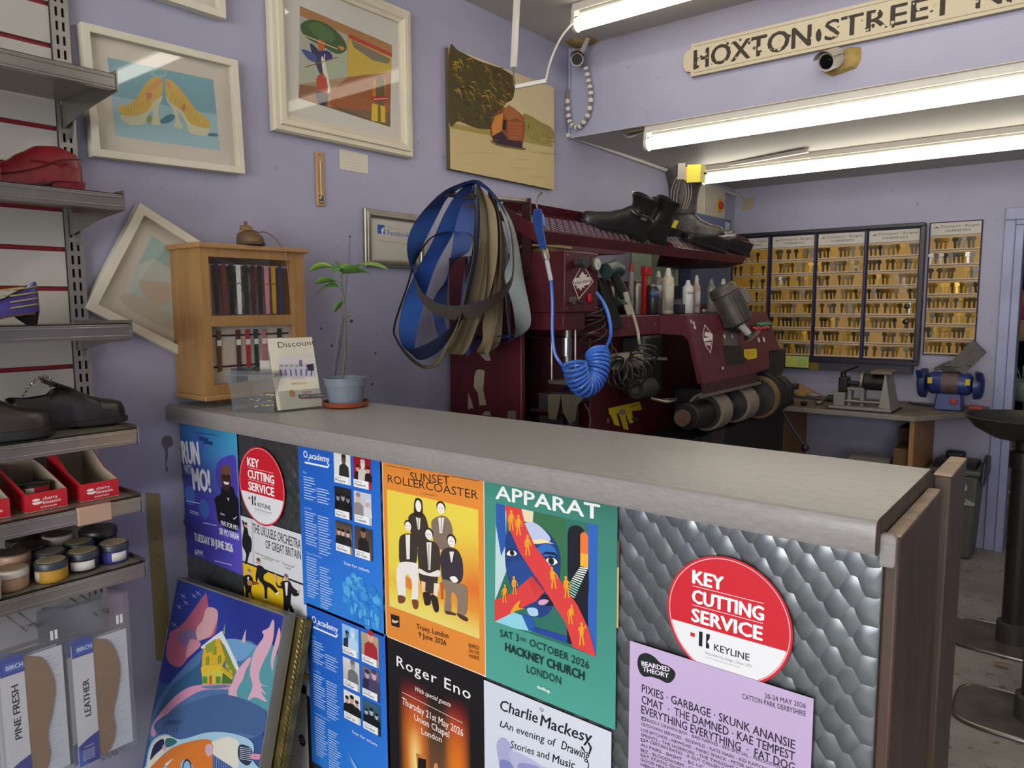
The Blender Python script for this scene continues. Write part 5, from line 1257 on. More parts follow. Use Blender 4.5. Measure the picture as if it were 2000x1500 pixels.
# --- wooden thermometer and paper card
p0, p1 = yz(625,296,.01), yz(626,402,.01)
t = thing('wooden_thermometer', 'narrow wooden thermometer hanging on the lavender wall', 'thermometer', (0, p0[0], p1[1]))
MB().box(.001, .008, p0[0]-.0165, p0[0]+.0165, p1[1], p0[1]).build('backboard', mat('light_wood', '#b98d5c', .5, var=.15, stretch=(1,1,.2), vscale=40), t, bevel=.003)
A = Art((.0085, p0[0]-.0165, p1[1]), (0,1,0), (0,0,1)); h = p0[1]-p1[1]
for k in range(24): A.rect(.006, .05+k*(h-.08)/24, .012 if k % 4 else .014, .0508+k*(h-.08)/24, '#6a4c2c'); A.rect(.021, .05+k*(h-.08)/24, .027, .0508+k*(h-.08)/24, '#6a4c2c'); A.lay = 1
A.disc(.0165, h-.010, .003, '#6f5230'); A.rect(.008, .008, .026, .036, '#4a4338'); A.disc(.013, .027, .004, '#c9c3b8'); A.rect(.010, .012, .024, .016, '#b9b3a8'); A.build('scale', t, INK_MATT)
MB().cyl((.0095, p0[0], p1[1]+.03), (.0095, p0[0], p0[1]-.03), .0018, n=8).build('glass_tube', mat('thermometer_glass', '#cfc4b0', .1), t)
A = Poster(o=(.0015, 0, 0), U=(0,1,0), V=(0,0,1), crop=(480, 0, 3.125))
A.p([(570,908),(745,945),(748,1062),(572,1032)], '#d4cdbb')
for i in range(5): A.l([(600,945+18*i),(715,968+18*i)], .001, '#b3ab9a')
tag(A.build('paper_card', None, INK_MATT), 'small cream paper card with faint writing below the big moulded frame', 'card')
# ================================================================ canvases leaning on the counter, bottom left
def lean_basis(pl, pr, pb, y):
    TL, TR = onY(*pl, y), onY(*pr, y); U = (TR-TL).normalized(); n = (TR-CAM).cross(ray(*pb)); V = n.cross(U).normalized()
    if V.z < 0: V = -V
    return TL, TR, U, V, U.cross(V).normalized()
TL, TR, U1, V1, N1 = lean_basis((347,1131), (555,1203), (506,1500), 1.0)
Wc = (TR-TL).length; Hc = .62
BL_ = TL-V1*Hc
CANV = mat('canvas_side_blue', '#5c6f95', .5, col2='#8f9aa8', vscale=6); ALU = mat('brushed_side_frame', '#8d8a80', .4, metal=.4, var=.15)
pc = thing('canvas_painting', 'bright painting of a snowy hill, yellow house and orange car leaning on the counter', 'painting', BL_)
def slabp(o, U, V, N, u0, u1, v0, v1, d0, d1): return [o+U*a+V*b+N*c for c in (d0, d1) for a, b in ((u0,v0),(u1,v0),(u1,v1),(u0,v1))]
MB().hexa(slabp(BL_, U1, V1, N1, 0, Wc, 0, Hc, -.030, -.0006)).build('stretcher', CANV, pc)
fr2 = MB()
for a in ((-.003,0,-.003,Hc+.003),(Wc,Wc+.003,-.003,Hc+.003),(0,Wc,-.003,0),(0,Wc,Hc,Hc+.004)): fr2.hexa(slabp(BL_, U1, V1, N1, a[0], a[1], a[2], a[3], -.032, .001))
fr2.build('edge_frame', ALU, pc)
A = Poster(o=BL_, U=U1, V=V1, crop=(270, 1100, 3.7486))
A.rect(0, 0, Wc, Hc, '#34518a')
n0, n1, n2 = lin('#1d2a78'), lin('#2b3f9e'), lin('#4a6a9a')
A.field(0, Hc*.55, Wc, Hc, 6, 10, lambda a, b: [n0[i]*(.5+.3*math.sin(7*a+3*b))+n1[i]*(.5-.3*math.sin(7*a+3*b)) for i in range(3)])
k1_, k2_ = lin('#3e5f92'), lin('#4d7ea8')
A.b([(80,1300),(150,1000),(300,800),(460,640),(620,560),(760,560),(870,600),(1040,800),(1000,1100),(900,1260),(500,1300)], '#4a6f9e'); A.b([(120,1130),(250,900),(420,760),(480,700),(470,880),(300,960),(160,1100)], '#2f5a82')
A.b([(640,560),(740,560),(860,605),(850,640),(740,720),(660,640)], '#6b9cc8')
PK, PK2, TL_ = '#c98a9a', '#a85a72', '#4f94a0'
A.b([(480,235),(500,230),(520,330),(560,330),(585,370),(560,520),(470,560),(430,590),(400,640),(330,640),(310,580),(230,540),(240,500),(330,440)], PK2); A.b([(500,330),(560,330),(585,380),(560,470),(530,530),(470,560),(420,560),(430,470),(470,420)], '#c99ca0'); A.b([(230,540),(330,580),(400,630),(360,700),(300,760),(230,730),(205,660)], PK2); A.b([(290,520),(400,480),(430,600),(330,600)], '#7a6290'); A.b([(380,560),(460,590),(400,660),(350,690)], PK)
for x, y in ((330,240),(440,220),(350,290),(300,320),(265,450),(410,240)): A.l([(x-18,y-14),(x+18,y+14)], .0012, '#c9d3e6'); A.l([(x-10,y+14),(x+10,y-14)], .001, '#c9d3e6')
A.l([(640,440),(628,500),(630,520)], [.001,.010,.012], '#6a9a7c'); A.l([(790,485),(775,560),(770,580)], [.001,.014,.016], '#c9b3b8'); A.l([(725,650),(718,720),(722,760)], [.001,.008,.006], '#7fb0d0')
# house
A.b([(475,600),(600,505),(625,520),(740,770),(720,790),(600,560),(480,625),(462,610)], '#d6dbe0'); A.p([(480,625),(595,545),(640,700),(615,755),(465,790),(470,690)], '#d4a92c'); A.p([(600,550),(720,785),(690,840),(640,790),(640,700)], '#7a8a2c'); A.p([(465,755),(612,745),(640,800),(690,850),(690,885),(470,888)], '#c9bf4a'); A.p([(460,765),(610,750),(612,785),(465,805)], '#dcb62e'); A.p([(612,750),(700,830),(690,850),(612,785)], '#c9a62c'); A.p([(620,800),(690,855),(688,882),(612,882)], '#47702f')
for x, y in ((510,715),(598,705),(562,640)): A.p([(x-12,y-28),(x+12,y-32),(x+12,y+28),(x-12,y+32)], '#6a8c2c'); A.l([(x,y-30),(x,y+30)], .0015, '#d4b23a')
for x, y in ((490,855),(588,855)): A.p([(x-18,y-25),(x+18,y-25),(x+18,y+25),(x-18,y+25)], '#4f8a3a')
A.p([(522,825),(542,822),(542,885),(522,887)], '#c4552c'); A.p([(495,600),(570,555),(560,640),(500,660)], '#8f9a30'); 
for x, y in ((655,750),(680,790)): A.p([(x-10,y-20),(x+10,y),(x+10,y+25),(x-10,y+5)], '#c9b23a')
# snow road and pink trees
A.b([(100,1200),(200,1050),(330,930),(460,890),(690,885),(690,920),(480,930),(340,1000),(220,1100),(120,1270)], '#c98fae'); A.b([(460,905),(600,890),(680,900),(560,920)], '#5f7a9e')
A.b([(960,600),(1000,620),(1040,760),(1000,1000),(960,1080),(860,1030),(740,1000),(730,880),(800,780),(830,640)], TL_)
A.b([(985,415),(1000,440),(990,560),(960,640),(930,700),(890,800),(900,880),(960,905),(900,900),(940,960),(900,940),(945,1015),(860,980),(805,1000),(840,900),(820,800),(850,650),(920,540),(910,500),(960,470)], '#d3a6b8'); A.b([(1035,470),(1045,560),(1000,700),(985,790),(975,700),(1010,560)], '#d3a6b8'); A.b([(800,700),(830,700),(790,790),(770,850),(730,920),(720,1010),(670,1000),(665,930),(690,880),(720,800)], '#d3a6b8'); A.e((750,950), 28, '#4f94a0', 36)
A.b([(120,1180),(300,1060),(600,960),(860,1030),(940,1110),(900,1260),(700,1240),(420,1320),(200,1290)], '#3f5e8c')
for k in range(6): A.l([(170+22*k,1250),(190+20*k,1180),(240+16*k,1150)], .003, '#1f2f5e')
# car
A.b([(60,1480),(100,1310),(200,1250),(310,1290),(500,1240),(660,1240),(800,1280),(850,1340),(840,1440),(850,1560),(60,1560)], '#9cc3d6'); A.b([(70,1500),(110,1320),(200,1262),(300,1300),(260,1330),(160,1420),(90,1540)], '#d9d6c6'); A.b([(90,1440),(120,1330),(185,1285),(190,1340),(130,1400)], '#182048'); A.b([(205,1290),(250,1280),(290,1310),(210,1350)], '#2a6a70'); A.e((195,1350), 16, '#c4a0b0', 24)
A.b([(80,1510),(240,1360),(400,1300),(520,1290),(545,1330),(430,1350),(300,1420),(180,1500),(120,1540)], '#c86f24'); A.b([(200,1480),(330,1390),(500,1340),(560,1300),(660,1270),(740,1310),(740,1420),(720,1500),(560,1420),(540,1400)], '#d8d6c8'); A.b([(250,1440),(380,1340),(500,1300),(550,1330),(550,1400),(550,1500),(230,1520)], '#cf7420'); A.b([(500,1335),(540,1325),(552,1380),(520,1415),(498,1385)], '#c9a8b4'); A.e((360,1500), 52, '#86b4d4', 60); A.ring(*A.t(360,1500), .022, .005, '#20242e')
A.p([(550,1400),(690,1490),(690,1560),(550,1560)], '#34508a')
for k in range(8): A.l([(560+17*k,1410+10*k),(560+17*k,1560)], .0012, '#aebfd6')
A.b([(745,1330),(830,1355),(838,1440),(800,1480),(740,1430)], '#1f2c4a')
for k in range(7): A.l([(748,1345+14*k),(832,1360+14*k)], .0014, '#b9c3cc')
A.b([(835,1395),(910,1400),(905,1435),(835,1430)], '#cf8aa8')
# keep the drawing inside the canvas
for i, p in enumerate(A.v):
    q = p-A.o; a, b, d = q.dot(U1), q.dot(V1), q.dot(N1); A.v[i] = A.o+U1*max(0, min(Wc, a))+V1*max(0, min(Hc, b))+N1*d
A.build('painted_canvas', pc, INK)
# gilded frame behind it
G0 = BL_+U1*.012-N1*.034
gf = thing('gilded_frame', 'gilded picture frame with rope edging leaning behind the bright canvas', 'picture frame', G0)
GLD = mat('tarnished_gilt', '#8a7a44', .4, metal=.6, col2='#5f532e', vscale=25); Wg, Hg, g_w = Wc+.020, Hc-.005, .05
fm2 = MB()
for a in ((0,g_w,0,Hg),(Wg-g_w,Wg,0,Hg),(g_w,Wg-g_w,0,g_w),(g_w,Wg-g_w,Hg-g_w,Hg)): fm2.hexa(slabp(G0, U1, V1, N1, a[0], a[1], a[2], a[3], -.030, -.006))
fm2.build('frame_moulding', GLD, gf, bevel=.004)
MB().hexa(slabp(G0, U1, V1, N1, g_w, Wg-g_w, g_w, Hg-g_w, -.026, -.016)).build('backing', mat('dark_backing', '#2b2620', .8), gf)
rp = MB(); n = 60
for sgn in (0, 1):
    rp.tube([G0+U1*(Wg-.004+.003*math.cos(i*.9+PI*sgn))+V1*(Hg*i/(n*3))+N1*(-.002+.003*math.sin(i*.9+PI*sgn)) for i in range(n*3+1)], .0036, 6)
rp.build('rope_edging', GLD, gf)
# ================================================================ things standing on the counter
WD = mat('honey_wood', '#a37c4b', .42, col2='#916b3f', vscale=9, stretch=(7, 7, .6), detail=6)
WD2 = mat('honey_wood_flat', '#ab8450', .42, col2='#957045', vscale=9, stretch=(7, .6, 7), detail=6)
cx0, cx1, cy0, cz0 = .012, .18, 1.062, 1.246
cy1 = onX(598, 640, cx1).y; cz1 = onX(386, 472, cx1+.01).z
cab = thing('strap_cabinet', 'honey wood display cabinet with two glazed windows of watch straps', 'display cabinet', (.09, (cy0+cy1)/2, CT))
MB().box(.03, .12, cy0+.08, cy1-.05, CT+.0005, cz0-.010).build('base_block', mat('rough_wood_block', '#6a5136', .7, var=.2), cab)
MB().box(cx0, cx1+.010, cy0-.010, cy1+.010, cz0-.010, cz0+.004).build('plinth', WD2, cab, bevel=.003)
MB().box(cx0, cx1+.012, cy0-.012, cy1+.012, cz1-.014, cz1).build('top_board', WD2, cab, bevel=.003)
MB().box(cx0, cx1, cy0, cy0+.012, cz0+.004, cz1-.014).build('side_panel', WD, cab); MB().box(cx0, cx1, cy1-.012, cy1, cz0+.004, cz1-.014).build('side_panel', WD, cab)
MB().box(cx0, cx0+.006, cy0+.012, cy1-.012, cz0+.004, cz1-.014).build('back_panel', mat('cabinet_back_card', '#b9b2a4', .7, var=.04), cab)
def cz_(px, py): p = onX(px/3.488+300, py/3.488+400, cx1); return (p.y, p.z)
(wa, zt1), (wb, _), (_, zb1), (_, zt2), (_, zb2) = cz_(372,352), cz_(942,380), cz_(400,757), cz_(400,830), cz_(425,1228)
fm = MB(); ft = .018
fm.box(cx1-ft, cx1, cy0+.012, wa, cz0+.004, cz1-.014).box(cx1-ft, cx1, wb, cy1-.012, cz0+.004, cz1-.014)
fm.box(cx1-ft, cx1, wa, wb, zt1, cz1-.014).box(cx1-ft, cx1, wa, wb, zt2, zb1).box(cx1-ft, cx1, wa, wb, cz0+.004, zb2); fm.build('front_frame', WD, cab)
MB().box(cx0+.006, cx1-ft, cy0+.012, cy1-.012, (zt2+zb1)/2-.005, (zt2+zb1)/2+.005).build('shelf', WD2, cab)
for a, b in ((zb1, zt1), (zb2, zt2)): MB().add([(cx1-.004, wa, a), (cx1-.004, wb, a), (cx1-.004, wb, b), (cx1-.004, wa, b)], [(0,1,2,3)]).build('glass_pane', PANE, cab)
MB().box(cx1-.034, cx1-.032, wa-.01, wb+.01, zb2-.002, zt2).build('strap_backboard', mat('strap_card_cream', '#b9ae9c', .6, var=.04), cab)
MB().box(cx1-.030, cx1-.027, wa+.002, wb, zt1-.022, zt1-.017).build('hanging_rail', mat('clear_rail', '#8d8f93', .2), cab)
def strap(y, z0, z1, x, col, label, grp, tag_=None, w_=.0068):
    m = mat('strap_leather_'+col[1:], col, .5, var=.12, vscale=60)
    t = thing('watch_strap', label, 'watch strap', (x, y, z0), group=grp); h = z1-z0
    sb = MB().loft([[(-.0012, -w_*k, q), (.0012, -w_*k, q), (.0012, w_*k, q), (-.0012, w_*k, q)] for q, k in ((0, .75), (.006, .86), (h*.55, .95), (h*.97, 1), (h, .9))]).build('strap', m, t, True)
    MB().box(.0012, .0026, -w_*1.0, w_*1.0, h*.52, h*.55).box(.0012, .0026, -w_*1.0, w_*1.0, h*.40, h*.42).build('keeper', m, sb, True)
    if tag_: MB().box(.0027, .0031, -w_*1.05, w_*1.05, h*.62, h*.76).build('paper_tag', LBL, sb, True)
    else: MB().tube([(.0018, -w_*.9, h*.60), (.0034, -w_*.9, h*.635), (.0034, w_*.9, h*.635), (.0018, w_*.9, h*.60)], .0008, 5).build('buckle', mat('brass', '#b79a4a', .3, metal=.9), sb, True)
    return t
cols = [('#c07f68','coral'),('#2e1f20','black-brown'),('#6a2a30','burgundy'),('#17181b','black'),('#c9c9c6','white'),('#1d2a26','dark green'),('#46201f','maroon'),('#2a1c1b','dark brown'),('#bd7c88','pink'),('#b08a2c','yellow'),('#2c3560','navy')]
n = len(cols)
for i, (c, nm) in enumerate(cols):
    y = wa+.012+(wb-wa-.022)*i/(n-.3)
    pos = 'leftmost' if i == 0 else 'next to the '+cols[i-1][1]+' one'
    strap(y, zb1+.003, zt1-.018, cx1-.026, c, f'{nm} watch strap in the cabinet upper window, {pos}', 'straps in the upper window')
low = [('#6a4626','brown',.13),('#4e2428','maroon',.355),('#a32630','red',.47),('#22332c','dark green',.57),('#b3707c','pink',.67),('#26201f','black',.87)]
for i, (c, nm, f) in enumerate(low):
    y = wa+(wb-wa)*f; strap(y, zb2+.035, zt2-.012, cx1-.028, c, f'{nm} watch strap with paper tag in the lower window of the wooden cabinet', 'straps in the lower window', True)
MB().box(cx1-.0318, cx1-.0302, wa+.002, wb-.002, zt2-.030, zt2-.025).box(cx1-.0318, cx1-.0302, wa+.002, wb-.002, zb2+.045, zb2+.050).build('elastic_band', mat('dark_elastic', '#241c1a', .8), cab)
# moccasin on top of the cabinet with its trailing lace
MOC = mat('brown_suede', '#6b4f34', .7, var=.2, vscale=40); MOC2 = mat('tan_suede', '#866645', .7, var=.15, vscale=40)
my = onX(497, 480, .13).y
t = thing('baby_moccasin', 'small brown suede moccasin with trailing lace on top of the wooden cabinet', 'shoe', (.075, my, cz1+.0006), (0, 0, math.radians(-108)))
tab = [(0,.008,.020,.040,0),(.1,.008,.026,.043,0),(.35,.008,.028,.040,0),(.6,.008,.031,.034,0),(.85,.008,.030,.026,0),(1,.009,.015,.014,0)]
foot(MB(), 1.15*.115, tab, .05, .38, .012, .006).build('upper', [MOC, LIN], t, True, smooth=60)
outline(tab, 1.15*.115, -.007, .001, .003, mb=MB()).build('sole', mat('brown_crepe_sole', '#4d3a2a', .7, var=.1), t, True, bevel=.002)
MB().sphere((0,.085,.026), (.024,.026,.012), 16, 8).build('toe_apron', MOC2, t, True)
MB().loft([[(-.02, .03, .045), (-.016, .022, .066), (.016, .022, .066), (.02, .03, .045)], [(-.02, .055, .041), (-.014, .042, .062), (.014, .042, .062), (.02, .055, .041)]]).build('tongue', MOC2, t, True, bevel=.003)
MB().loft([[(-.005,.03,.058),(.005,.03,.058),(.005,.036,.058),(-.005,.036,.058)],[(-.004,.026,.076),(.004,.026,.076),(.004,.032,.076),(-.004,.032,.076)]]).build('pull_tab', MOC, t, True)
for k in range(2): MB().tube(smoothline([(-.028, .055+.012*k, .040), (-.01, .06+.012*k, .048), (.012, .064+.012*k, .047), (.029, .058+.012*k, .038)], 4), .0022, 6).build('lace', MOC2, t, True)
q0 = onX(496, 458, .085); pts = [q0, onX(514, 453, .10), onX(532, 461, .13), onX(548, 478, .16), onX(556, 490, .19), onX(560, 510, .196), onX(564, 545, .196), onX(567, 583, .196)]
o = MB().tube(smoothline(pts, 5), .0016, 6).build('trailing_lace', MOC2, None)
mw = Matrix.Translation((.075, my, cz1+.0006)) @ Euler((0, 0, math.radians(-108))).to_matrix().to_4x4(); o.data.transform(mw.inverted()); o.parent = t
# clear plastic box of keys
BOXC = glass('cloudy_plastic', '#eef0f0', .10, .16, '#b9bdc0', 1.4)
a = onZ(455, 803, CT); b = onZ(546, 806, CT); dU = (b-a).normalized(); dV = Vector((-dU.y, dU.x, 0)); Wb = (b-a).length-.016; Db = .10; Hb = .105
t = thing('plastic_box', 'clear plastic clip box with keys inside, in front of the wooden cabinet', 'storage box', a)
def bx(mb, u0, u1, v0, v1, z0, z1, fl=0.0):
    P_ = lambda u, v, z: a+dU*u+dV*v+Vector((0,0,z))
    mb.hexa([P_(u0,v0,z0),P_(u1,v0,z0),P_(u1,v1,z0),P_(u0,v1,z0),P_(u0-fl,v0-fl,z1),P_(u1+fl,v0-fl,z1),P_(u1+fl,v1+fl,z1),P_(u0-fl,v1+fl,z1)]); return mb
mb = MB(); P_ = lambda u, v, z: a+dU*u+dV*v+Vector((0,0,z)); f_ = .008
c0 = [P_(0,0,.001),P_(Wb,0,.001),P_(Wb,Db,.001),P_(0,Db,.001)]; c1 = [P_(-f_,-f_,Hb),P_(Wb+f_,-f_,Hb),P_(Wb+f_,Db+f_,Hb),P_(-f_,Db+f_,Hb)]
mb.add(c0+c1, [(0,3,2,1),(0,1,5,4),(1,2,6,5),(2,3,7,6),(3,0,4,7)]); mb.build('box_body', BOXC, t)
mb = bx(MB(), -f_-.004, Wb+f_+.004, -f_-.004, Db+f_+.004, Hb-.008, Hb-.002); mb.build('rim', BOXC, t)
mb = bx(MB(), -f_, Wb+f_, -f_, Db+f_, Hb, Hb+.006); lid_ = mb.build('lid', BOXC, t)
CLIP = mat('grey_plastic_clip', '#3d4547', .4)
mb = bx(MB(), -f_-.008, -f_+.010, .02, .075, Hb-.03, Hb+.009); mb.build('clip', CLIP, t, bevel=.002)
mb = bx(MB(), -f_+.002, Wb*.32, Db*.40, Db*.55, Hb+.0062, Hb+.012); mb.build('handle', CLIP, lid_, bevel=.002)
mb = bx(MB(), Wb*.45, Wb*.75, Db*.5, Db*.52, Hb+.0062, Hb+.03); mb.build('label_card', mat('grey_card', '#a9a49c', .6), t)
KEYM = mat('nickel_key', '#8f8a80', .3, metal=.9); KEYB = mat('brass_key', '#a0813c', .35, metal=.85, var=.15, vscale=30)
r = random.Random(4)
for k in range(12):
    u, v = r.uniform(.35, .9)*Wb, r.uniform(.12, .85)*Db; an = r.uniform(0, PI); z = .006+r.uniform(0, .035)
    p = P_(u, v, z); d = (dU*math.cos(an)+dV*math.sin(an))
    kt = thing('loose_key', 'loose key lying inside the clear plastic box', 'key', p, group='keys in the plastic box')
    n_ = Vector((0,0,1)); MB().cyl(p+n_*.0, p+n_*.002, .010, n=14).build('bow', r.choice([KEYM, KEYB]), kt); e = p+d*.034
    MB().beam(p+d*.009+n_*.001, e+n_*.001, .006, .002).build('blade', r.choice([KEYM, KEYB]), kt)
# leaflets in a clear stand
a2 = onZ(549, 806, CT); b2 = onZ(632, 797, CT); U2 = (b2-a2).normalized(); W2 = (b2-a2).length; Nn = U2.cross(Vector((0,0,1))).normalized()
if Nn.dot(CAM-a2) < 0: Nn = -Nn
V2 = (Vector((0,0,1))*math.cos(math.radians(14))-Nn*math.sin(math.radians(14))).normalized()
st = thing('leaflet_holder', 'clear acrylic holder standing beside the clip box', 'leaflet holder', a2)
P3 = lambda u, v, d: a2+U2*u+V2*v+Nn*d+Vector((0,0,.002))
ACR = glass('clear_acrylic', '#f4f6f6', .03, .03, '#d0d4d6', 1.5)
mb = MB()
for d0, d1, v0, v1 in ((-.001,.0015,0,.055),(-.030,-.0275,0,.16)): mb.hexa([P3(0,v0,d0),P3(W2,v0,d0),P3(W2,v0,d1),P3(0,v0,d1),P3(0,v1,d0),P3(W2,v1,d0),P3(W2,v1,d1),P3(0,v1,d1)])
mb.hexa([P3(0,0,-.0274),P3(W2,0,-.0274),P3(W2,0,-.0012),P3(0,0,-.0012),P3(0,.002,-.0274),P3(W2,.002,-.0274),P3(W2,.002,-.0012),P3(0,.002,-.0012)]); mb.build('holder', ACR, st)
Hl = .196
for k in range(6):
    A = Poster(o=P3(.002+.0004*k-(.009 if k == 0 else 0), .004, -.004-.004*k), U=U2, V=V2, crop=(300, 400, 3.488)); Wl = W2-.004+(.010 if k == 0 else 0)
    A.sheet(0, 0, Wl, Hl-.003*k, .0005, '#c9c2b0'); A.rect(0, 0, Wl, Hl-.003*k, '#cfc7b4')
    if k == 0:
        A.w('Discount', (850,975), (1100,955), 42, '#4a4540'); A.w('R', (1088,1045), (1112,1045), 34, '#4a4540')
        A.p([(845,1030),(1095,1012),(1105,1170),(865,1180)], '#b3b0b4'); A.p([(845,1030),(1095,1012),(1098,1080),(850,1085)], '#c6c2bf')
        for i in range(7): A.l([(860+36*i,1120),(870+34*i,1165)], .004, '#5a4f8a'); A.l([(858+36*i,1100),(880+34*i,1095)], .002, '#37343c')
        A.p([(1040,1090),(1088,1082),(1092,1130),(1048,1130)], '#2f2c35'); A.p([(990,1060),(1010,1058),(1012,1100),(992,1100)], '#6a6470')
        A.w('Private Jobs & Training', (938,1185), (1030,1182), 8, '#7a5a9a'); A.w('OPEN DAY', (935,1228), (1045,1222), 16, '#c79a4a', .01)
        A.b([(925,1270),(945,1260),(965,1290),(950,1310),(928,1300)], '#c9823c'); A.w('TRUST', (1010,1290), (1078,1285), 18, '#b5583a', .02); A.p([(985,1295),(1160,1285),(1162,1310),(988,1318)], '#2a2529'); A.w('SHAPING THE WORLD', (1000,1312), (1158,1304), 14, '#e0d8c8', .02); A.p([(1000,1318),(1160,1312),(1160,1318),(1000,1325)], '#b54a4a')
        tag(A.build('leaflet', None, INK_MATT), 'front leaflet handwritten DISCOUNT in the clear acrylic holder', 'leaflet', 'leaflets in the acrylic holder')
    else: tag(A.build('leaflet', None, INK_MATT), 'leaflet standing behind the handwritten front one in the acrylic holder', 'leaflet', 'leaflets in the acrylic holder')
# potted seedling on its saucer
pc = onZ(675, 797, CT); pc = Vector((pc.x-.025, pc.y+.022, CT))
TERR = mat('terracotta_plastic', '#8a4228', .45, var=.06); POTG = mat('grey_plastic_pot', '#6d7681', .45, var=.05)
s = thing('plant_saucer', 'terracotta plastic saucer under the grey plant pot', 'saucer', pc)
MB().lathe([(.052, .0006), (.062, .004), (.066, .016), (.063, .0165), (.058, .006), (.001, .004)], pc, n=40).build('dish', TERR, s)
pt = thing('potted_seedling', 'young leafy seedling in a grey plastic pot on the counter', 'plant', pc+Vector((0,0,.0048)))
z = pc.z+.0048
MB().lathe([(.043, 0), (.0455, .002), (.054, .056), (.057, .0565), (.0585, .074), (.061, .0745), (.061, .078), (.056, .078), (.054, .062), (.001, .062)], (pc.x, pc.y, z), n=40).build('pot', POTG, pt)
MB().lathe([(.054, .063), (.03, .067), (.001, .066)], (pc.x, pc.y, z), n=20).build('soil', mat('dark_soil', '#2c221a', .95, var=.4, vscale=60), pt)
STEM = mat('plant_stem', '#565b34', .6, var=.2); LEAF = mat('seedling_leaf', '#5d8a3a', .42, col2='#3f6a2a', vscale=30); LEAF2 = mat('young_leaf', '#86ac48', .42, col2='#5f8e38', vscale=30)
py_ = pc.y
S = lambda x, y, d=0.0: onY(x/3.488+300, y/3.488+400, py_+d)
sp = smoothline([S(1290,1175), S(1298,1080), S(1308,960), S(1308,800), S(1300,680), S(1285,560), S(1280,470)], 6)
MB().tube(sp, [.0032-.0014*i/len(sp) for i in range(len(sp))], 8).build('stem', STEM, pt)
MB().tube(smoothline([S(1225,1140,.02), S(1245,960,.02), S(1265,800,.02), S(1285,660,.02)], 5), .0011, 6).build('support_cane', mat('thin_cane', '#6f6552', .7), pt)
def leaf(p0, p1, wd, m, droop=.01, roll=0.0, stalk=None):
    p0, p1 = Vector(p0), Vector(p1); d = p1-p0; side = d.cross(Vector((0,0,1))); side = side.normalized() if side.length > 1e-5 else Vector((1,0,0))
    side = Matrix.Rotation(roll, 3, d.normalized()) @ side; up = side.cross(d).normalized(); rows = []; n = 10
    for i in range(n+1):
        t = i/n; c = p0+d*t+Vector((0,0,1))*(droop*math.sin(PI*t)); ww = wd*1.35*(math.sin(PI*t**.8)**.85)*.5+.0004
        rows.append([c-side*ww+up*ww*.22, c-side*ww*.5+up*ww*.06, c, c+side*ww*.5+up*ww*.06, c+side*ww+up*ww*.22])
    mb = MB(); mb.loft(rows, False, False); mb.build('leaf', m, pt, solid=.0006, smooth=70)
    if stalk: MB().tube(smoothline([stalk, (Vector(stalk)+p0)/2+Vector((0,0,.002)), p0], 3), .0009, 5).build('leaf_stalk', STEM, pt)
tp = S(1282,475)
leaf(S(1285,468), S(1505,485,-.05), .030, LEAF, .012, -.5); leaf(S(1300,455), S(1600,440,.02), .030, LEAF2, .016, .25, tp); leaf(S(1275,460), S(1055,455,-.02), .026, LEAF2, .016, .4)
leaf(S(1280,460), S(1225,465,-.05), .026, LEAF, .014, -.3); leaf(S(1270,440), S(1262,395,.06), .024, LEAF, .004, .6); leaf(S(1285,440), S(1340,405,.05), .020, LEAF2, .006)
leaf(S(1250,520), S(1095,540,-.01), .022, LEAF, .006, .5, S(1283,555)); leaf(S(1262,560), S(1105,615,-.03), .028, LEAF, .012, -.35, S(1290,600)); leaf(S(1288,660), S(1230,735,-.02), .018, LEAF, .002, .7, S(1298,655)); leaf(S(1318,770), S(1352,748), .006, LEAF2, .002, 0, S(1308,800)); leaf(S(1262,880,.02), S(1290,872,.02), .005, LEAF2, .001)
# ================================================================ the red shoe finishing machine
MAR = mat('maroon_enamel', '#4b131c', .42, var=.22, vscale=5, bump=.1, bscale=30)
MAR2 = mat('worn_maroon_enamel', '#5e252e', .45, col2='#46171f', vscale=6, detail=7)
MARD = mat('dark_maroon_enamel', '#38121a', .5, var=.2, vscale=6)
BLKM = mat('black_machine_paint', '#1b191a', .5, var=.25, vscale=12)
STL = mat('worn_steel', '#8b857c', .4, metal=.8, var=.2, vscale=20)
GRIT = mat('grey_abrasive', '#7d7468', .9, var=.12, vscale=50)
DKG = mat('dark_grey_cast', '#3b3a37', .55, metal=.3, var=.25, vscale=18)
mach = thing('shoe_finishing_machine', 'maroon shoe finishing machine along the lavender wall behind the counter', 'machine', (.35, 3.2, 0))
MB().box(.03, .48, 2.56, 4.40, 0, 1.365).build('cabinet_body', MAR, mach, bevel=.006)
MB().box(.03, .41, 2.200, 2.212, 0, 1.468).build('end_panel', MAR, mach, bevel=.002)
MB().box(.30, .412, 2.186, 2.1995, 0, 1.40).build('end_post', MAR, mach, bevel=.003)
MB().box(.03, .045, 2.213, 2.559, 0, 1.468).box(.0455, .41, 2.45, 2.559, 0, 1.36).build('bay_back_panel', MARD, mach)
MB().box(.03, .60, 2.20, 2.425, 1.4685, 1.69).build('console_box', MAR, mach, bevel=.004)
MB().box(.30, .592, 2.204, 2.345, 1.405, 1.468).build('console_skirt', MAR, mach, bevel=.002)
MB().box(.03, .58, 2.56, 4.30, 1.3655, 1.45).build('tool_ledge', MAR2, mach, bevel=.004)
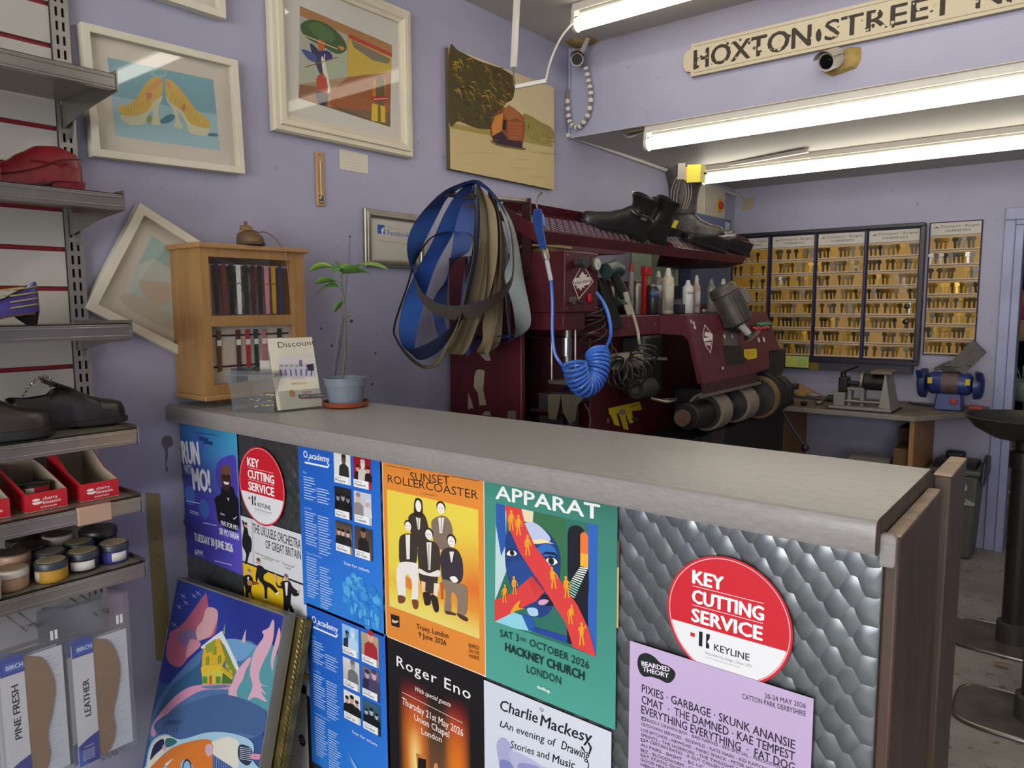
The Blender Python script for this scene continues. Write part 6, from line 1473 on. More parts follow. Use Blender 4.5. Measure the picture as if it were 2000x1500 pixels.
# console face details
XF = .601
A = Poster(o=(XF+.0005, 0, 0), U=(0,1,0), V=(0,0,1), crop=(980, 330, 4.0))
dm = [(632,738),(718,880),(600,1022),(550,885)]
A.p(dm, '#d8cfc6'); A.p([(632,748),(711,880),(602,1010),(556,885)], '#571620')
A.p([(632,800),(650,828),(668,822),(662,845),(690,842),(694,862),(565,868),(570,852),(612,848),(604,838)], '#d8cfc6'); A.p([(566,905),(690,880),(688,900),(640,915),(652,930),(630,925),(618,955),(602,930),(580,935),(590,920)], '#d8cfc6')
A.p([(562,868),(700,858),(698,884),(566,908)], '#d8cfc6'); A.w('standard', (572,902), (694,880), 26, '#7a3a40', .03)
A.p([(668,985),(700,980),(698,1030),(668,1035)], '#8a1018')
A.build('maker_badge', mach)
g = onX(980+717/4, 330+745/4, XF)
gg = MB().cyl((XF, g.y, g.z), (XF+.018, g.y, g.z), .026, n=24).build('pressure_gauge', STL, mach, bevel=.002); MB().cyl((XF+.0182, g.y, g.z), (XF+.0190, g.y, g.z), .021, n=24).build('gauge_face', mat('gauge_white', '#c9c5ba', .3), gg)
MB().beam((XF+.0195, g.y, g.z), (XF+.0195, g.y+.012, g.z-.012), .0015, .0008).build('gauge_needle', BLKM, gg)
k = onX(980+575/4, 330+735/4, XF)
MB().cyl((XF, k.y, k.z), (XF+.022, k.y, k.z), .016, n=18).cyl((XF+.022, k.y, k.z), (XF+.05, k.y, k.z), .021, n=18).build('regulator_knob', DKG, mach, bevel=.003)
k = onX(980+555/4, 330+1028/4, XF)
MB().cyl((XF, k.y-.012, k.z), (XF+.018, k.y-.012, k.z), .014, n=14).build('hose_tap', STL, mach); MB().beam((XF+.018, k.y-.01, k.z), (XF+.026, k.y+.025, k.z-.012), .010, .010).build('tap_handle', BLKM, mach, bevel=.002)
k = onX(980+684/4, 330+1008/4, XF)
MB().box(XF, XF+.005, k.y-.010, k.y+.010, k.z-.016, k.z+.016).build('rocker_switch', mat('red_switch', '#c4141c', .3), mach, bevel=.002)
for yy, zz_ in ((2.213,1.675),(2.213,1.485),(2.41,1.675),(2.41,1.485)): MB().cyl((XF-.001, yy, zz_), (XF+.002, yy, zz_), .004, n=10).build('screw', STL, mach)
# bits on the console top
MB().box(.40, .52, 2.22, 2.27, 1.6905, 1.705).tube(smoothline([(.36,2.21,1.70),(.42,2.205,1.715),(.50,2.24,1.712),(.56,2.3,1.703)],5), .007, 7).build('pipe_elbow', mat('brass_pipe', '#7a6846', .45, metal=.7, var=.2), mach)
# black diagonal stay between console and ledge
MB().hexa([(.575,2.43,1.60),(.60,2.43,1.60),(.60,2.50,1.60),(.575,2.50,1.60),(.575,2.53,1.40),(.60,2.53,1.40),(.60,2.62,1.40),(.575,2.62,1.40)]).build('diagonal_stay', BLKM, mach, bevel=.003)
for k_ in range(4): MB().cyl((.58, 2.70+.07*k_*(1+.3*k_), 1.41), (.583, 2.70+.07*k_*(1+.3*k_), 1.41), .006, n=10).build('rivet', MARD if k_ % 2 else STL, mach)
# sloping hood over the rollers
hx = lambda z: .70+(1.45-z)*.285
def hp(y, z, d=0.0): return Vector((hx(z)+d, y, z+d*.28))
fp = [(2.985,1.45),(3.96,1.45),(4.03,1.25),(3.86,1.25),(3.80,1.165),(3.62,1.155),(2.985,1.155)]
mb = MB(); a_ = [hp(y, z) for y, z in fp]; b_ = [hp(y, z, -.012) for y, z in fp]; n_ = len(fp)
mb.add(a_+b_, [tuple(range(n_)), tuple(range(2*n_-1, n_-1, -1))]+[(i, (i+1) % n_, n_+(i+1) % n_, n_+i) for i in range(n_)]); mb.build('hood_front', MAR2, mach)
MB().prism([(.50,1.45),(.698,1.45),(.782,1.155),(.762,1.155),(.715,1.34),(.69,1.362),(.50,1.366)], (0, 2.975, 0), (1,0,0), (0,0,1), (0,.0095,0)).build('hood_side', MAR, mach)
MB().box(.50, .697, 2.985, 3.96, 1.438, 1.45).build('hood_top', MAR2, mach)
MB().hexa([hp(2.98,1.112),hp(3.61,1.112),hp(3.61,1.112,-.01),hp(2.98,1.112,-.01),hp(2.98,1.1545),hp(3.61,1.1545),hp(3.61,1.1545,-.01),hp(2.98,1.1545,-.01)]).build('hood_lip', MARD, mach)
MB().hexa([hp(2.98,1.098,.012),hp(3.61,1.098,.012),hp(3.61,1.098,-.03),hp(2.98,1.098,-.03),hp(2.98,1.111,.012),hp(3.61,1.111,.012),hp(3.61,1.111,-.03),hp(2.98,1.111,-.03)]).build('lip_edge', STL, mach)
HM = lambda: Poster(o=hp(3.0, 1.45, .0008), U=(0,1,0), V=(-.285,0,1), crop=(1260, 560, 5.0))
A = HM(); A.p([(760,580),(945,580),(985,750),(795,765)], '#15130f'); A.build('dark_opening', mach)
A = HM(); A.p([(765,425),(890,425),(905,575),(765,575)], '#5c5652'); A.build('steel_plate', mach)
A = HM(); A.p([(580,365),(662,470),(655,560),(640,655),(590,580),(560,480)], '#cfc4be'); A.p([(583,378),(655,470),(648,560),(636,640),(594,572),(567,482)], '#6a2c36')
A.p([(585,440),(640,450),(660,470),(655,500),(580,480)], '#d8d0ca'); A.p([(570,500),(660,490),(655,520),(572,535)], '#d8d0ca'); A.p([(578,545),(640,540),(642,580),(600,570)], '#c2b6b0'); A.build('hood_badge', mach)
for x, y, r_, c in ((450,340,9,'#b9a8a4'),(475,355,9,'#b9a8a4'),(485,395,10,'#c9bdb8'),(775,485,9,'#cfc9c4'),(850,482,9,'#cfc9c4'),(1110,518,10,'#d8d2cc'),(1160,516,10,'#d8d2cc'),(630,972,14,'#241012'),(908,910,14,'#241012')):
    A = HM(); A.lay = 2; A.e((x,y), r_, c); A.build('hood_screw', mach)
k = hp(onX(1260+760/5, 560+800/5, .78).y, onX(1260+760/5, 560+800/5, .78).z)
MB().sphere(k+Vector((.008,0,0)), .010, 12, 8).build('bolt', STL, mach)
A = Poster(o=hp(3.0, 1.45, .0014), U=(0,1,0), V=(-.285,0,1), crop=(1260, 560, 5.0))
A.p([(965,612),(1088,604),(1092,690),(1070,702),(1000,710),(965,680)], '#c9ad26')
for i in range(3): A.l([(985,640+18*i),(1070,632+18*i)], .002, '#7d6a1e')
tag(A.build('sticky_note', None, INK_MATT), 'yellow note stuck to the sloping hood of the maroon machine', 'note')
MB().hexa([(.50,3.965,1.10),(.72,3.965,1.10),(.72,4.20,1.10),(.50,4.20,1.10),(.50,3.965,1.26),(.735,3.965,1.245),(.735,4.20,1.245),(.50,4.20,1.26)]).build('rear_cover', DKG, mach, bevel=.004)
# roller shaft with wheels
SX, SZ = .735, 1.012
MB().cyl((SX, 2.90, SZ), (SX, 4.18, SZ), .022, n=16).build('roller_shaft', STL, mach)
MB().cyl((SX, 2.885, SZ), (SX, 2.90, SZ), .036, n=24).cyl((SX, 2.883, SZ), (SX, 2.885, SZ), .012, n=14).build('shaft_cap', mat('brown_rubber', '#5f473a', .6, var=.2), mach)
MB().cyl((SX, 2.93, SZ), (SX, 3.12, SZ), .058, n=28).build('dust_sleeve', BLKM, mach, bevel=.004)
for y0_, y1_, r_, m_, nm in ((3.12,3.235,.088,GRIT,'sanding_wheel'),(3.43,3.56,.090,GRIT,'sanding_wheel'),(3.76,3.80,.112,mat('brown_felt', '#6e5636', .9, var=.2),'polishing_wheel'),(3.98,4.05,.10,BLKM,'polishing_wheel')):
    o = MB().cyl((SX, y0_, SZ), (SX, y1_, SZ), r_, n=36).build(nm, m_, mach, bevel=.004)
    MB().lathe([(r_*.86, 0), (r_*.84, -.004), (r_*.5, -.002), (.03, -.010), (.001, -.010)], (SX, y0_-.0005, SZ), (0,1,0), 28).build('wheel_hub', DKG, o)
for y0_, y1_ in ((3.24,3.42),(3.57,3.75),(3.82,3.97)): MB().box(.52, .70, y0_, y1_, .93, 1.10).build('wheel_guard', BLKM, mach, bevel=.008)
MB().lathe([(.125, 0), (.128, .02), (.120, .03), (.10, .034)], (SX-.01, 3.82, SZ), (0,1,0), 32).build('guard_ring', BLKM, mach)
MB().box(.4805, .72, 3.02, 4.25, .0, .90).build('dust_hopper', BLKM, mach, bevel=.01); MB().hexa([(.70,3.12,.70),(.74,3.12,.70),(.74,3.30,.70),(.70,3.30,.70),(.70,3.12,.88),(.76,3.12,.91),(.76,3.30,.91),(.70,3.30,.88)]).build('hopper_flap', DKG, mach)
MB().tube([(.70,4.16,.95),(.80,4.16,.80),(.86,4.16,.72)], .008, 8).sphere((.87,4.16,.70), .022, 14, 8).build('brake_lever', BLKM, mach)
MB().cyl((.60,4.18,1.10), (.70,4.18,1.10), .04, n=20).build('end_bearing', STL, mach, bevel=.004)
# edge trimming head beside the hood
MB().cyl((.56, 2.62, 1.262), (.56, 2.83, 1.262), .036, n=24).build('trimmer_roller', mat('pale_rubber_roller', '#857b6d', .6, var=.15), mach, bevel=.003)
MB().cyl((.56, 2.612, 1.262), (.56, 2.62, 1.262), .014, n=16).build('roller_cap', STL, mach)
MB().box(.482, .60, 2.80, 2.97, 1.10, 1.362).build('trimmer_head', BLKM, mach, bevel=.012)
MB().cyl((.60, 2.73, 1.14), (.60, 2.86, 1.14), .042, n=24).build('trimmer_wheel', DKG, mach, bevel=.004); MB().cyl((.60, 2.72, 1.14), (.60, 2.73, 1.14), .016, n=14).build('wheel_nut', STL, mach)
MB().beam((.60, 2.80, 1.27), (.64, 2.92, 1.26), .012, .012).build('trimmer_arm', STL, mach)
MB().tube(smoothline([(.60,2.86,1.09),(.66,2.90,1.075),(.67,2.96,1.08),(.62,2.98,1.075),(.60,2.93,1.075)], 5), .006, 6).build('wire_guard', STL, mach)
# grinding motor on the hood
ma, mb_ = onX(1408, 560, .70), onX(1446, 634, .78); ax = (mb_-ma).normalized(); L = (mb_-ma).length
MOT = mat('grimy_motor_grey', '#4a4640', .5, metal=.3, var=.35, vscale=16)
m_ = MB(); m_.lathe([(.001,-.004),(.055,-.002),(.066,.012),(.068,.04),(.066,.042),(.062,.044),(.062,L-.012),(.052,L-.004),(.02,L)], ma, ax, 32); motor = m_.build('motor', MOT, mach)
fb = MB(); a1 = ax.orthogonal().normalized(); b1 = ax.cross(a1)
for i in range(22):
    an = 2*PI*i/22; d = a1*math.cos(an)+b1*math.sin(an); fb.beam(ma+ax*.05+d*.0635, ma+ax*(L-.018)+d*.0635, .0035, .007, d)
fb.build('cooling_fins', MOT, motor)
sd = (R_ - ax*R_.dot(ax)).normalized(); c_ = ma+ax*(L*.45)+sd*.078
MB().add([], []); tb = MB(); up_ = sd.cross(ax); vs = [c_+sd*s1*.016+ax*s2*.036+up_*s3*.03 for s1 in (-1,1) for s2 in (-1,1) for s3 in (-1,1)]
tb.add(vs, [(0,1,3,2),(4,6,7,5),(0,4,5,1),(2,3,7,6),(0,2,6,4),(1,5,7,3)]); tb.build('terminal_box', mat('grey_terminal_box', '#56544f', .5), motor, bevel=.004)
e_ = ma+ax*L; d_ = e_+ax*.052+R_*.018
MB().cyl(e_, d_, .018, .015, n=18).build('spindle', mat('white_collar', '#aaa69c', .4), motor, bevel=.003); MB().cyl(d_, d_+ax*.012, .026, .03, n=18).build('chuck', BLKM, motor)
dx = (ax+R_*.22).normalized(); MB().cyl(d_+ax*.012, d_+ax*.012+dx*.006, .052, n=32).build('sanding_disc', mat('brown_sanding_disc', '#6d4a3c', .8, var=.1), motor)
MB().hexa([hp(3.42,1.36,.0),hp(3.55,1.36,.0),hp(3.55,1.36,.03),hp(3.42,1.36,.03),ma+ax*.10+Vector((-.03,-.03,-.02)),ma+ax*.10+Vector((-.03,.05,-.02)),ma+ax*.10+Vector((.0,.05,-.02)),ma+ax*.10+Vector((.0,-.03,-.02))]).build('motor_bracket', BLKM, mach)
for i in range(4):
    p = onX(1470+7*i, 640-1.2*i, .74); MB().cyl(p, p+Vector((.03,.004,-.012)), .008, n=10).build('push_button', mat('red_button', '#a32a2c', .4), mach, bevel=.002)
    p = onX(1478+6*i, 632-.6*i, .73); MB().cyl(p, p+Vector((.03,.004,-.010)), .008, n=10).build('push_button', mat('green_button', '#2c6a52', .4), mach, bevel=.002)
MB().box(.70, .73, 3.70, 3.93, 1.355, 1.385).build('switch_plate', MAR2, mach)
# sloping mesh shelf on top
fxz, bxz = Vector((.515, 0, 1.757)), Vector((.335, 0, 1.857)); sy0, sy1 = 2.17, 4.12
U_s = (bxz-fxz).normalized(); N_s = Vector((-U_s.z, 0, U_s.x)); N_s = -N_s if N_s.z < 0 else N_s; Wd = (bxz-fxz).length
def sp3(a, y, d=0.0): return fxz+U_s*a+N_s*d+Vector((0, y, 0))
def slab(mb, a0, a1, y0, y1, d0, d1): return mb.hexa([sp3(a0,y0,d0),sp3(a1,y0,d0),sp3(a1,y1,d0),sp3(a0,y1,d0),sp3(a0,y0,d1),sp3(a1,y0,d1),sp3(a1,y1,d1),sp3(a0,y1,d1)])
slab(MB(), -.004, .0, sy0, sy1, -.040, .006).build('front_lip', MAR2, mach) ; slab(MB(), Wd, Wd+.004, sy0, sy1, -.01, .035).build('back_rail', MAR, mach)
slab(MB(), .0, Wd, sy0-.004, sy0, -.04, .012).build('end_rail', MAR, mach); slab(MB(), 0, Wd, sy1, sy1+.004, -.04, .012).build('end_rail', MAR, mach)
lat = MB(); y = sy0-.25
while y < sy1+.05:
    for s_ in (1, -1):
        ya, yb = (y, y+.22) if s_ > 0 else (y+.22, y); a0, a1 = 0.0, Wd
        for q in (0, 1):
            pass
        if min(ya, yb) >= sy0 and max(ya, yb) <= sy1: lat.beam(sp3(0, ya), sp3(Wd, yb), .006, .002, N_s)
        else:
            t0 = max(0, min(1, (sy0-ya)/(yb-ya))) if s_ > 0 else 0; t1 = 1
            lo, hi = sorted(((sy0-ya)/(yb-ya), (sy1-ya)/(yb-ya))); lo, hi = max(0, lo), min(1, hi)
            if hi-lo > .05: lat.beam(sp3(Wd*lo, ya+(yb-ya)*lo), sp3(Wd*hi, ya+(yb-ya)*hi), .006, .002, N_s)
    y += .046
lat.build('mesh_tray', MAR, mach)
MB().hexa([(.31,2.30,1.691),(.50,2.30,1.691),(.50,2.80,1.71),(.31,2.80,1.71),(.31,2.26,1.80),(.50,2.26,1.765),(.50,2.84,1.765),(.31,2.84,1.80)]).build('shelf_bracket', MAR, mach)
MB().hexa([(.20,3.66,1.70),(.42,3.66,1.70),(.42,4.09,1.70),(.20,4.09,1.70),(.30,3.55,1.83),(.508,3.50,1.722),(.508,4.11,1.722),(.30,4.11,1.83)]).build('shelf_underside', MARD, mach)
MB().box(.085, .12, 3.98, 4.06, 1.4505, 1.75).box(.085, .30, 3.99, 4.05, 1.70, 1.75).build('shelf_post', MAR, mach)
MB().box(.05, .08, 2.6, 4.0, 1.4505, 1.62).build('ledge_backboard', mat('grimy_back_panel', '#3a3235', .7, var=.3), mach)

# ---------------------------------------------------------------- abrasive belts hanging on the peg
BL = mat('blue_belt_backing', '#3f68b4', .5, var=.1, vscale=8); BL2 = mat('slate_blue_belt_backing', '#566aa8', .55, var=.12, vscale=10); NV = mat('navy_belt', '#2c3d60', .6, var=.15)
BR_ = mat('brown_abrasive', '#63564a', .85, var=.12, vscale=60); TN = mat('tan_belt', '#8a7a5c', .85, var=.15, vscale=50, stretch=(2, 2, 30)); GY = mat('grey_belt', '#8b9595', .6, var=.1)
crop_b = lambda q: (740+q[0]/3.75, 330+q[1]/3.75)
def belt(E1, E2, y1, y2, mi, mo, label, closed=True):
    n = max(len(E1), len(E2))
    yy = (lambda y, i, m: y if not isinstance(y, (tuple, list)) else y[0]+(y[1]-y[0])*i/max(1, m-1))
    p = smoothline([onY(*crop_b(q), yy(y1, i, len(E1))) for i, q in enumerate(E1)], 6, closed); q_ = smoothline([onY(*crop_b(q), yy(y2, i, len(E2))) for i, q in enumerate(E2)], 6, closed)
    mb = MB(); th = .0009; nrm = []
    N = len(p)
    for i in range(N):
        a = (p[(i+1) % N if closed else min(N-1, i+1)]-p[i-1 if closed or i else 0]); n_ = a.cross(q_[i]-p[i]); nrm.append(n_.normalized() if n_.length > 1e-9 else Vector((0,1,0)))
    for k, s_ in ((0, 1), (1, -1)):
        mb.k = k; mb.loft([[p[i]+nrm[i]*th*s_, q_[i]+nrm[i]*th*s_] for i in range(N)]+([[p[0]+nrm[0]*th*s_, q_[0]+nrm[0]*th*s_]] if closed else []), False, False)
    o = mb.build('abrasive_belt', [mi, mo], smooth=180, origin=p[0]); return tag(o, label, 'abrasive belt', 'abrasive belts on the machine peg')
belt([(690,82),(500,150),(370,260),(265,390),(212,520),(215,650),(258,775),(310,890),(380,955),(460,990),(560,1003),(700,985),(850,920),(940,840),(978,765),(980,600),(958,430),(915,300),(860,205),(780,120)],
     [(690,112),(590,145),(500,215),(440,320),(350,500),(290,630),(264,765),(290,925),(370,1030),(480,1090),(600,1105),(740,1070),(870,990),(950,890),(984,790),(990,600),(968,430),(905,300),(848,212),(770,140)], 1.76, 1.85, BL, BR_, 'short blue and brown belt looped in front of all the other hanging belts')
belt([(600,150),(480,330),(380,560),(280,740),(190,950),(150,1130),(155,1240),(200,1318),(330,1290),(480,1200),(570,1105),(610,1000),(650,800),(690,560),(705,300),(700,130)],
     [(690,115),(600,330),(540,480),(430,680),(350,900),(300,1100),(265,1270),(262,1375),(330,1395),(440,1335),(535,1215),(600,1120),(700,750),(735,480),(735,260),(705,125)], 1.82, 1.90, BL, NV, 'bright blue belt hanging in a long loop down the left side')
belt([(640,130),(560,420),(535,600),(500,800),(420,920),(395,1010),(420,1180),(480,1290)], [(700,130),(700,420),(660,600),(530,690),(500,900),(500,1000),(480,1100),(530,1280)], 1.88, 1.95, BL2, BL, 'creased slate blue belt end hanging inside the loops', False)
belt([(715,110),(750,300),(745,500),(690,750),(640,960),(560,1130),(500,1320),(560,1360),(640,1340),(720,1150),(780,900),(800,600),(790,300),(750,150)],
     [(735,130),(850,300),(870,600),(830,850),(750,1100),(680,1250),(640,1335),(600,1350),(560,1330),(600,1150),(660,900),(700,600),(710,300),(712,150)], 1.90, (1.93, 1.98), TN, BR_, 'wide tan cloth belt in the middle of the hanging bunch')
belt([(800,180),(860,400),(845,850),(765,1100),(760,1250),(720,1335),(760,1350),(810,1340),(870,1100),(880,850),(880,400),(830,190)],
     [(830,190),(905,420),(912,800),(905,1100),(885,1270),(800,1345),(770,1340),(760,1300),(830,1080),(850,800),(850,420),(810,200)], 1.97, 2.04, TN, GY, 'narrow tan belt hanging just right of the wide tan one')
belt([(850,205),(930,420),(960,640),(920,780),(980,1000),(1000,1180),(985,1232),(960,1240),(930,1000),(900,640),(870,400),(845,210)],
     [(870,210),(990,430),(1060,800),(1110,1060),(1095,1170),(1000,1236),(970,1230),(960,1000),(950,640),(900,400),(860,215),(855,205)], 2.02, 2.11, GY, GY, 'pale grey belt at the right edge of the hanging bunch')
belt([(420,480),(280,640),(200,870),(108,1150),(130,1260),(220,1390),(330,1460),(440,1430),(505,1310),(570,1180),(640,900),(690,500)],
     [(430,480),(290,640),(210,870),(120,1150),(140,1255),(225,1365),(330,1440),(425,1400),(490,1290),(555,1170),(625,900),(680,500)], 1.80, 1.87, TN, BR_, 'brown belt seen edge-on, hanging lowest on the left')
belt([(640,640),(690,1000),(700,1205),(800,1230),(980,1215),(940,1260),(880,1275),(760,1240),(690,1235),(640,1000)],
     [(660,640),(710,1000),(700,1225),(800,1255),(985,1235),(930,1275),(880,1280),(740,1262),(640,1360),(600,1000)], 2.02, 2.09, BL, BL, 'thin blue belt showing at the bottom behind the tan belts')
pk = onY(*crop_b((640,275)), 1.9)
t = thing('belt_peg', 'steel peg on the machine end holding the hanging belts', 'peg', (pk.x, 2.19, pk.z))
MB().cyl((pk.x+.03, 2.199, pk.z+.045), (pk.x+.0, 1.80, pk.z+.03), .009, n=12).build('peg_bar', STL, t); MB().box(pk.x+.01, pk.x+.05, 2.195, 2.1995, 1.60, pk.z+.055).build('peg_plate', MARD, t)
MB().beam(pk+Vector((-.03,-.02,0)), pk+Vector((.03,.12,.01)), .02, .01).build('hook_tongue', mat('brown_leather_strip', '#5c4a34', .7), t)

# ---------------------------------------------------------------- hoses and coiled leads
HOSE = mat('blue_hose', '#3d6cc4', .32); HOSE2 = mat('blue_handle', '#2c4a8c', .35)
def coil(axis, r, turns, n_per=18):
    ax_ = smoothline(axis, 14); N = turns*n_per; out = []; u = None
    for i in range(N+1):
        f = i/N*(len(ax_)-1); k = min(int(f), len(ax_)-2); p = ax_[k].lerp(ax_[k+1], f-k); t_ = (ax_[k+1]-ax_[k]).normalized()
        if u is None: u = t_.orthogonal().normalized()
        u = (u-t_*u.dot(t_)).normalized(); v = t_.cross(u); an = 2*PI*i/n_per; out.append(p+(u*math.cos(an)+v*math.sin(an))*r)
    return out
HY_ = 2.08
h = lambda x, y, d=0.0: onY(x, y, HY_+d)
t = thing('air_hose', 'blue coiled air hose with blow gun hooked on the mesh shelf', 'air hose', h(1130, 740))
cpts = coil([h(1122,712,-.03), h(1128,736,-.015), h(1140,752,.01), h(1156,744,.05), h(1166,722,.08), h(1168,700,.10), h(1166,690,.11)], .0385, 19)
MB().tube(smoothline([h(1076,545), h(1079,590), h(1079,650), h(1084,690), h(1098,714), cpts[0]], 6)+cpts[1:]+smoothline([cpts[-1], h(1189,668,.10), h(1193,645,.09), h(1188,615,.1), h(1178,590,.12), h(1166,572,.2)], 6)[1:], .0058, 8).build('hose', HOSE, t)
MB().tube([h(1067,505), h(1076,548)], .008, 10).build('spring_sleeve', mat('white_spring', '#b7bccb', .4), t)
MB().lathe([(.010,0),(.013,.01),(.013,.035),(.010,.045)], h(1068,508), (h(1060,478)-h(1068,508)), 14).build('coupling', STL, t)
gp = MB().loft([[h(x-w_, y, -.012), h(x+w_, y, -.012), h(x+w_, y, .012), h(x-w_, y, .012)] for x, y, w_ in ((1061,487,7),(1058,470,8),(1052,445,9),(1050,425,10),(1050,408,8))]).build('gun_grip', HOSE2, t, bevel=.004)
MB().beam(h(1058,418), h(1061,442), .010, .012).build('trigger', HOSE, gp, bevel=.002)
MB().tube(smoothline([h(1050,408), h(1047,396), h(1050,386), h(1056,378), h(1061,376)], 5), .0028, 8).build('nozzle', STL, gp)
CAB = mat('dark_coiled_lead', '#2b2927', .4); WHC = mat('cream_cable', '#b3aa93', .5)
g_ = lambda x, y, d=0.0: onX(x, y, .66+d)
t = thing('coiled_lead', 'grey coiled cable sagging beside the blue hose', 'cable', g_(1230, 720))
c2 = coil([g_(1192,712), g_(1205,728,.01), g_(1225,732,.02), g_(1245,722,.02), g_(1256,700,.01), g_(1258,682)], .054, 9)
MB().tube(c2, .0036, 6).build('coil', CAB, t)
MB().tube(smoothline([c2[-1], g_(1248,665), g_(1246,648), g_(1240,625), g_(1232,600), g_(1226,588)], 6), .006, 7).build('tail', WHC, t)
MB().cyl(g_(1226,588), g_(1222,572), .011, n=12).build('connector', mat('cream_connector', '#a8a08c', .4), t)
t = thing('coiled_lead', 'thin dark coiled lead hanging behind the blue hose', 'cable', onX(1160, 640, .55))
MB().tube(coil([onX(1150,598,.56), onX(1153,625,.56), onX(1158,650,.56), onX(1168,680,.56), onX(1182,702,.56)], .055, 7), .0032, 6).build('coil', CAB, t)
# dark green air gun hanging in front of the ledge
q2 = lambda x, y, d=0.0: onX(1180+x/6.667, 480+y/6.667, .62+d)
GRN = mat('dark_green_tool', '#1f3530', .4, var=.1)
t = thing('air_tool', 'dark green pistol-shaped tool hanging below the mesh shelf', 'tool', q2(150, 400))
MB().tube([q2(20,330), q2(130,290), q2(190,330)], .030, 12).build('tool_body', GRN, t); MB().tube([q2(120,350), q2(180,480), q2(250,620), q2(280,690)], [.020,.021,.022,.024], 12).build('handle', mat('black_grip', '#232524', .45), t)
MB().tube([q2(262,650), q2(290,700)], .028, 12).build('handle_base', mat('grey_green_cap', '#4b6a62', .4), t); MB().tube([q2(130,180), q2(150,250), q2(160,290)], .010, 8).build('hanging_bail', STL, t)
MB().tube([q2(10,430), q2(40,440), q2(90,380)], .008, 8).build('trigger', BLKM, t); MB().tube([q2(282,700), q2(300,800), q2(330,880)], .012, 10).build('air_fitting', WHC, t)
# yellow tape tabs on the cabinet front
A = Poster(o=(.4835, 0, 0), U=(0,1,0), V=(0,0,1), crop=(860, 580, 5.0))
A.p([(1642,1088),(1945,1020),(1968,1100),(1650,1150)], '#cdb526'); A.p([(1660,1145),(1720,1135),(1752,1260),(1700,1250)], '#cdb526'); A.p([(1740,1130),(1800,1120),(1840,1300),(1790,1290)], '#c9b022'); A.p([(1800,1120),(1870,1110),(1885,1230),(1850,1235)], '#cdb526')
A.b([(1745,1110),(1790,1095),(1810,1130),(1790,1150),(1750,1140)], '#8a8476'); A.b([(1620,1190),(1650,1180),(1655,1220),(1630,1240)], '#6a4a40'); A.b([(1870,1180),(1935,1185),(1930,1220),(1880,1210)], '#4a3a30')
A.p([(1860,1060),(1945,1040),(1950,1055),(1870,1078)], '#a8921c')
tag(A.build('yellow_tape', None, INK_MATT), 'torn yellow tape tabs stuck low on the front of the maroon machine', 'tape')
# leather patterns on the end panel
LEA = mat('pale_leather_offcut', '#9a8f80', .7, var=.1)
def offcut(px_pts, label, m=LEA, d=.0, y=2.1985, name='leather_pattern'):
    mb = MB(); pts = [onY(860+x/5, 580+yv/5, y) for x, yv in px_pts]; n_ = len(pts)
    mb.add([p for p in pts]+[p+Vector((0,-.002,0)) for p in pts], [tuple(range(n_)), tuple(range(2*n_-1, n_-1, -1))]+[(i, (i+1) % n_, n_+(i+1) % n_, n_+i) for i in range(n_)]); return tag(mb.build(name, m), label, 'leather offcut', 'offcuts on the machine end')
offcut([(350,720),(385,705),(435,720),(430,800),(420,900),(450,1055),(385,1060),(370,940),(330,880),(335,780)], 'pale curved leather pattern hanging on the machine end panel')
offcut([(275,940),(300,1000),(325,1085),(272,1095)], 'small pale leather triangle at the left edge of the machine end panel')
offcut([(385,560),(475,545),(495,625),(445,620)], 'pale leather offcut just below the hanging belts')
offcut([(410,1150),(440,1115),(485,1120),(495,1160)], 'rounded tan offcut by the counter edge below the curved pattern', y=2.1985)
offcut([(655,1185),(665,1110),(735,1110),(742,1195)], 'grey rounded offcut on the red machine post by the counter edge', mat('grey_leather_offcut', '#6a625c', .7), y=2.1845)
# small bins, press and hanging leather in the open bay
BIN = mat('black_storage_bin', '#2b292a', .5, var=.1)
def bay_bin(c, label):
    t = thing('parts_bin', label, 'storage bin', c, group='black parts bins in the machine bay'); x, y, z = c
    mb = MB(); w_, d, hh, th = .075, .11, .062, .003
    mb.box(x-d, x, y, y+w_, z, z+th).box(x-d, x, y, y+th, z+th, z+hh).box(x-d, x, y+w_-th, y+w_, z+th, z+hh).box(x-d, x-d+th, y+th, y+w_-th, z+th, z+hh).box(x-th, x, y+th, y+w_-th, z+th, z+hh*.55); mb.build('bin_body', BIN, t)
    MB().box(x, x+.0015, y+.012, y+w_-.012, z+.006, z+.03).build('label_strip', mat('grey_strip', '#55524f', .5), t)
for zz_, nm in ((1.10,'upper black parts bin in the machine bay'),(1.015,'middle black parts bin in the machine bay'),(.93,'lower black parts bin in the machine bay')): bay_bin((.56, 2.245, zz_), nm)
for zz_ in (1.0965, 1.0115, .9265): MB().box(.4135, .5605, 2.235, 2.33, zz_-.003, zz_+.003).build('bin_rail', MARD, mach)
t = thing('heel_press', 'dark steel press with round pad in the machine bay', 'press', (.50, 2.36, .9))
MB().box(.43, .56, 2.335, 2.42, 1.19, 1.205).cyl((.49,2.38,1.205),(.49,2.38,1.404),.016,n=12).build('press_frame', STL, t); MB().lathe([(.02,0),(.055,.01),(.06,.04),(.04,.06),(.02,.07)], (.52,2.385,1.115), (0,0,1), 24).build('press_pad', BLKM, t); MB().cyl((.50,2.36,1.30),(.50,2.36,1.37),.022,n=16).build('cylinder', mat('aluminium', '#8f8f92', .3, metal=.9), t)
MB().cyl((.44,2.345,1.206),(.44,2.345,1.404),.005,n=8).build('guide_rod', STL, t); MB().cyl((.55,2.345,1.206),(.55,2.345,1.404),.005,n=8).build('guide_rod', STL, t); MB().box(.46,.53,2.34,2.40,.0,1.115).build('press_column', BLKM, t)
SUE = mat('dark_olive_leather', '#57503f', .8, var=.15)
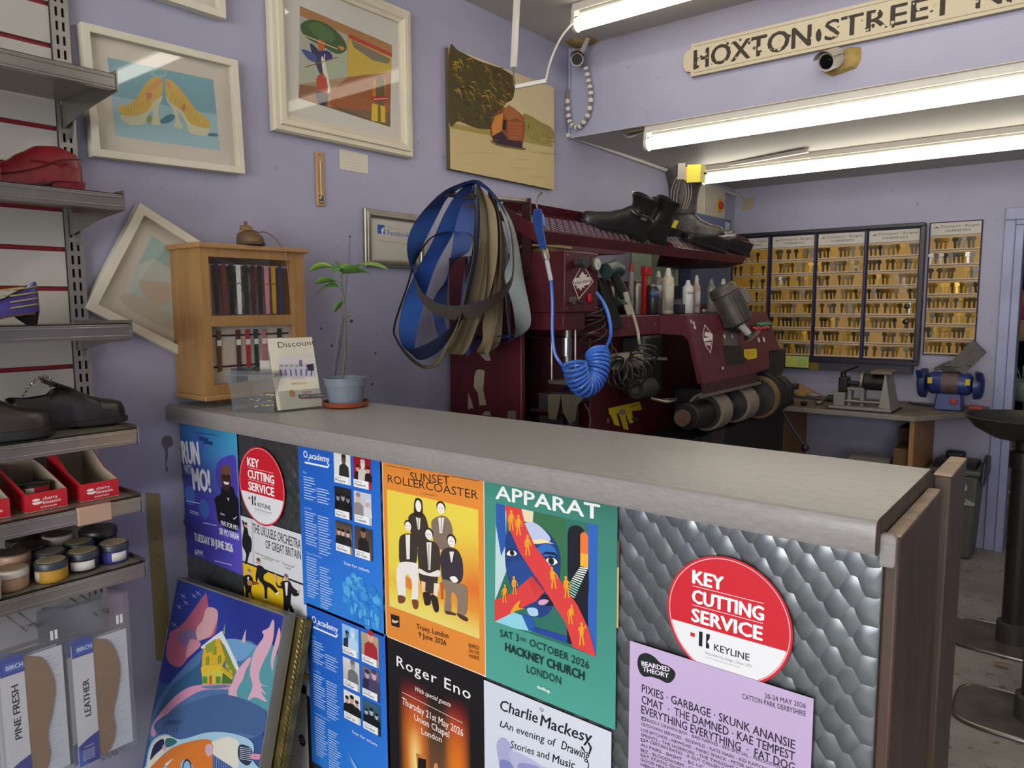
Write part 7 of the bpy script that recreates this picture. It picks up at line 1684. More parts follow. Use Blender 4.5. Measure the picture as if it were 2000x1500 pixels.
for pts, lab in (([(1050,950),(1180,945),(1160,1090),(1130,1200),(1060,1190)], 'dark olive boot leg with a zip hanging in the machine bay'), ([(1180,950),(1420,960),(1340,1060),(1320,1210),(1260,1240),(1200,1120)], 'folded olive leather piece hanging in the machine bay')):
    o = offcut(pts, lab, SUE, y=2.20 if 'zip' in lab else 2.19, name='hanging_leather'); o.location.x += .0
MB().loft([[onX(860+x/5, 580+y/5, .60+d) for d in (-.012, .012)] for x, y in ((1410,1040),(1450,1120),(1470,1220),(1450,1290))], False, False).build('leather_strap', mat('grey_strap', '#7b766e', .5), solid=.003)
tag(bpy.data.objects['leather_strap'], 'thin shiny grey strap hanging at the right of the machine bay', 'strap')
# ---------------------------------------------------------------- footwear on the mesh shelf
TILT = math.atan2(U_s.z, -U_s.x)
ROT = lambda a: (Matrix.Rotation(TILT, 4, 'Y') @ Matrix.Rotation(math.radians(a), 4, 'Z')).to_euler()
def on_shelf(px, a=.10):
    y = (onX(px, 450, (fxz+U_s*a).x)).y; return sp3(a, y, .0022)
TAG_Y = mat('yellow_paper_tag', '#c7bb3a', .6); GREYL = mat('worn_grey_leather', '#211e1d', .5, col2='#443f3c', vscale=55, bump=.4, bscale=60)
high = lambda *a, **k: high_boot(*a, **k)
b1 = high('ankle_boot', 'nearest black leather ankle boot on the mesh shelf, toe to the left', on_shelf(1252, .03), ROT(150), BLK_L, BLK_R, L=.325, H=.185, kw=1.1, group='black boots on the mesh shelf', flare=.5, dip_=.006)
MB().tube(smoothline([(-.045,.02,.10),(-.05,.06,.115),(-.046,.105,.11),(-.03,.13,.118)], 5), .006, 7).build('buckle_strap', BLK_L, b1, True); MB().box(-.054,-.05,.055,.085,.098,.122).build('buckle', STL, b1, True); MB().loft([[(-.012,.035,.165),(.012,.035,.165),(.012,.038,.165),(-.012,.038,.165)],[(-.012,.02,.20),(.012,.02,.20),(.012,.023,.20),(-.012,.023,.20)]]).build('pull_loop', BLK_R, b1, True)
b2 = high('ankle_boot', 'second black ankle boot on the mesh shelf, behind the nearest one', on_shelf(1290, .075), ROT(150), BLK_L, BLK_R, L=.30, H=.175, kw=.95, group='black boots on the mesh shelf', flare=.4, dip_=.006)
MB().box(-.04,-.005,.10,.102,.13,.15).build('yellow_tag', TAG_Y, b2, True)
b3 = high('ankle_boot', 'black ankle boot with yellow ticket, right against the cowboy boot', on_shelf(1291, .025), ROT(158), BLK_L, BLK_R, L=.25, H=.20, kw=.95, group='black boots on the mesh shelf', flare=.35, dip_=.006)
MB().box(-.0605,-.059,.02,.045,.10,.135).build('yellow_tag', TAG_Y, b3, True)
cb = high('cowboy_boot', 'tall worn grey stitched cowboy boot with a yellow ticket', on_shelf(1304, .115)+Vector((0,0,.012)), (math.radians(-3), math.radians(5), math.radians(-78)), GREYL, BLK_R, L=.27, H=.315, kw=1.15, heel=.036, flare=1.0, sw=1.22, lining=TANL)
for s_ in (-1, 1):
    for k in range(3):
        MB().tube(smoothline([(s_*(.058+.002*k), .03+.012*k, .13), (s_*.060, .022+.014*k, .19), (s_*.068, .035+.014*k, .25), (s_*.076, .075, .295-.012*k), (s_*.069, .115-.014*k, .25), (s_*.061, .12-.012*k, .19), (s_*.057, .10-.01*k, .13)], 5), .0018, 5).build('stitching', mat('pale_stitch', '#8f857a', .6), cb, True)
    MB().box(s_*.080-.002, s_*.080+.002, .055, .09, .265, .338).build('pull_strap', mat('grey_pull_strap', '#8b867d', .6), cb, True)
MB().box(.086,.088,.10,.165,.25,.33).box(-.01,.088,.163,.165,.25,.33).build('yellow_tag', TAG_Y, cb, True); MB().box(.079,.0855,.09,.12,.26,.32).build('orange_ticket', mat('tan_ticket', '#b98a5c', .6), cb, True)
for k, (px, a, lab) in enumerate(((1412,.02,'black slip-on shoe with yellow strip, front right of the mesh shelf'),(1458,.02,'black slip-on shoe at the right end of the mesh shelf'),(1450,.09,'black slip-on shoe behind the pair at the right of the shelf'))):
    c = laced_shoe('slip_on_shoe', lab, 'shoe', on_shelf(px, a), ROT(154 if k != 1 else 150), BLK_L, BLK_R, TANL, L=.29, kw=1.0, kh=1.0, group='black slip-on shoes on the mesh shelf', open_to=.5)
    if k == 0: MB().box(.034,.0362,.05,.13,.045,.058).build('yellow_tag', TAG_Y, c, True)
# ---------------------------------------------------------------- cans and tools along the machine ledge
LZ = 1.4506
c6 = lambda x, y: (1180+x/6.667, 480+y/6.667)
def at_ledge(x, xw=.48): p = onX(*c6(x, 860), xw); return Vector((xw, p.y, LZ))
def height(x, y, p): q = onY(*c6(x, y), p.y); return q.z-p.z
def can(name, label, cat, x, ytop, wd, xw, body, cap, neck=.5, band=None, caph=.18, nz=None, grp=None):
    p = at_ledge(x, xw); h_ = height(x, ytop, p); r_ = abs(onY(*c6(x+wd/2, 800), p.y).x-onY(*c6(x-wd/2, 800), p.y).x)/2*1.0
    t = thing(name, label, cat, p, group=grp)
    hb = h_*(1-caph)
    MB().lathe([(r_*.94,0),(r_,.003),(r_,hb*.90),(r_*.93,hb*.955),(r_*.7,hb*.99),(r_*neck,hb*1.03 if hb*1.03 < h_ else hb)], n=26).build('can_body', body, t, True)
    MB().lathe([(r_*neck, hb*1.0),(r_*neck*.96, h_*.90),(r_*neck*.72, h_*.95),(r_*neck*.66, h_*.992),(r_*neck*.5, h_),(.001, h_)], n=20).build('cap', cap, t, True)
    if band:
        m_, z0, z1, a0, a1 = band; mb = MB(); n = 14; vs = []
        for i in range(n+1): an = a0+(a1-a0)*i/n; vs += [(r_*1.01*math.cos(an), r_*1.01*math.sin(an), hb*z0), (r_*1.01*math.cos(an), r_*1.01*math.sin(an), hb*z1)]
        mb.add(vs, [(2*i, 2*i+2, 2*i+3, 2*i+1) for i in range(n)]); mb.build('label', m_, t, True, solid=.0004)
    return t
CRM = mat('cream_can', '#b8ad90', .4, var=.06); WHT = mat('white_can', '#c2c1bd', .35, var=.03); GRC = mat('grey_can', '#77726c', .4, var=.1); BKC = mat('black_can', '#27262a', .35)
LB2 = mat('pale_can_label', '#a9a59b', .5, var=.2, vscale=80); BLL = mat('blue_can_label', '#39527a', .4); PKL = mat('pinkish_label', '#b9a39c', .5)
can('spray_can', 'tall cream spray can standing on the machine ledge', 'spray can', 825, 292, 140, .50, CRM, WHT, .55, (LB2, .1, .8, -1.6, .6))
can('spray_can', 'short white spray can on the machine ledge right of the tall cream one', 'spray can', 1085, 448, 132, .50, WHT, WHT, .5, (LB2, .7, .8, -1.2, .2), .16)
can('plastic_bottle', 'white-capped bottle just behind the short white spray can', 'bottle', 1195, 385, 95, .45, PKL, WHT, .55, (WHT, .2, .75, -1.4, .8), .24)
can('spray_can', 'black spray can with blue label beside the red clamp', 'spray can', 630, 500, 140, .50, BKC, GRC, .7, (BLL, .62, .85, -1.6, .8), .10)
can('spray_can', 'silver-topped can with white label behind the blue-labelled can', 'spray can', 700, 330, 110, .43, GRC, WHT, .5, (WHT, .45, .8, -1.6, 1.0), .16)
can('spray_can', 'dull metal spray can behind the grinding motor', 'spray can', 1385, 430, 110, .46, GRC, GRC, .6, (LB2, .3, .85, -1.5, .8), .2)
can('spray_can', 'white-topped can partly hidden by the grinding motor', 'spray can', 1540, 430, 100, .44, GRC, WHT, .6, None, .2)
can('glue_tube', 'clear tube with a red cap on the machine ledge', 'tube', 345, 225, 66, .44, mat('cloudy_tube', '#8f8a82', .3, var=.15), mat('red_cap', '#9c2420', .4), .9, None, .16)
can('steel_tube', 'grey steel tube standing left of the red clamp', 'tube', 425, 455, 100, .46, STL, STL, .9, None, .06)
can('cardboard_tube', 'short buff cardboard tube at the left end of the machine ledge', 'tube', 60, 520, 120, .45, mat('buff_card', '#a3946e', .7), mat('buff_card2', '#a3946e', .7), .98, None, .04)
p = at_ledge(520, .47); hh = height(520, 262, p)
t = thing('red_clamp', 'red bar clamp standing upright between the cans', 'clamp', p); RD = mat('red_enamel', '#9e1f1e', .4, var=.08)
MB().box(-.010,.010,-.012,.012,0,hh).build('bar', RD, t, True, bevel=.002); MB().box(-.014,.016,-.014,.05,hh*.80,hh*.985).build('jaw', RD, t, True, bevel=.003)
p = at_ledge(955, .47); t = tag(MB().box(p.x-.03, p.x+.03, p.y-.034, p.y+.034, LZ, LZ+.045).build('small_box', mat('dark_blue_card', '#23242c', .6), bevel=.002), 'small dark box between the cream and white spray cans', 'box')
p = at_ledge(1330, .42); t = thing('copper_brush', 'copper wire brush lying behind the white bottle', 'brush', p)
MB().cyl((0,-.03,.022),(0,.03,.022),.022,n=18).build('bristles', mat('copper_wire', '#6e452c', .5, metal=.5, var=.3, vscale=60), t, True); MB().cyl((0,.03,.022),(0,.10,.03),.008,n=10).build('handle', BLKM, t, True)
p = at_ledge(1300, .52); MB().lathe([(.02,0),(.022,.004),(.022,.018),(.001,.019)], p, n=16).build('tin_lid', STL); tag(bpy.data.objects['tin_lid'], 'small shiny tin lid by the foot of the grinding motor', 'tin')
for k, (x, hh, m_) in enumerate(((230,.10,DKG),(990,.07,mat('grey_rag', '#6e6a66', .9, var=.3, vscale=60)))):
    p = at_ledge(x, .30 if k == 0 else .36); o = MB().sphere(p+Vector((0,0,hh*.5)), (.05,.09,hh*.5), 16, 10).build('shoe_rag', m_, origin=p)
    for v in o.data.vertices: v.co += Vector((rnd.uniform(-.006,.006), rnd.uniform(-.008,.008), rnd.uniform(-.003,.006)))
    tag(o, ('dark crumpled rag at the back of the ledge near the green tool', 'grey crumpled rag behind the cans on the machine ledge')[k], 'rag')
# boxes on the wall behind
t = thing('metal_cabinet', 'pale green wall box seen under the mesh shelf', 'wall box', (.01, onX(1275,510,.15).y, 1.66)); y0, y1 = onX(1272,500,.13).y, onX(1326,500,.13).y
MB().box(.004, .13, y0, y1, 1.60, 1.86).build('box_body', mat('pale_green_enamel', '#9fb092', .4, var=.05), t, bevel=.004); MB().box(.1305,.133,y0+.01,y0+(y1-y0)*.55,1.61,1.85).build('box_door', mat('green_enamel', '#7f9478', .4, var=.05), t, bevel=.002)
a, b = onX(1376,428,.06), onX(1417,372,.06); t = thing('isolator_switch', 'white wall box with a red and yellow switch in the far corner', 'switch box', (.01, a.y, a.z))
MB().box(.003,.06,a.y,b.y,min(a.z,b.z),max(a.z,b.z)).build('housing', mat('cream_switch_box', '#b9b2a0', .5, var=.04), t, bevel=.004); zc = (a.z+b.z)/2; yc = a.y*.3+b.y*.7
MB().box(.0605,.064,yc-.035,yc+.035,zc-.045,zc+.045).build('switch_plate', mat('yellow_plate', '#c59a2c', .5), t); MB().cyl((.064,yc,zc),(.085,yc,zc),.024,n=18).build('rotary_knob', mat('red_knob', '#b02a22', .4), t, bevel=.003)
y0, y1 = onX(1352,450,.16).y, onX(1428,450,.16).y; z0, z1 = 1.70, onX(1400,424,.16).z
t = thing('blue_cabinet', 'dull blue metal box on the wall behind the boots', 'wall box', (.01, y0, 1.5)); MB().box(.004,.16,y0,y1,1.46,z1).build('box_body', mat('dull_blue_enamel', '#4c5672', .5, var=.1), t, bevel=.004); MB().box(.1605,.163,y1-.10,y1-.03,z1-.16,z1-.02).build('paper_notice', mat('pale_blue_label', '#9aa3bd', .6), t)
MB().box(.163,.168,y0+.02,y0+.05,1.5,1.56).build('latch', STL, t)
# ================================================================ the back wall: key boards
NAVY = mat('navy_board_edge', '#2b2848', .4, var=.1); FRK = mat('black_cabinet_frame', '#24212a', .35, var=.1)
BRASS = mat('brass_key_blank', '#8a6a28', .4, metal=.65, var=.2, vscale=30); BRASSD = mat('dull_brass_key_blank', '#574723', .45, metal=.55, var=.2, vscale=30); NICK = mat('nickel_key_blank', '#8d8a82', .35, metal=.75); STLK = mat('steel_key_blank', '#55524c', .4, metal=.6)
BRASSL = mat('bright_brass_key_blank', '#b08a30', .35, metal=.7)
def key_mesh(bow):
    mb = MB(); d = .0016
    if bow == 0: mb.cyl((0,-d,-.010),(0,0,-.010), .0105, n=12)
    elif bow == 1: mb.prism([(-.010,-.020),(.010,-.020),(.012,-.010),(.008,-.001),(-.008,-.001),(-.012,-.010)], (0,0,0), (1,0,0), (0,0,1), (0,-d,0))
    else: mb.prism([(-.012,-.014),(-.006,-.021),(.006,-.021),(.012,-.014),(.012,-.006),(.005,-.001),(-.005,-.001),(-.012,-.006)], (0,0,0), (1,0,0), (0,0,1), (0,-d,0))
    mb.prism([(-.0035,-.050),(0,-.053),(.0035,-.050),(.0045,-.045),(.0033,-.041),(.0045,-.036),(.0045,-.018),(-.0045,-.018),(-.0045,-.050)], (0,0,0), (1,0,0), (0,0,1), (0,-d,0))
    return mb
PROTO = {}
def key_at(p, kind, bow, yaw, label, grp):
    k = (kind, bow)
    if k not in PROTO:
        o = key_mesh(bow).build('key_blank', (BRASS, BRASSD, NICK, STLK, BRASSL)[kind]); PROTO[k] = o
    else:
        o = PROTO[k].copy(); COL.objects.link(o)
    o.location = p; o.scale = (1.5, 1.3, 1.3); o.rotation_euler = (rnd.uniform(.02,.12), rnd.uniform(-.10,.10), yaw); return tag(o, label, 'key', grp)
def key_board(x0, x1, z0, z1, y, parent, base, grp, label, rows=8, keys=True, gaps=.18, name='key_board'):
    """pegged board: header card, row dividers and its keys"""
    A = Art((x0, y, z0), (1,0,0), (0,0,1), step=.0001); W, H = x1-x0, z1-z0; hd = .080
    A.sheet(0, 0, W, H, .004, base); c1, c2 = lin(base), lin('#c9a878')
    A.field(.008, .006, W-.008, H-.006, 4, 8, lambda a, b: [c1[i]*(.75+.25*math.sin(9*a+5*b)**2)+c2[i]*.25*math.cos(9*a+5*b)**2 for i in range(3)])
    A.rect(0, 0, .008, H, '#2b2848'); A.rect(W-.008, 0, W, H, '#2b2848'); A.rect(0, 0, W, .006, '#2b2848'); A.rect(0, H-.006, W, H, '#2b2848')
    A.rect(.008, H-hd, W-.008, H-.006, '#c6bfb3'); A.poly([(.024,H-.040),(.040,H-.026),(.056,H-.040),(.040,H-.034)], '#2f3766')
    A.text('Davenport - Burgess', .062, H-.036, .017, '#4b4a55', W-.08); A.text('CYLINDER KEYS', .085, H-.062, .015, '#4b4a55', W*.48, bold=.01)
    rp = (H-hd-.008)/rows
    for i in range(rows):
        z = H-hd-i*rp
        A.rect(.008, z-.003, W-.008, z, '#4a4553'); A.rect(.008, z-rp+.002, W-.008, z-rp+.010, '#cbb49a'); A.rect(.008, z-.009, W-.008, z-.004, '#c2b8a4')
        r = random.Random(int(x0*1000)+i)
        for k in range(14): A.rect(.02+k*(W-.04)/14, z-rp+.004, .02+k*(W-.04)/14+.008, z-rp+.0075, '#a08a70')
    o = A.build(name, parent, INK_MATT)
    if not keys: return o
    for i in range(rows):
        z = z1-hd-i*rp-.016; n = 11; r = random.Random(int(x0*977)+i*31); run = r.random()
        for k in range(n):
            if r.random() < gaps: continue
            kd = r.choice([0,1,1,0,1,3,1,3,0]) if not (i < 2 and x0 > 1.2) else r.choice([2,2,3,0])
            if r.random() < .05: kd = 2
            if r.random() < .07: kd = 4
            key_at((x0+.022+(W-.044)*k/(n-1), y-.0055, z), kd, r.choice([0,0,1,2]), r.uniform(-.5,.5), label, grp)
    return o
kc = thing('key_board_cabinet', 'wide black-framed cabinet of four key boards on the back wall', 'key cabinet', (.6, D, 1.12))
Zb, Zt, yb = 1.135, 1.958, 5.172
fr_ = MB(); fr_.box(-.0+.004, 1.232, 5.176, D-.001, Zb-.022, Zt+.022); fr_.build('cabinet_back', FRK, kc)
MB().box(.004, 1.236, 5.13, 5.1755, Zt+.004, Zt+.026).build('top_rail', FRK, kc, bevel=.003); MB().box(.004, 1.236, 5.13, 5.1755, Zb-.030, Zb-.004).build('bottom_rail', FRK, kc, bevel=.003)
MB().box(1.212, 1.240, 5.125, 5.1755, Zb-.004, Zt+.004).build('side_rail', FRK, kc, bevel=.003); MB().box(.004, 1.20, 5.15, D-.001, Zb-.085, Zb-.031).build('lower_ledge', mat('dark_board_ledge', '#3a3844', .5), kc)
MB().box(.585, .594, 5.155, 5.1755, Zb, Zt).build('divider', NAVY, kc); MB().box(.896, .906, 5.155, 5.1755, Zb, Zt).build('divider', NAVY, kc); MB().box(.276, .288, 5.155, 5.1755, Zb, Zt).build('divider', NAVY, kc)
names = [('second', .29, .584, '#b28a35'), ('third', .595, .895, '#b48d4c'), ('fourth', .907, 1.210, '#b69050')]
key_board(.010, .275, Zb, Zt, yb, kc, '#b1851f', None, None, keys=False)
for nm, a, b, base in names: key_board(a, b, Zb, Zt, yb, kc, base, f'keys on the {nm} board of the cabinet', f'key blank hanging on the {nm} key board from the left in the black cabinet')
rb = thing('wall_key_board', 'separate key board fixed to the wall at the right of the black cabinet', 'key board', (1.37, D, 1.17))
key_board(1.246, 1.527, 1.172, 1.985, 5.212, rb, '#b6904e', 'keys on the separate right-hand board', 'key blank hanging on the separate board right of the black cabinet', gaps=.12, )
mb = MB(); r = random.Random(9)
for i in range(8):
    for k in range(6):
        if r.random() < .75: mb.at(Matrix.Translation((.04+.04*k, yb-.006, Zt-.09-i*.092-.016)) @ Matrix.Rotation(r.uniform(-.5,.5), 4, 'Z') @ Matrix.Scale(1.35, 4)); key = key_mesh(r.choice([0,2])); mb.add(key.v, key.f)
tag(mb.build('key_blanks', BRASSD), 'mass of bulky keys on the half hidden first board of the black cabinet', 'keys', None, 'stuff')
# small bags, black keys and notes hung on the boards
def baggy(px, w_, h_, y, label, seed):
    p = onY(*px, y); r = random.Random(seed); mb = MB(); n, m_ = 7, 7
    mb.loft([[(p.x-w_/2+w_*i/n*(.8+.2*(j/m_)), y-.006-.010*math.sin(PI*i/n)*math.sin(PI*j/m_)-r.uniform(0, .006), p.z-h_*j/m_) for i in range(n+1)] for j in range(m_+1)], False, False)
    return tag(mb.build('plastic_bag', BAGM, solid=.0008, smooth=20), label, 'bag')
BAGM2 = BAGM
baggy((1670,505), .075, .085, 5.16, 'small clear bag hanging near the top right of the third key board', 1); baggy((1762,535), .09, .12, 5.155, 'crumpled clear bag hanging in the middle of the fourth key board', 2)
p = onY(1772, 590, 5.155)
for k in range(2):
    q = onY(1772-3*k, 598+30*k, 5.158); t = tag(MB().lathe([(.016,0),(.018,.004),(.012,.008)], q, (0,-1,0), 14).beam(q, q+Vector((0,-.004,-.04)), .012, .006).build('car_key', mat('black_key_head', '#1c1b1e', .4)), ('upper', 'lower')[k]+' black-headed key at the right edge of the fourth key board', 'key')
A = Poster(o=(.30, 5.128, Zb), U=(1,0,0), V=(0,0,1), crop=(1380, 400, 3.448))
A.p([(533,1015),(690,1022),(686,1098),(530,1090)], '#b9c45c'); A.p([(605,1018),(690,1022),(686,1098),(604,1094)], '#a9bf68')
for i in range(4): A.l([(615,1035+15*i),(675,1038+15*i)], .0015, '#5f7040')
tag(A.build('green_note', None, INK_MATT), 'yellow-green paper notes hanging below the second key board', 'note')
A = Poster(o=(.50, 5.1485, Zb-.04), U=(1,0,0), V=(0,0,1), crop=(1380, 400, 3.448)); A.p([(692,1042),(758,1050),(752,1115),(690,1108)], '#7a6326'); tag(A.build('ochre_note', None, INK_MATT), 'dark ochre paper scrap right of the yellow-green notes', 'note')
A = Poster(o=(.1, D-.0015, 2.1), U=(1,0,0), V=(0,0,1)); A.p([(1452,388),(1475,384),(1470,408),(1448,413)], '#a2937a'); A.l([(1440,375),(1452,386),(1460,397)], .005, '#8e857c'); tag(A.build('tape_patch', None, INK_MATT), 'patch of old tape high in the far left corner of the back wall', 'tape')

# ================================================================ work bench under the key boards
BTOP = mat('bench_laminate_edge', '#807a72', .45, var=.1); BTS = mat('worn_bench_surface', '#7d7060', .6, col2='#57503f', vscale=12); PINE = mat('pine_board', '#a5794a', .55, col2='#8a6238', vscale=8, stretch=(6, 6, .5))
BZ = .872
f0, f1, f2 = onZ(1483,791,BZ), onZ(1787,813,BZ), onZ(1937,803,BZ); yf = (f0.y+f1.y)/2
pl = [(.02, yf), (f1.x, yf), (1.62, 5.0), (1.62, D-.002), (.02, D-.002)]
bench = thing('work_bench', 'work bench with worn top and angled right end under the key boards', 'bench', (.8, 4.8, 0))
MB().prism(pl, (0,0,BZ-.028), (1,0,0), (0,1,0), (0,0,.0275)).build('bench_top', BTOP, bench, bevel=.003)
MB().prism([(a*.996+.004, b+.012 if b < 5 else b-.012) for a, b in pl], (0,0,BZ-.0004), (1,0,0), (0,1,0), (0,0,.0012)).build('top_surface', BTS, bench)
lx0, lx1 = onY(1505,830,yf+.03).x, onY(1775,860,yf+.03).x
MB().box(lx0, lx0+.022, yf+.03, D-.01, 0, BZ-.0285).build('leg_panel', PINE, bench, bevel=.002); MB().box(lx1, lx1+.024, yf+.03, D-.01, 0, BZ-.0285).build('leg_panel', PINE, bench, bevel=.002)
MB().box(lx0+.023, lx1-.001, yf+.12, D-.02, .40, .418).build('lower_shelf', PINE, bench); MB().box(lx0+.023, lx1-.001, yf+.10, yf+.119, .40, .50).build('shelf_rail', mat('brown_rail', '#8c6a34', .6, var=.1), bench)
bx_ = lambda n, l, c, x0, x1, y0, y1, z0, z1, m, **k: tag(MB().box(x0,x1,y0,y1,z0,z1).build(n, m, bevel=k.get('bevel', .002), origin=((x0+x1)/2,(y0+y1)/2,z0)), l, c)
t = thing('paper_stack', 'stack of white papers on the shelf under the bench', 'papers', (lx1-.32, yf+.3, .4185)); 
for k in range(3): MB().obox((lx1-.24, yf+.25, .54+.012*k), (.22, .28, .010), (0,0,.05*k)).build('paper_sheet', mat('off_white_paper', '#b3aba6', .7), t)
MB().box(lx1-.36, lx1-.12, yf+.14, yf+.38, .4185, .534).build('paper_ream', mat('grey_ream', '#8d8884', .7), t)
bx_('cardboard_box', 'brown cardboard box standing at the right under the bench', 'box', lx1-.10, lx1-.004, yf+.16, yf+.42, .4185, .66, mat('brown_cardboard', '#6b4f2c', .7, var=.1)); bx_('cardboard_box', 'dark taller cardboard box at the back right under the bench', 'box', lx1-.13, lx1-.02, yf+.44, D-.05, .4185, .74, mat('dark_cardboard', '#4f3b24', .7, var=.1))
# vice
v0 = onZ(1528, 790, BZ+.001); t = thing('bench_vice', 'small dark bench vice clamped at the left end of the bench', 'vice', v0)
CI = mat('dark_cast_iron', '#2f2d2c', .5, metal=.4, var=.2)
MB().box(v0.x-.04,v0.x+.05,yf+.02,yf+.14,BZ+.0015,BZ+.03).build('base_plate', CI, t, bevel=.004); MB().box(v0.x-.03,v0.x+.06,yf+.03,yf+.08,BZ+.03,BZ+.12).box(v0.x-.05,v0.x+.09,yf+.03,yf+.10,BZ+.10,BZ+.135).build('jaw', CI, t, bevel=.006)
MB().box(v0.x-.02,v0.x+.03,yf-.035,yf-.004,BZ-.06,BZ+.09).build('front_jaw', CI, t, bevel=.006); MB().box(v0.x-.02,v0.x+.03,yf-.037,yf-.0352,BZ+.05,BZ+.075).build('badge', mat('red_badge', '#8a2a26', .4), t)
MB().cyl((v0.x,yf-.022,BZ-.06),(v0.x,yf-.022,BZ-.27),.006,n=10).sphere((v0.x,yf-.02,BZ-.275),.012,12,8).build('tommy_bar', STL, t); MB().cyl((v0.x+.06,yf+.06,BZ+.06),(v0.x+.25,yf+.12,BZ+.045),.008,n=10).sphere((v0.x+.25,yf+.12,BZ+.045),.014,10,6).build('side_bar', CI, t)
# key cutting machine
KM = mat('grey_machine_enamel', '#85827a', .45, var=.1); KD = mat('dark_mechanism', '#2d2b29', .45, metal=.5, var=.25)
k0, k1 = onZ(1642,795,BZ+.001), onZ(1772,802,BZ+.001); K0, K1 = k0.x, k1.x; ky = yf+.045
t = thing('key_cutting_machine', 'grey key cutting machine on the bench beside the blue grinder', 'key machine', ((K0+K1)/2, ky, BZ+.001))
w_ = K1-K0
MB().box(K0-.04,K1-.05,ky,ky+.26,BZ+.0015,BZ+.022).build('base_plate', KM, t, bevel=.005); MB().box(K0-.05,K1-.04,ky-.006,ky+.27,BZ+.0012,BZ+.008).build('rubber_mat', BLKM, t)
MB().hexa([(K0+w_*.66,ky+.01,BZ+.022),(K1-.055,ky+.01,BZ+.022),(K1-.055,ky+.24,BZ+.022),(K0+w_*.66,ky+.24,BZ+.022),(K0+w_*.72,ky+.03,BZ+.215),(K1-.09,ky+.03,BZ+.215),(K1-.09,ky+.22,BZ+.215),(K0+w_*.72,ky+.22,BZ+.215)]).build('motor_column', KM, t, bevel=.006)
MB().box(K0+w_*.50,K1-.06,ky+.03,ky+.20,BZ+.2155,BZ+.235).build('top_cover', mat('bronze_cover', '#6d655a', .4, metal=.4), t, bevel=.004)
MB().cyl((K0+w_*.38,ky+.10,BZ+.165),(K0+w_*.70,ky+.10,BZ+.165),.048,n=22).build('cutter_drum', KD, t, bevel=.004); MB().cyl((K0+w_*.34,ky+.10,BZ+.165),(K0+w_*.38,ky+.10,BZ+.165),.06,n=24).build('cutter_wheel', STL, t)
MB().box(K0-.02,K0+w_*.12,ky+.02,ky+.18,BZ+.022,BZ+.10).build('left_block', KM, t, bevel=.005); MB().box(K0+w_*.0,K0+w_*.14,ky+.04,ky+.13,BZ+.10,BZ+.19).build('vice_block', KD, t, bevel=.008); MB().cyl((K0+w_*.05,ky+.08,BZ+.19),(K0+w_*.05,ky+.08,BZ+.215),.016,n=14).build('clamp_knob', KD, t); MB().tube([(K0+w_*.02,ky+.08,BZ+.212),(K0+w_*.30,ky+.06,BZ+.258)],.006,8).build('clamp_lever', KD, t)
MB().cyl((K0+w_*.12,ky+.08,BZ+.155),(K0+w_*.30,ky+.08,BZ+.15),.016,n=14).build('feed_knob', KD, t); MB().box(K0+w_*.12,K0+w_*.40,ky+.05,ky+.14,BZ+.115,BZ+.13).box(K0+w_*.14,K0+w_*.20,ky+.06,ky+.13,BZ+.022,BZ+.115).box(K0+w_*.34,K0+w_*.40,ky+.06,ky+.13,BZ+.022,BZ+.115).build('carriage', KM, t, bevel=.003); MB().cyl((K0+w_*.10,ky+.05,BZ+.05),(K0+w_*.66,ky+.05,BZ+.05),.009,n=12).build('slide_rod', STL, t); MB().cyl((K0-.05,ky+.03,BZ+.06),(K0-.02,ky+.03,BZ+.06),.022,n=16).build('hand_wheel', KD, t)
# bench grinder
GB = mat('blue_grinder_enamel', '#27356f', .38, var=.1); GS = mat('grinder_side_cover', '#223060', .35)
g0 = onZ(1850,803,BZ+.001); gx, gy, gz = g0.x-.005, g0.y+.085, BZ+.155
gy = max(gy, 4.93)
t = thing('bench_grinder', 'blue double-ended bench grinder on the angled right end of the bench', 'grinder', (gx, gy, BZ+.001))
MB().hexa([(gx-.07,gy-.075,BZ+.0015),(gx+.075,gy-.075,BZ+.0015),(gx+.075,gy+.075,BZ+.0015),(gx-.07,gy+.075,BZ+.0015),(gx-.06,gy-.055,BZ+.10),(gx+.065,gy-.055,BZ+.10),(gx+.065,gy+.055,BZ+.10),(gx-.06,gy+.055,BZ+.10)]).build('pedestal', GB, t, bevel=.008)
MB().lathe([(.04,-.115),(.058,-.105),(.066,-.09),(.066,.09),(.058,.105),(.04,.115)], (gx,gy,gz), (1,0,0), 32).build('motor_body', GB, t); MB().lathe([(.0665,-.04),(.0668,.045)], (gx,gy,gz), (1,0,0), 32, False).build('vent_band', mat('brown_vent', '#5d4a48', .5, var=.2), t)
for s_ in (-1, 1):
    MB().lathe([(.001,0),(.035,.002),(.075,.012),(.086,.022),(.088,.05),(.060,.052)] if s_ < 0 else [(.001,0),(.04,.002),(.070,.010),(.078,.02),(.080,.05),(.060,.052)], (gx+s_*.172,gy,gz-.005), (-s_,0,0), 32).build('wheel_guard', GS, t)
    MB().cyl((gx+s_*.122,gy-.004,gz+.006),(gx+s_*.140,gy-.004,gz+.006),.072,n=32).build('grinding_wheel', mat('white_stone', '#9a9b96', .8) if s_ < 0 else mat('grey_stone', '#55524c', .8, var=.2), t)
    MB().box(gx+s_*.095-.012,gx+s_*.095+.012,gy-.0685,gy-.066,gz+.0,gz+.035).build('warning_label', mat('yellow_label', '#c2a528', .5), t); MB().prism([(0,.03),(.05,.05),(.055,.045),(.01,0)], (gx+s_*.15-.012,gy-.07,gz+.03), (0,-1,0), (0,0,1), (.03,0,0)).build('spark_guard', GS, t)
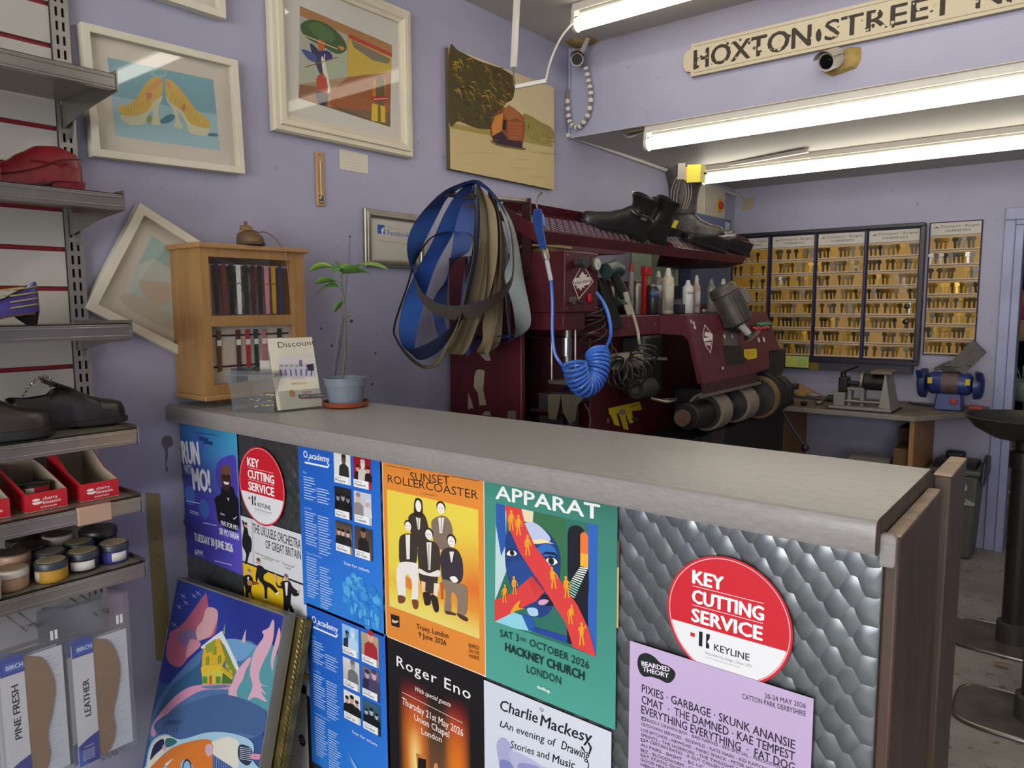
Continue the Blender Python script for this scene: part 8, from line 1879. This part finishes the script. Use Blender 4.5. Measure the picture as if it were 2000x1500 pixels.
MB().box(gx+.015,gx+.05,gy-.082,gy-.0745,BZ+.045,BZ+.075).build('red_switch', mat('red_button', '#a32a2c', .4), t, bevel=.003); MB().box(gx-.04,gx+.05,gy-.03,gy+.03,gz+.0662,gz+.10).build('capacitor_box', BLKM, t, bevel=.003)
q = onY(1882,697,gy+.02)
t = thing('grinder_lamp', 'dark grey four-cornered guard on a curved arm above the blue grinder', 'guard', (q.x, gy, q.z))
vs = [onY(*pp, gy+d) for pp, d in (((1852,712),-.02),((1900,664),.06),((1926,690),.02),((1884,732),-.05))]
MB().add(vs+[v+Vector((.002,.012,.004)) for v in vs], [(0,1,2,3),(7,6,5,4),(0,4,5,1),(1,5,6,2),(2,6,7,3),(3,7,4,0)]).build('shade', mat('dark_grey_mesh', '#4a4744', .55, var=.25, vscale=50), t)
MB().tube(smoothline([(gx+.0,gy,gz+.1005), onY(1826,722,gy), onY(1842,712,gy), onY(1860,706,gy)], 5), .008, 8).build('curved_arm', mat('grey_arm', '#4d4a48', .5), t); MB().sphere(onY(1893,712,gy-.03), .008, 10, 6).build('wing_nut', STL, t)
bx_('orange_block', 'small orange object right of the blue grinder', 'block', 1.53, 1.60, 5.04, 5.10, BZ+.0012, BZ+.02, mat('orange_plastic', '#b5523a', .5))
MB().tube([(gx-.1,gy+.06,BZ+.006),(gx-.2,gy+.10,BZ+.006),(gx-.24,gy+.16,BZ+.006)], .004, 6).build('power_cord', BLKM, bpy.data.objects['bench_grinder'])
# clutter between vice and key machine
p = onZ(1570,775,BZ+.001); t = tag(MB().hexa([(p.x-.05,p.y,BZ+.0012),(p.x+.09,p.y+.03,BZ+.0012),(p.x+.09,p.y+.06,BZ+.0012),(p.x-.05,p.y+.03,BZ+.0012),(p.x-.05,p.y,BZ+.09),(p.x+.09,p.y+.03,BZ+.02),(p.x+.09,p.y+.06,BZ+.02),(p.x-.05,p.y+.03,BZ+.09)]).build('wood_wedge', mat('light_wedge', '#a57f4a', .6, var=.1)), 'wedge of pale wood on the bench behind the vice', 'wedge')
r = random.Random(12)
for k, (px, py, m_, lab) in enumerate(((1588,778,mat('clear_scrap', '#8f8a84', .3, var=.3), 'crumpled clear scrap on the bench right of the wood wedge'),(1618,784,mat('brown_scrap', '#6f5236', .6, var=.2), 'brown lump on the bench left of the key machine'),(1600,790,STL, 'small steel offcut near the front of the bench'),(1570,792,KD, 'dark small tool at the bench front by the vice'))):
    p = onZ(px, py, BZ+.001); o = MB().sphere((p.x,p.y,BZ+.012+(.008 if k == 0 else 0)), (.045-.008*k,.03,.011+(.008 if k == 0 else 0)), 12, 8).build('bench_scrap', m_, origin=(p.x,p.y,BZ+.001))
    for v in o.data.vertices: v.co += Vector((r.uniform(-.006,.006), r.uniform(-.006,.006), r.uniform(0,.005)))
    tag(o, lab, 'scrap')
# ================================================================ bin, stands and the doorway
BG = mat('grey_bin_plastic', '#56554f', .45, var=.08); BGD = mat('dark_bin_lid', '#2e2d2c', .4, var=.1)
b0 = onZ(1893,1097,0); bx0, bx1, by0, by1, bh = b0.x-.235, b0.x+.02, b0.y, b0.y+.30, .50
t = thing('pedal_bin', 'grey flip-top bin with round sticker and taped lettering beside the doorway', 'bin', ((bx0+bx1)/2, (by0+by1)/2, 0))
def fl(x0,x1,y0,y1,z0,z1,g): return [(x0+g,y0+g,z0),(x1-g,y0+g,z0),(x1-g,y1-g,z0),(x0+g,y1-g,z0),(x0,y0,z1),(x1,y0,z1),(x1,y1,z1),(x0,y1,z1)]
MB().hexa(fl(bx0,bx1,by0,by1,.003,bh,.02)).build('bin_body', BG, t, bevel=.015); MB().hexa(fl(bx0-.01,bx1+.01,by0-.01,by1+.01,bh,bh+.035,-.0)).build('lid_collar', BG, t, bevel=.012); MB().prism([(by0,bh+.035),(by1,bh+.035),(by1-.02,bh+.06),(by0+.10,bh+.07),(by0+.02,bh+.05)], (bx0+.02,0,0), (0,1,0), (0,0,1), (bx1-bx0-.04,0,0)).build('flip_lid', BGD, t, bevel=.01)
MB().prism([(by0-.005,bh-.05),(by1,bh-.02),(by1,bh+.08),(by0+.15,bh+.11),(by0+.04,bh+.08)], (bx1+.0105,0,0), (0,1,0), (0,0,1), (.018,0,0)).build('lid_handle', BGD, t, bevel=.006)
A = Poster(o=(bx1, by0+.003, .3), U=(1,0,0), V=(0,0,1), crop=(1480, 640, 3.846))
A.o.y = by0-.0015; A.e((1527,1198), 47, '#b9bcc0'); A.e((1527,1198), 40, '#d0d3d6', 38); A.l([(1485,1195),(1570,1190)], .006, '#4a6a9a'); A.l([(1490,1210),(1565,1206)], .004, '#4a6a9a'); A.p([(1400,1262),(1530,1270),(1632,1320),(1628,1342),(1400,1312)], '#a39d90'); A.w('FOOD', (1345,1315), (1562,1318), 38, '#2d2b2a'); A.e((1440,1198), 14, '#b9bcc0', 24); A.build('stickers', t, INK_MATT)
bx_('wheel_cap', 'black rounded cap lying on the back of the bin lid', 'cap', bx0+.06, bx0+.16, by1-.13, by1-.05, bh+.068, bh+.105, BLKM, bevel=.012)
PED = mat('black_stand_enamel', '#242221', .38, var=.15); CHR = mat('chrome_edge', '#8f8a82', .25, metal=.9)
def stand(c, label, ph=.86, dish=False):
    t = thing('pedestal_stand', label, 'stand', c, group='black pedestal stands by the doorway'); a, b = .24, .17
    ring = [(a*math.copysign(abs(math.cos(2*PI*k/40))**.45, math.cos(2*PI*k/40)), b*math.copysign(abs(math.sin(2*PI*k/40))**.45, math.sin(2*PI*k/40))) for k in range(40)]
    MB().prism(ring, (0,0,.0), (1,0,0), (0,1,0), (0,0,.014)).build('base_plate', mat('worn_base_plate', '#6a635b', .35, metal=.4, var=.3, vscale=10), t, True, bevel=.004); MB().tube([(x*1.01, y*1.01, .009) for x, y in ring], .007, 6, True).build('chrome_rim', CHR, t, True)
    MB().lathe([(.060,.0145),(.060,.10),(.050,.105)], n=24).build('sleeve', mat('grey_sleeve', '#3c3936', .45), t, True); MB().cyl((0,0,.10), (0,0,ph), .043, n=24).build('post', PED, t, True); MB().lathe([(.055,ph-.07),(.055,ph),(.04,ph+.01)], n=20).build('collar', PED, t, True)
    if dish:
        MB().cyl((0,0,ph+.011),(0,0,ph+.05),.035,n=18).build('neck', PED, t, True); MB().lathe([(.05,ph+.045),(.12,ph+.06),(.19,ph+.10),(.225,ph+.142),(.232,ph+.150),(.225,ph+.152),(.18,ph+.115),(.001,ph+.08)], n=40).build('dish_seat', PED, t, True)
s1 = onZ(1975,1258,0); s2 = onZ(2018,1412,0)
stand((s1.x+.0, s1.y, 0), 'black pedestal stand with wide dish top by the doorway', .86, True); stand((s2.x, s2.y, 0), 'nearer black pedestal stand cut by the right edge of the picture')
p = onZ(1955,1304,0); tag(MB().add([(p.x-.03,p.y,.0165),(p.x-.005,p.y-.018,.018),(p.x+.035,p.y-.004,.024),(p.x+.01,p.y+.016,.017)], [(0,1,2,3)]).build('dry_leaf', mat('dry_leaf_tan', '#9a7548', .7), solid=.001), 'small tan dry leaf lying on the base plate of the farther stand', 'leaf')
# back room glimpsed through the doorway
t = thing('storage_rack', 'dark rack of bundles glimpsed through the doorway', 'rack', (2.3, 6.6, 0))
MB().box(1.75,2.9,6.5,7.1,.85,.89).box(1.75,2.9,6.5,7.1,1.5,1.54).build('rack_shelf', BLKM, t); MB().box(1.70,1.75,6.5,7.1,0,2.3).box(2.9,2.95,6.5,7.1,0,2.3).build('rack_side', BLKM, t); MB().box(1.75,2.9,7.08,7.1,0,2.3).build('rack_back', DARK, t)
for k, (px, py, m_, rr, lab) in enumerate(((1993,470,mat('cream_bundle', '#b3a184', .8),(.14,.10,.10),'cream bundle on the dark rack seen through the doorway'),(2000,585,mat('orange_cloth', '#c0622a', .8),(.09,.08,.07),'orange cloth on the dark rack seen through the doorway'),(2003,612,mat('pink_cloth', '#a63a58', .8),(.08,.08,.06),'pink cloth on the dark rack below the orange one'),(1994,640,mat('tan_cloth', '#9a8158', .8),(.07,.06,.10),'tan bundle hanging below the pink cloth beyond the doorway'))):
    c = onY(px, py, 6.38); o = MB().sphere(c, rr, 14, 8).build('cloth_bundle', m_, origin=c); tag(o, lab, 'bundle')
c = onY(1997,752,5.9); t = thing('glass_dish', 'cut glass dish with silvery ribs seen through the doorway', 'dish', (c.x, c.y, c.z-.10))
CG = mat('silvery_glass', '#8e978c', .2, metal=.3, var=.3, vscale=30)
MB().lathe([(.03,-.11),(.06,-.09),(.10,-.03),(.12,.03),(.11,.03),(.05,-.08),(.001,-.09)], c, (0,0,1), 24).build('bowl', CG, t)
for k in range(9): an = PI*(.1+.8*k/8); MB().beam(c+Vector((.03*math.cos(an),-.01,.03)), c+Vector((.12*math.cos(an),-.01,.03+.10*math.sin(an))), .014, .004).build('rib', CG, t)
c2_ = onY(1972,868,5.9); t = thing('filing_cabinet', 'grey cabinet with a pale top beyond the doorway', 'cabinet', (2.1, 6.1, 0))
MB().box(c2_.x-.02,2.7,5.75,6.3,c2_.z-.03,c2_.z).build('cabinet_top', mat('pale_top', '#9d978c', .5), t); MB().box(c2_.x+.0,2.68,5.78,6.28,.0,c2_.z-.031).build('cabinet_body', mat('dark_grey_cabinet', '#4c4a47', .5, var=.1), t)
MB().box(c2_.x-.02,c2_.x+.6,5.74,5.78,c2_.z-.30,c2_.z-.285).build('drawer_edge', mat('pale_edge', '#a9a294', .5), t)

# ================================================================ street sign and cameras on the beam
SY = HY-.0255
c7 = (1060, 0, 2.1277)
A = Poster(o=(.6, SY, 2.45), U=(1,0,0), V=(0,0,1), crop=c7)
sgl = thing('street_name_sign', 'old cream street name sign lettered HOXTON STREET on the beam', 'sign', (1.4, HY, 2.47))
bL, bR = A.t(600,322), A.t(2140,14); zb_ = bL[1]; zt_ = A.t(612,185)[1]; xL, xR = A.t(583,260)[0], A.t(583,260)[0]+1.62
H_ = zt_-zb_; e = .02
pf = [(xL+.035,zb_),(xR-.035,zb_),(xR-.035,zb_+e),(xR-.012,zb_+e+.006),(xR,zb_+H_*.35),(xR,zb_+H_*.65),(xR-.012,zt_-e-.006),(xR-.035,zt_-e),(xR-.035,zt_),(xL+.035,zt_),(xL+.035,zt_-e),(xL+.012,zt_-e-.006),(xL,zb_+H_*.65),(xL,zb_+H_*.35),(xL+.012,zb_+e+.006),(xL+.035,zb_+e)]
P_w = [(a+.6, b+2.45) for a, b in pf]
MB().prism(P_w, (0, SY+.0005, 0), (1,0,0), (0,0,1), (0,.0245,0)).build('cast_plate', mat('cream_cast_sign', '#b5ab92', .55, col2='#8f846c', vscale=18), sgl, bevel=.004)
A.poly([(a+(.002 if a < .5 else -.002), b) for a, b in pf], '#bdb39a')
for zz_ in (zb_+.012, zt_-.014): A.rect(xL+.05, zz_, xR-.05, zz_+.0025, '#7d735c')
A.w('HOXTON', (628,288), (1112,187), 82, '#35312b', .03, res=3); A.w('STREET', (1172,170), (1712,52), 86, '#35312b', .02); A.w('N.1', (1800,36), (2010,-10), 86, '#35312b', .02); A.b([(1135,140),(1150,118),(1160,150),(1150,172),(1138,168)], '#35312b')
r = random.Random(21)
for k in range(150):
    u = r.uniform(xL+.04, xR-.05); v = r.uniform(zb_+.02, zt_-.02); q = r.uniform(.002, .009); c = r.choice(['#bdb39a', '#b3a88c', '#c2b9a2', '#35312b', '#5a5040', '#bdb39a'])
    A.poly([(u+q*r.uniform(.5,1.2)*math.cos(a), v+q*r.uniform(.4,1.3)*math.sin(a)) for a in (0,1,2,3,4,5)], c); A.lay -= .85
A.lay = int(A.lay)+1; A.build('lettering', sgl, INK_MATT)
FOAM = mat('yellowed_foam', '#a58d55', .9, col2='#8a7238', vscale=30, bump=.4, bscale=50)
CAMW = mat('white_camera_body', '#aaa399', .35, var=.06); LENS = mat('dark_lens', '#0d0d0f', .08)
def blobby(pts, o, U, V, N, h, name, m, seed):
    mb = MB(); r = random.Random(seed); c = Vector((0,0,0)); P_ = [Vector(o)+Vector(U)*a+Vector(V)*b for a, b in pts]
    for p in P_: c += p/len(P_)
    mb.loft([P_, [c+(p-c)*.75+Vector(N)*h*r.uniform(.7,1.1) for p in P_], [c+Vector(N)*h*1.1]*len(P_)]); return mb.build(name, m, None)
def cctv(c, d, r_, L, label, mount, foam_pts=None):
    t = thing('security_camera', label, 'camera', c); d = Vector(d).normalized()
    cb_ = MB().lathe([(r_*.8,-L),(r_,-L*.9),(r_,0),(r_*.94,.004),(r_*.80,.004),(r_*.78,-.004)], c, d, 28).build('camera_body', CAMW, t); MB().cyl(c-d*.006, c-d*.003, r_*.79, n=24).cyl(c-d*.003, c+d*.001, r_*.4, n=18).build('lens', LENS, cb_)
    up = (Vector((0,0,1))-d*d.z).normalized(); sd = d.cross(up); mb = MB(); rr = r_*1.12
    for k in (0, 1): mb.loft([[c+d*y+(sd*math.cos(a)+up*math.sin(a))*(rr+.0025*k) for a in (PI*(.12+.76*i/12) for i in range(13))] for y in (-L*.95, .028)], False, False)
    mb.build('sun_shield', CAMW, cb_); MB().tube(smoothline([c-d*L*.6, (c-d*L*.7+Vector(mount))/2+Vector((0,0,-.01)), mount], 4), .012, 8).build('bracket', CAMW, t); return t
tocam = lambda p: (CAM-p).normalized()
c1_ = onY(1127,116,2.96); cctv(c1_, tocam(c1_)+Vector((.05,-.1,-.12)), .031, .085, 'white bullet security camera under the high ceiling in the beam corner', (c1_.x+.02, 3.02, ZC-.004))
c2_ = onY(1614,121,2.99); cctv(c2_, tocam(c2_)+Vector((-.42,-.1,-.10)), .034, .085, 'white bullet security camera on the beam below the street sign', onY(1652,112,HY-.002))
f1_ = [(onZ(*p, ZC-.001).x, onZ(*p, ZC-.001).y) for p in ((1102,82),(1118,74),(1140,76),(1150,70),(1168,78),(1174,86),(1158,92),(1135,95),(1115,92))]; f1_ = [(a, min(b, HY-.004)) for a, b in f1_]
tag(blobby(f1_, (0,0,ZC-.0005), (1,0,0), (0,1,0), (0,0,-1), .012, 'foam_patch', FOAM, 3), 'yellowed foam patch on the high ceiling above the corner camera', 'foam')
f2_ = [(onY(*p, HY-.0005).x, onY(*p, HY-.0005).z) for p in ((1606,140),(1612,112),(1640,100),(1660,92),(1682,92),(1682,118),(1672,134),(1650,142),(1625,150))]
tag(blobby(f2_, (0,HY-.0005,0), (1,0,0), (0,0,1), (0,-1,0), .014, 'foam_patch', FOAM, 4), 'yellowed foam patch on the beam behind the camera below the sign', 'foam')
pts = smoothline([onY(1143,128,3.05), onY(1149,155,3.06), onY(1154,185,3.07), onY(1149,222,3.07), onY(1131,248,3.07), onY(1114,240,3.07), onY(1109,210,3.07), onY(1109,176,3.08)], 10)
t = thing('spiral_wrapped_cable', 'white spiral-wrapped cable looping down below the corner camera', 'cable', pts[20]); MB().tube(pts, .0085, 8).build('cable', mat('grey_brown_cable', '#77706a', .5), t)
mb = MB(); i = 2
while i < len(pts)-7: mb.tube(pts[i:i+3], .0125, 9); i += 4
mb.build('spiral_wrap', WHITE_PL, t)
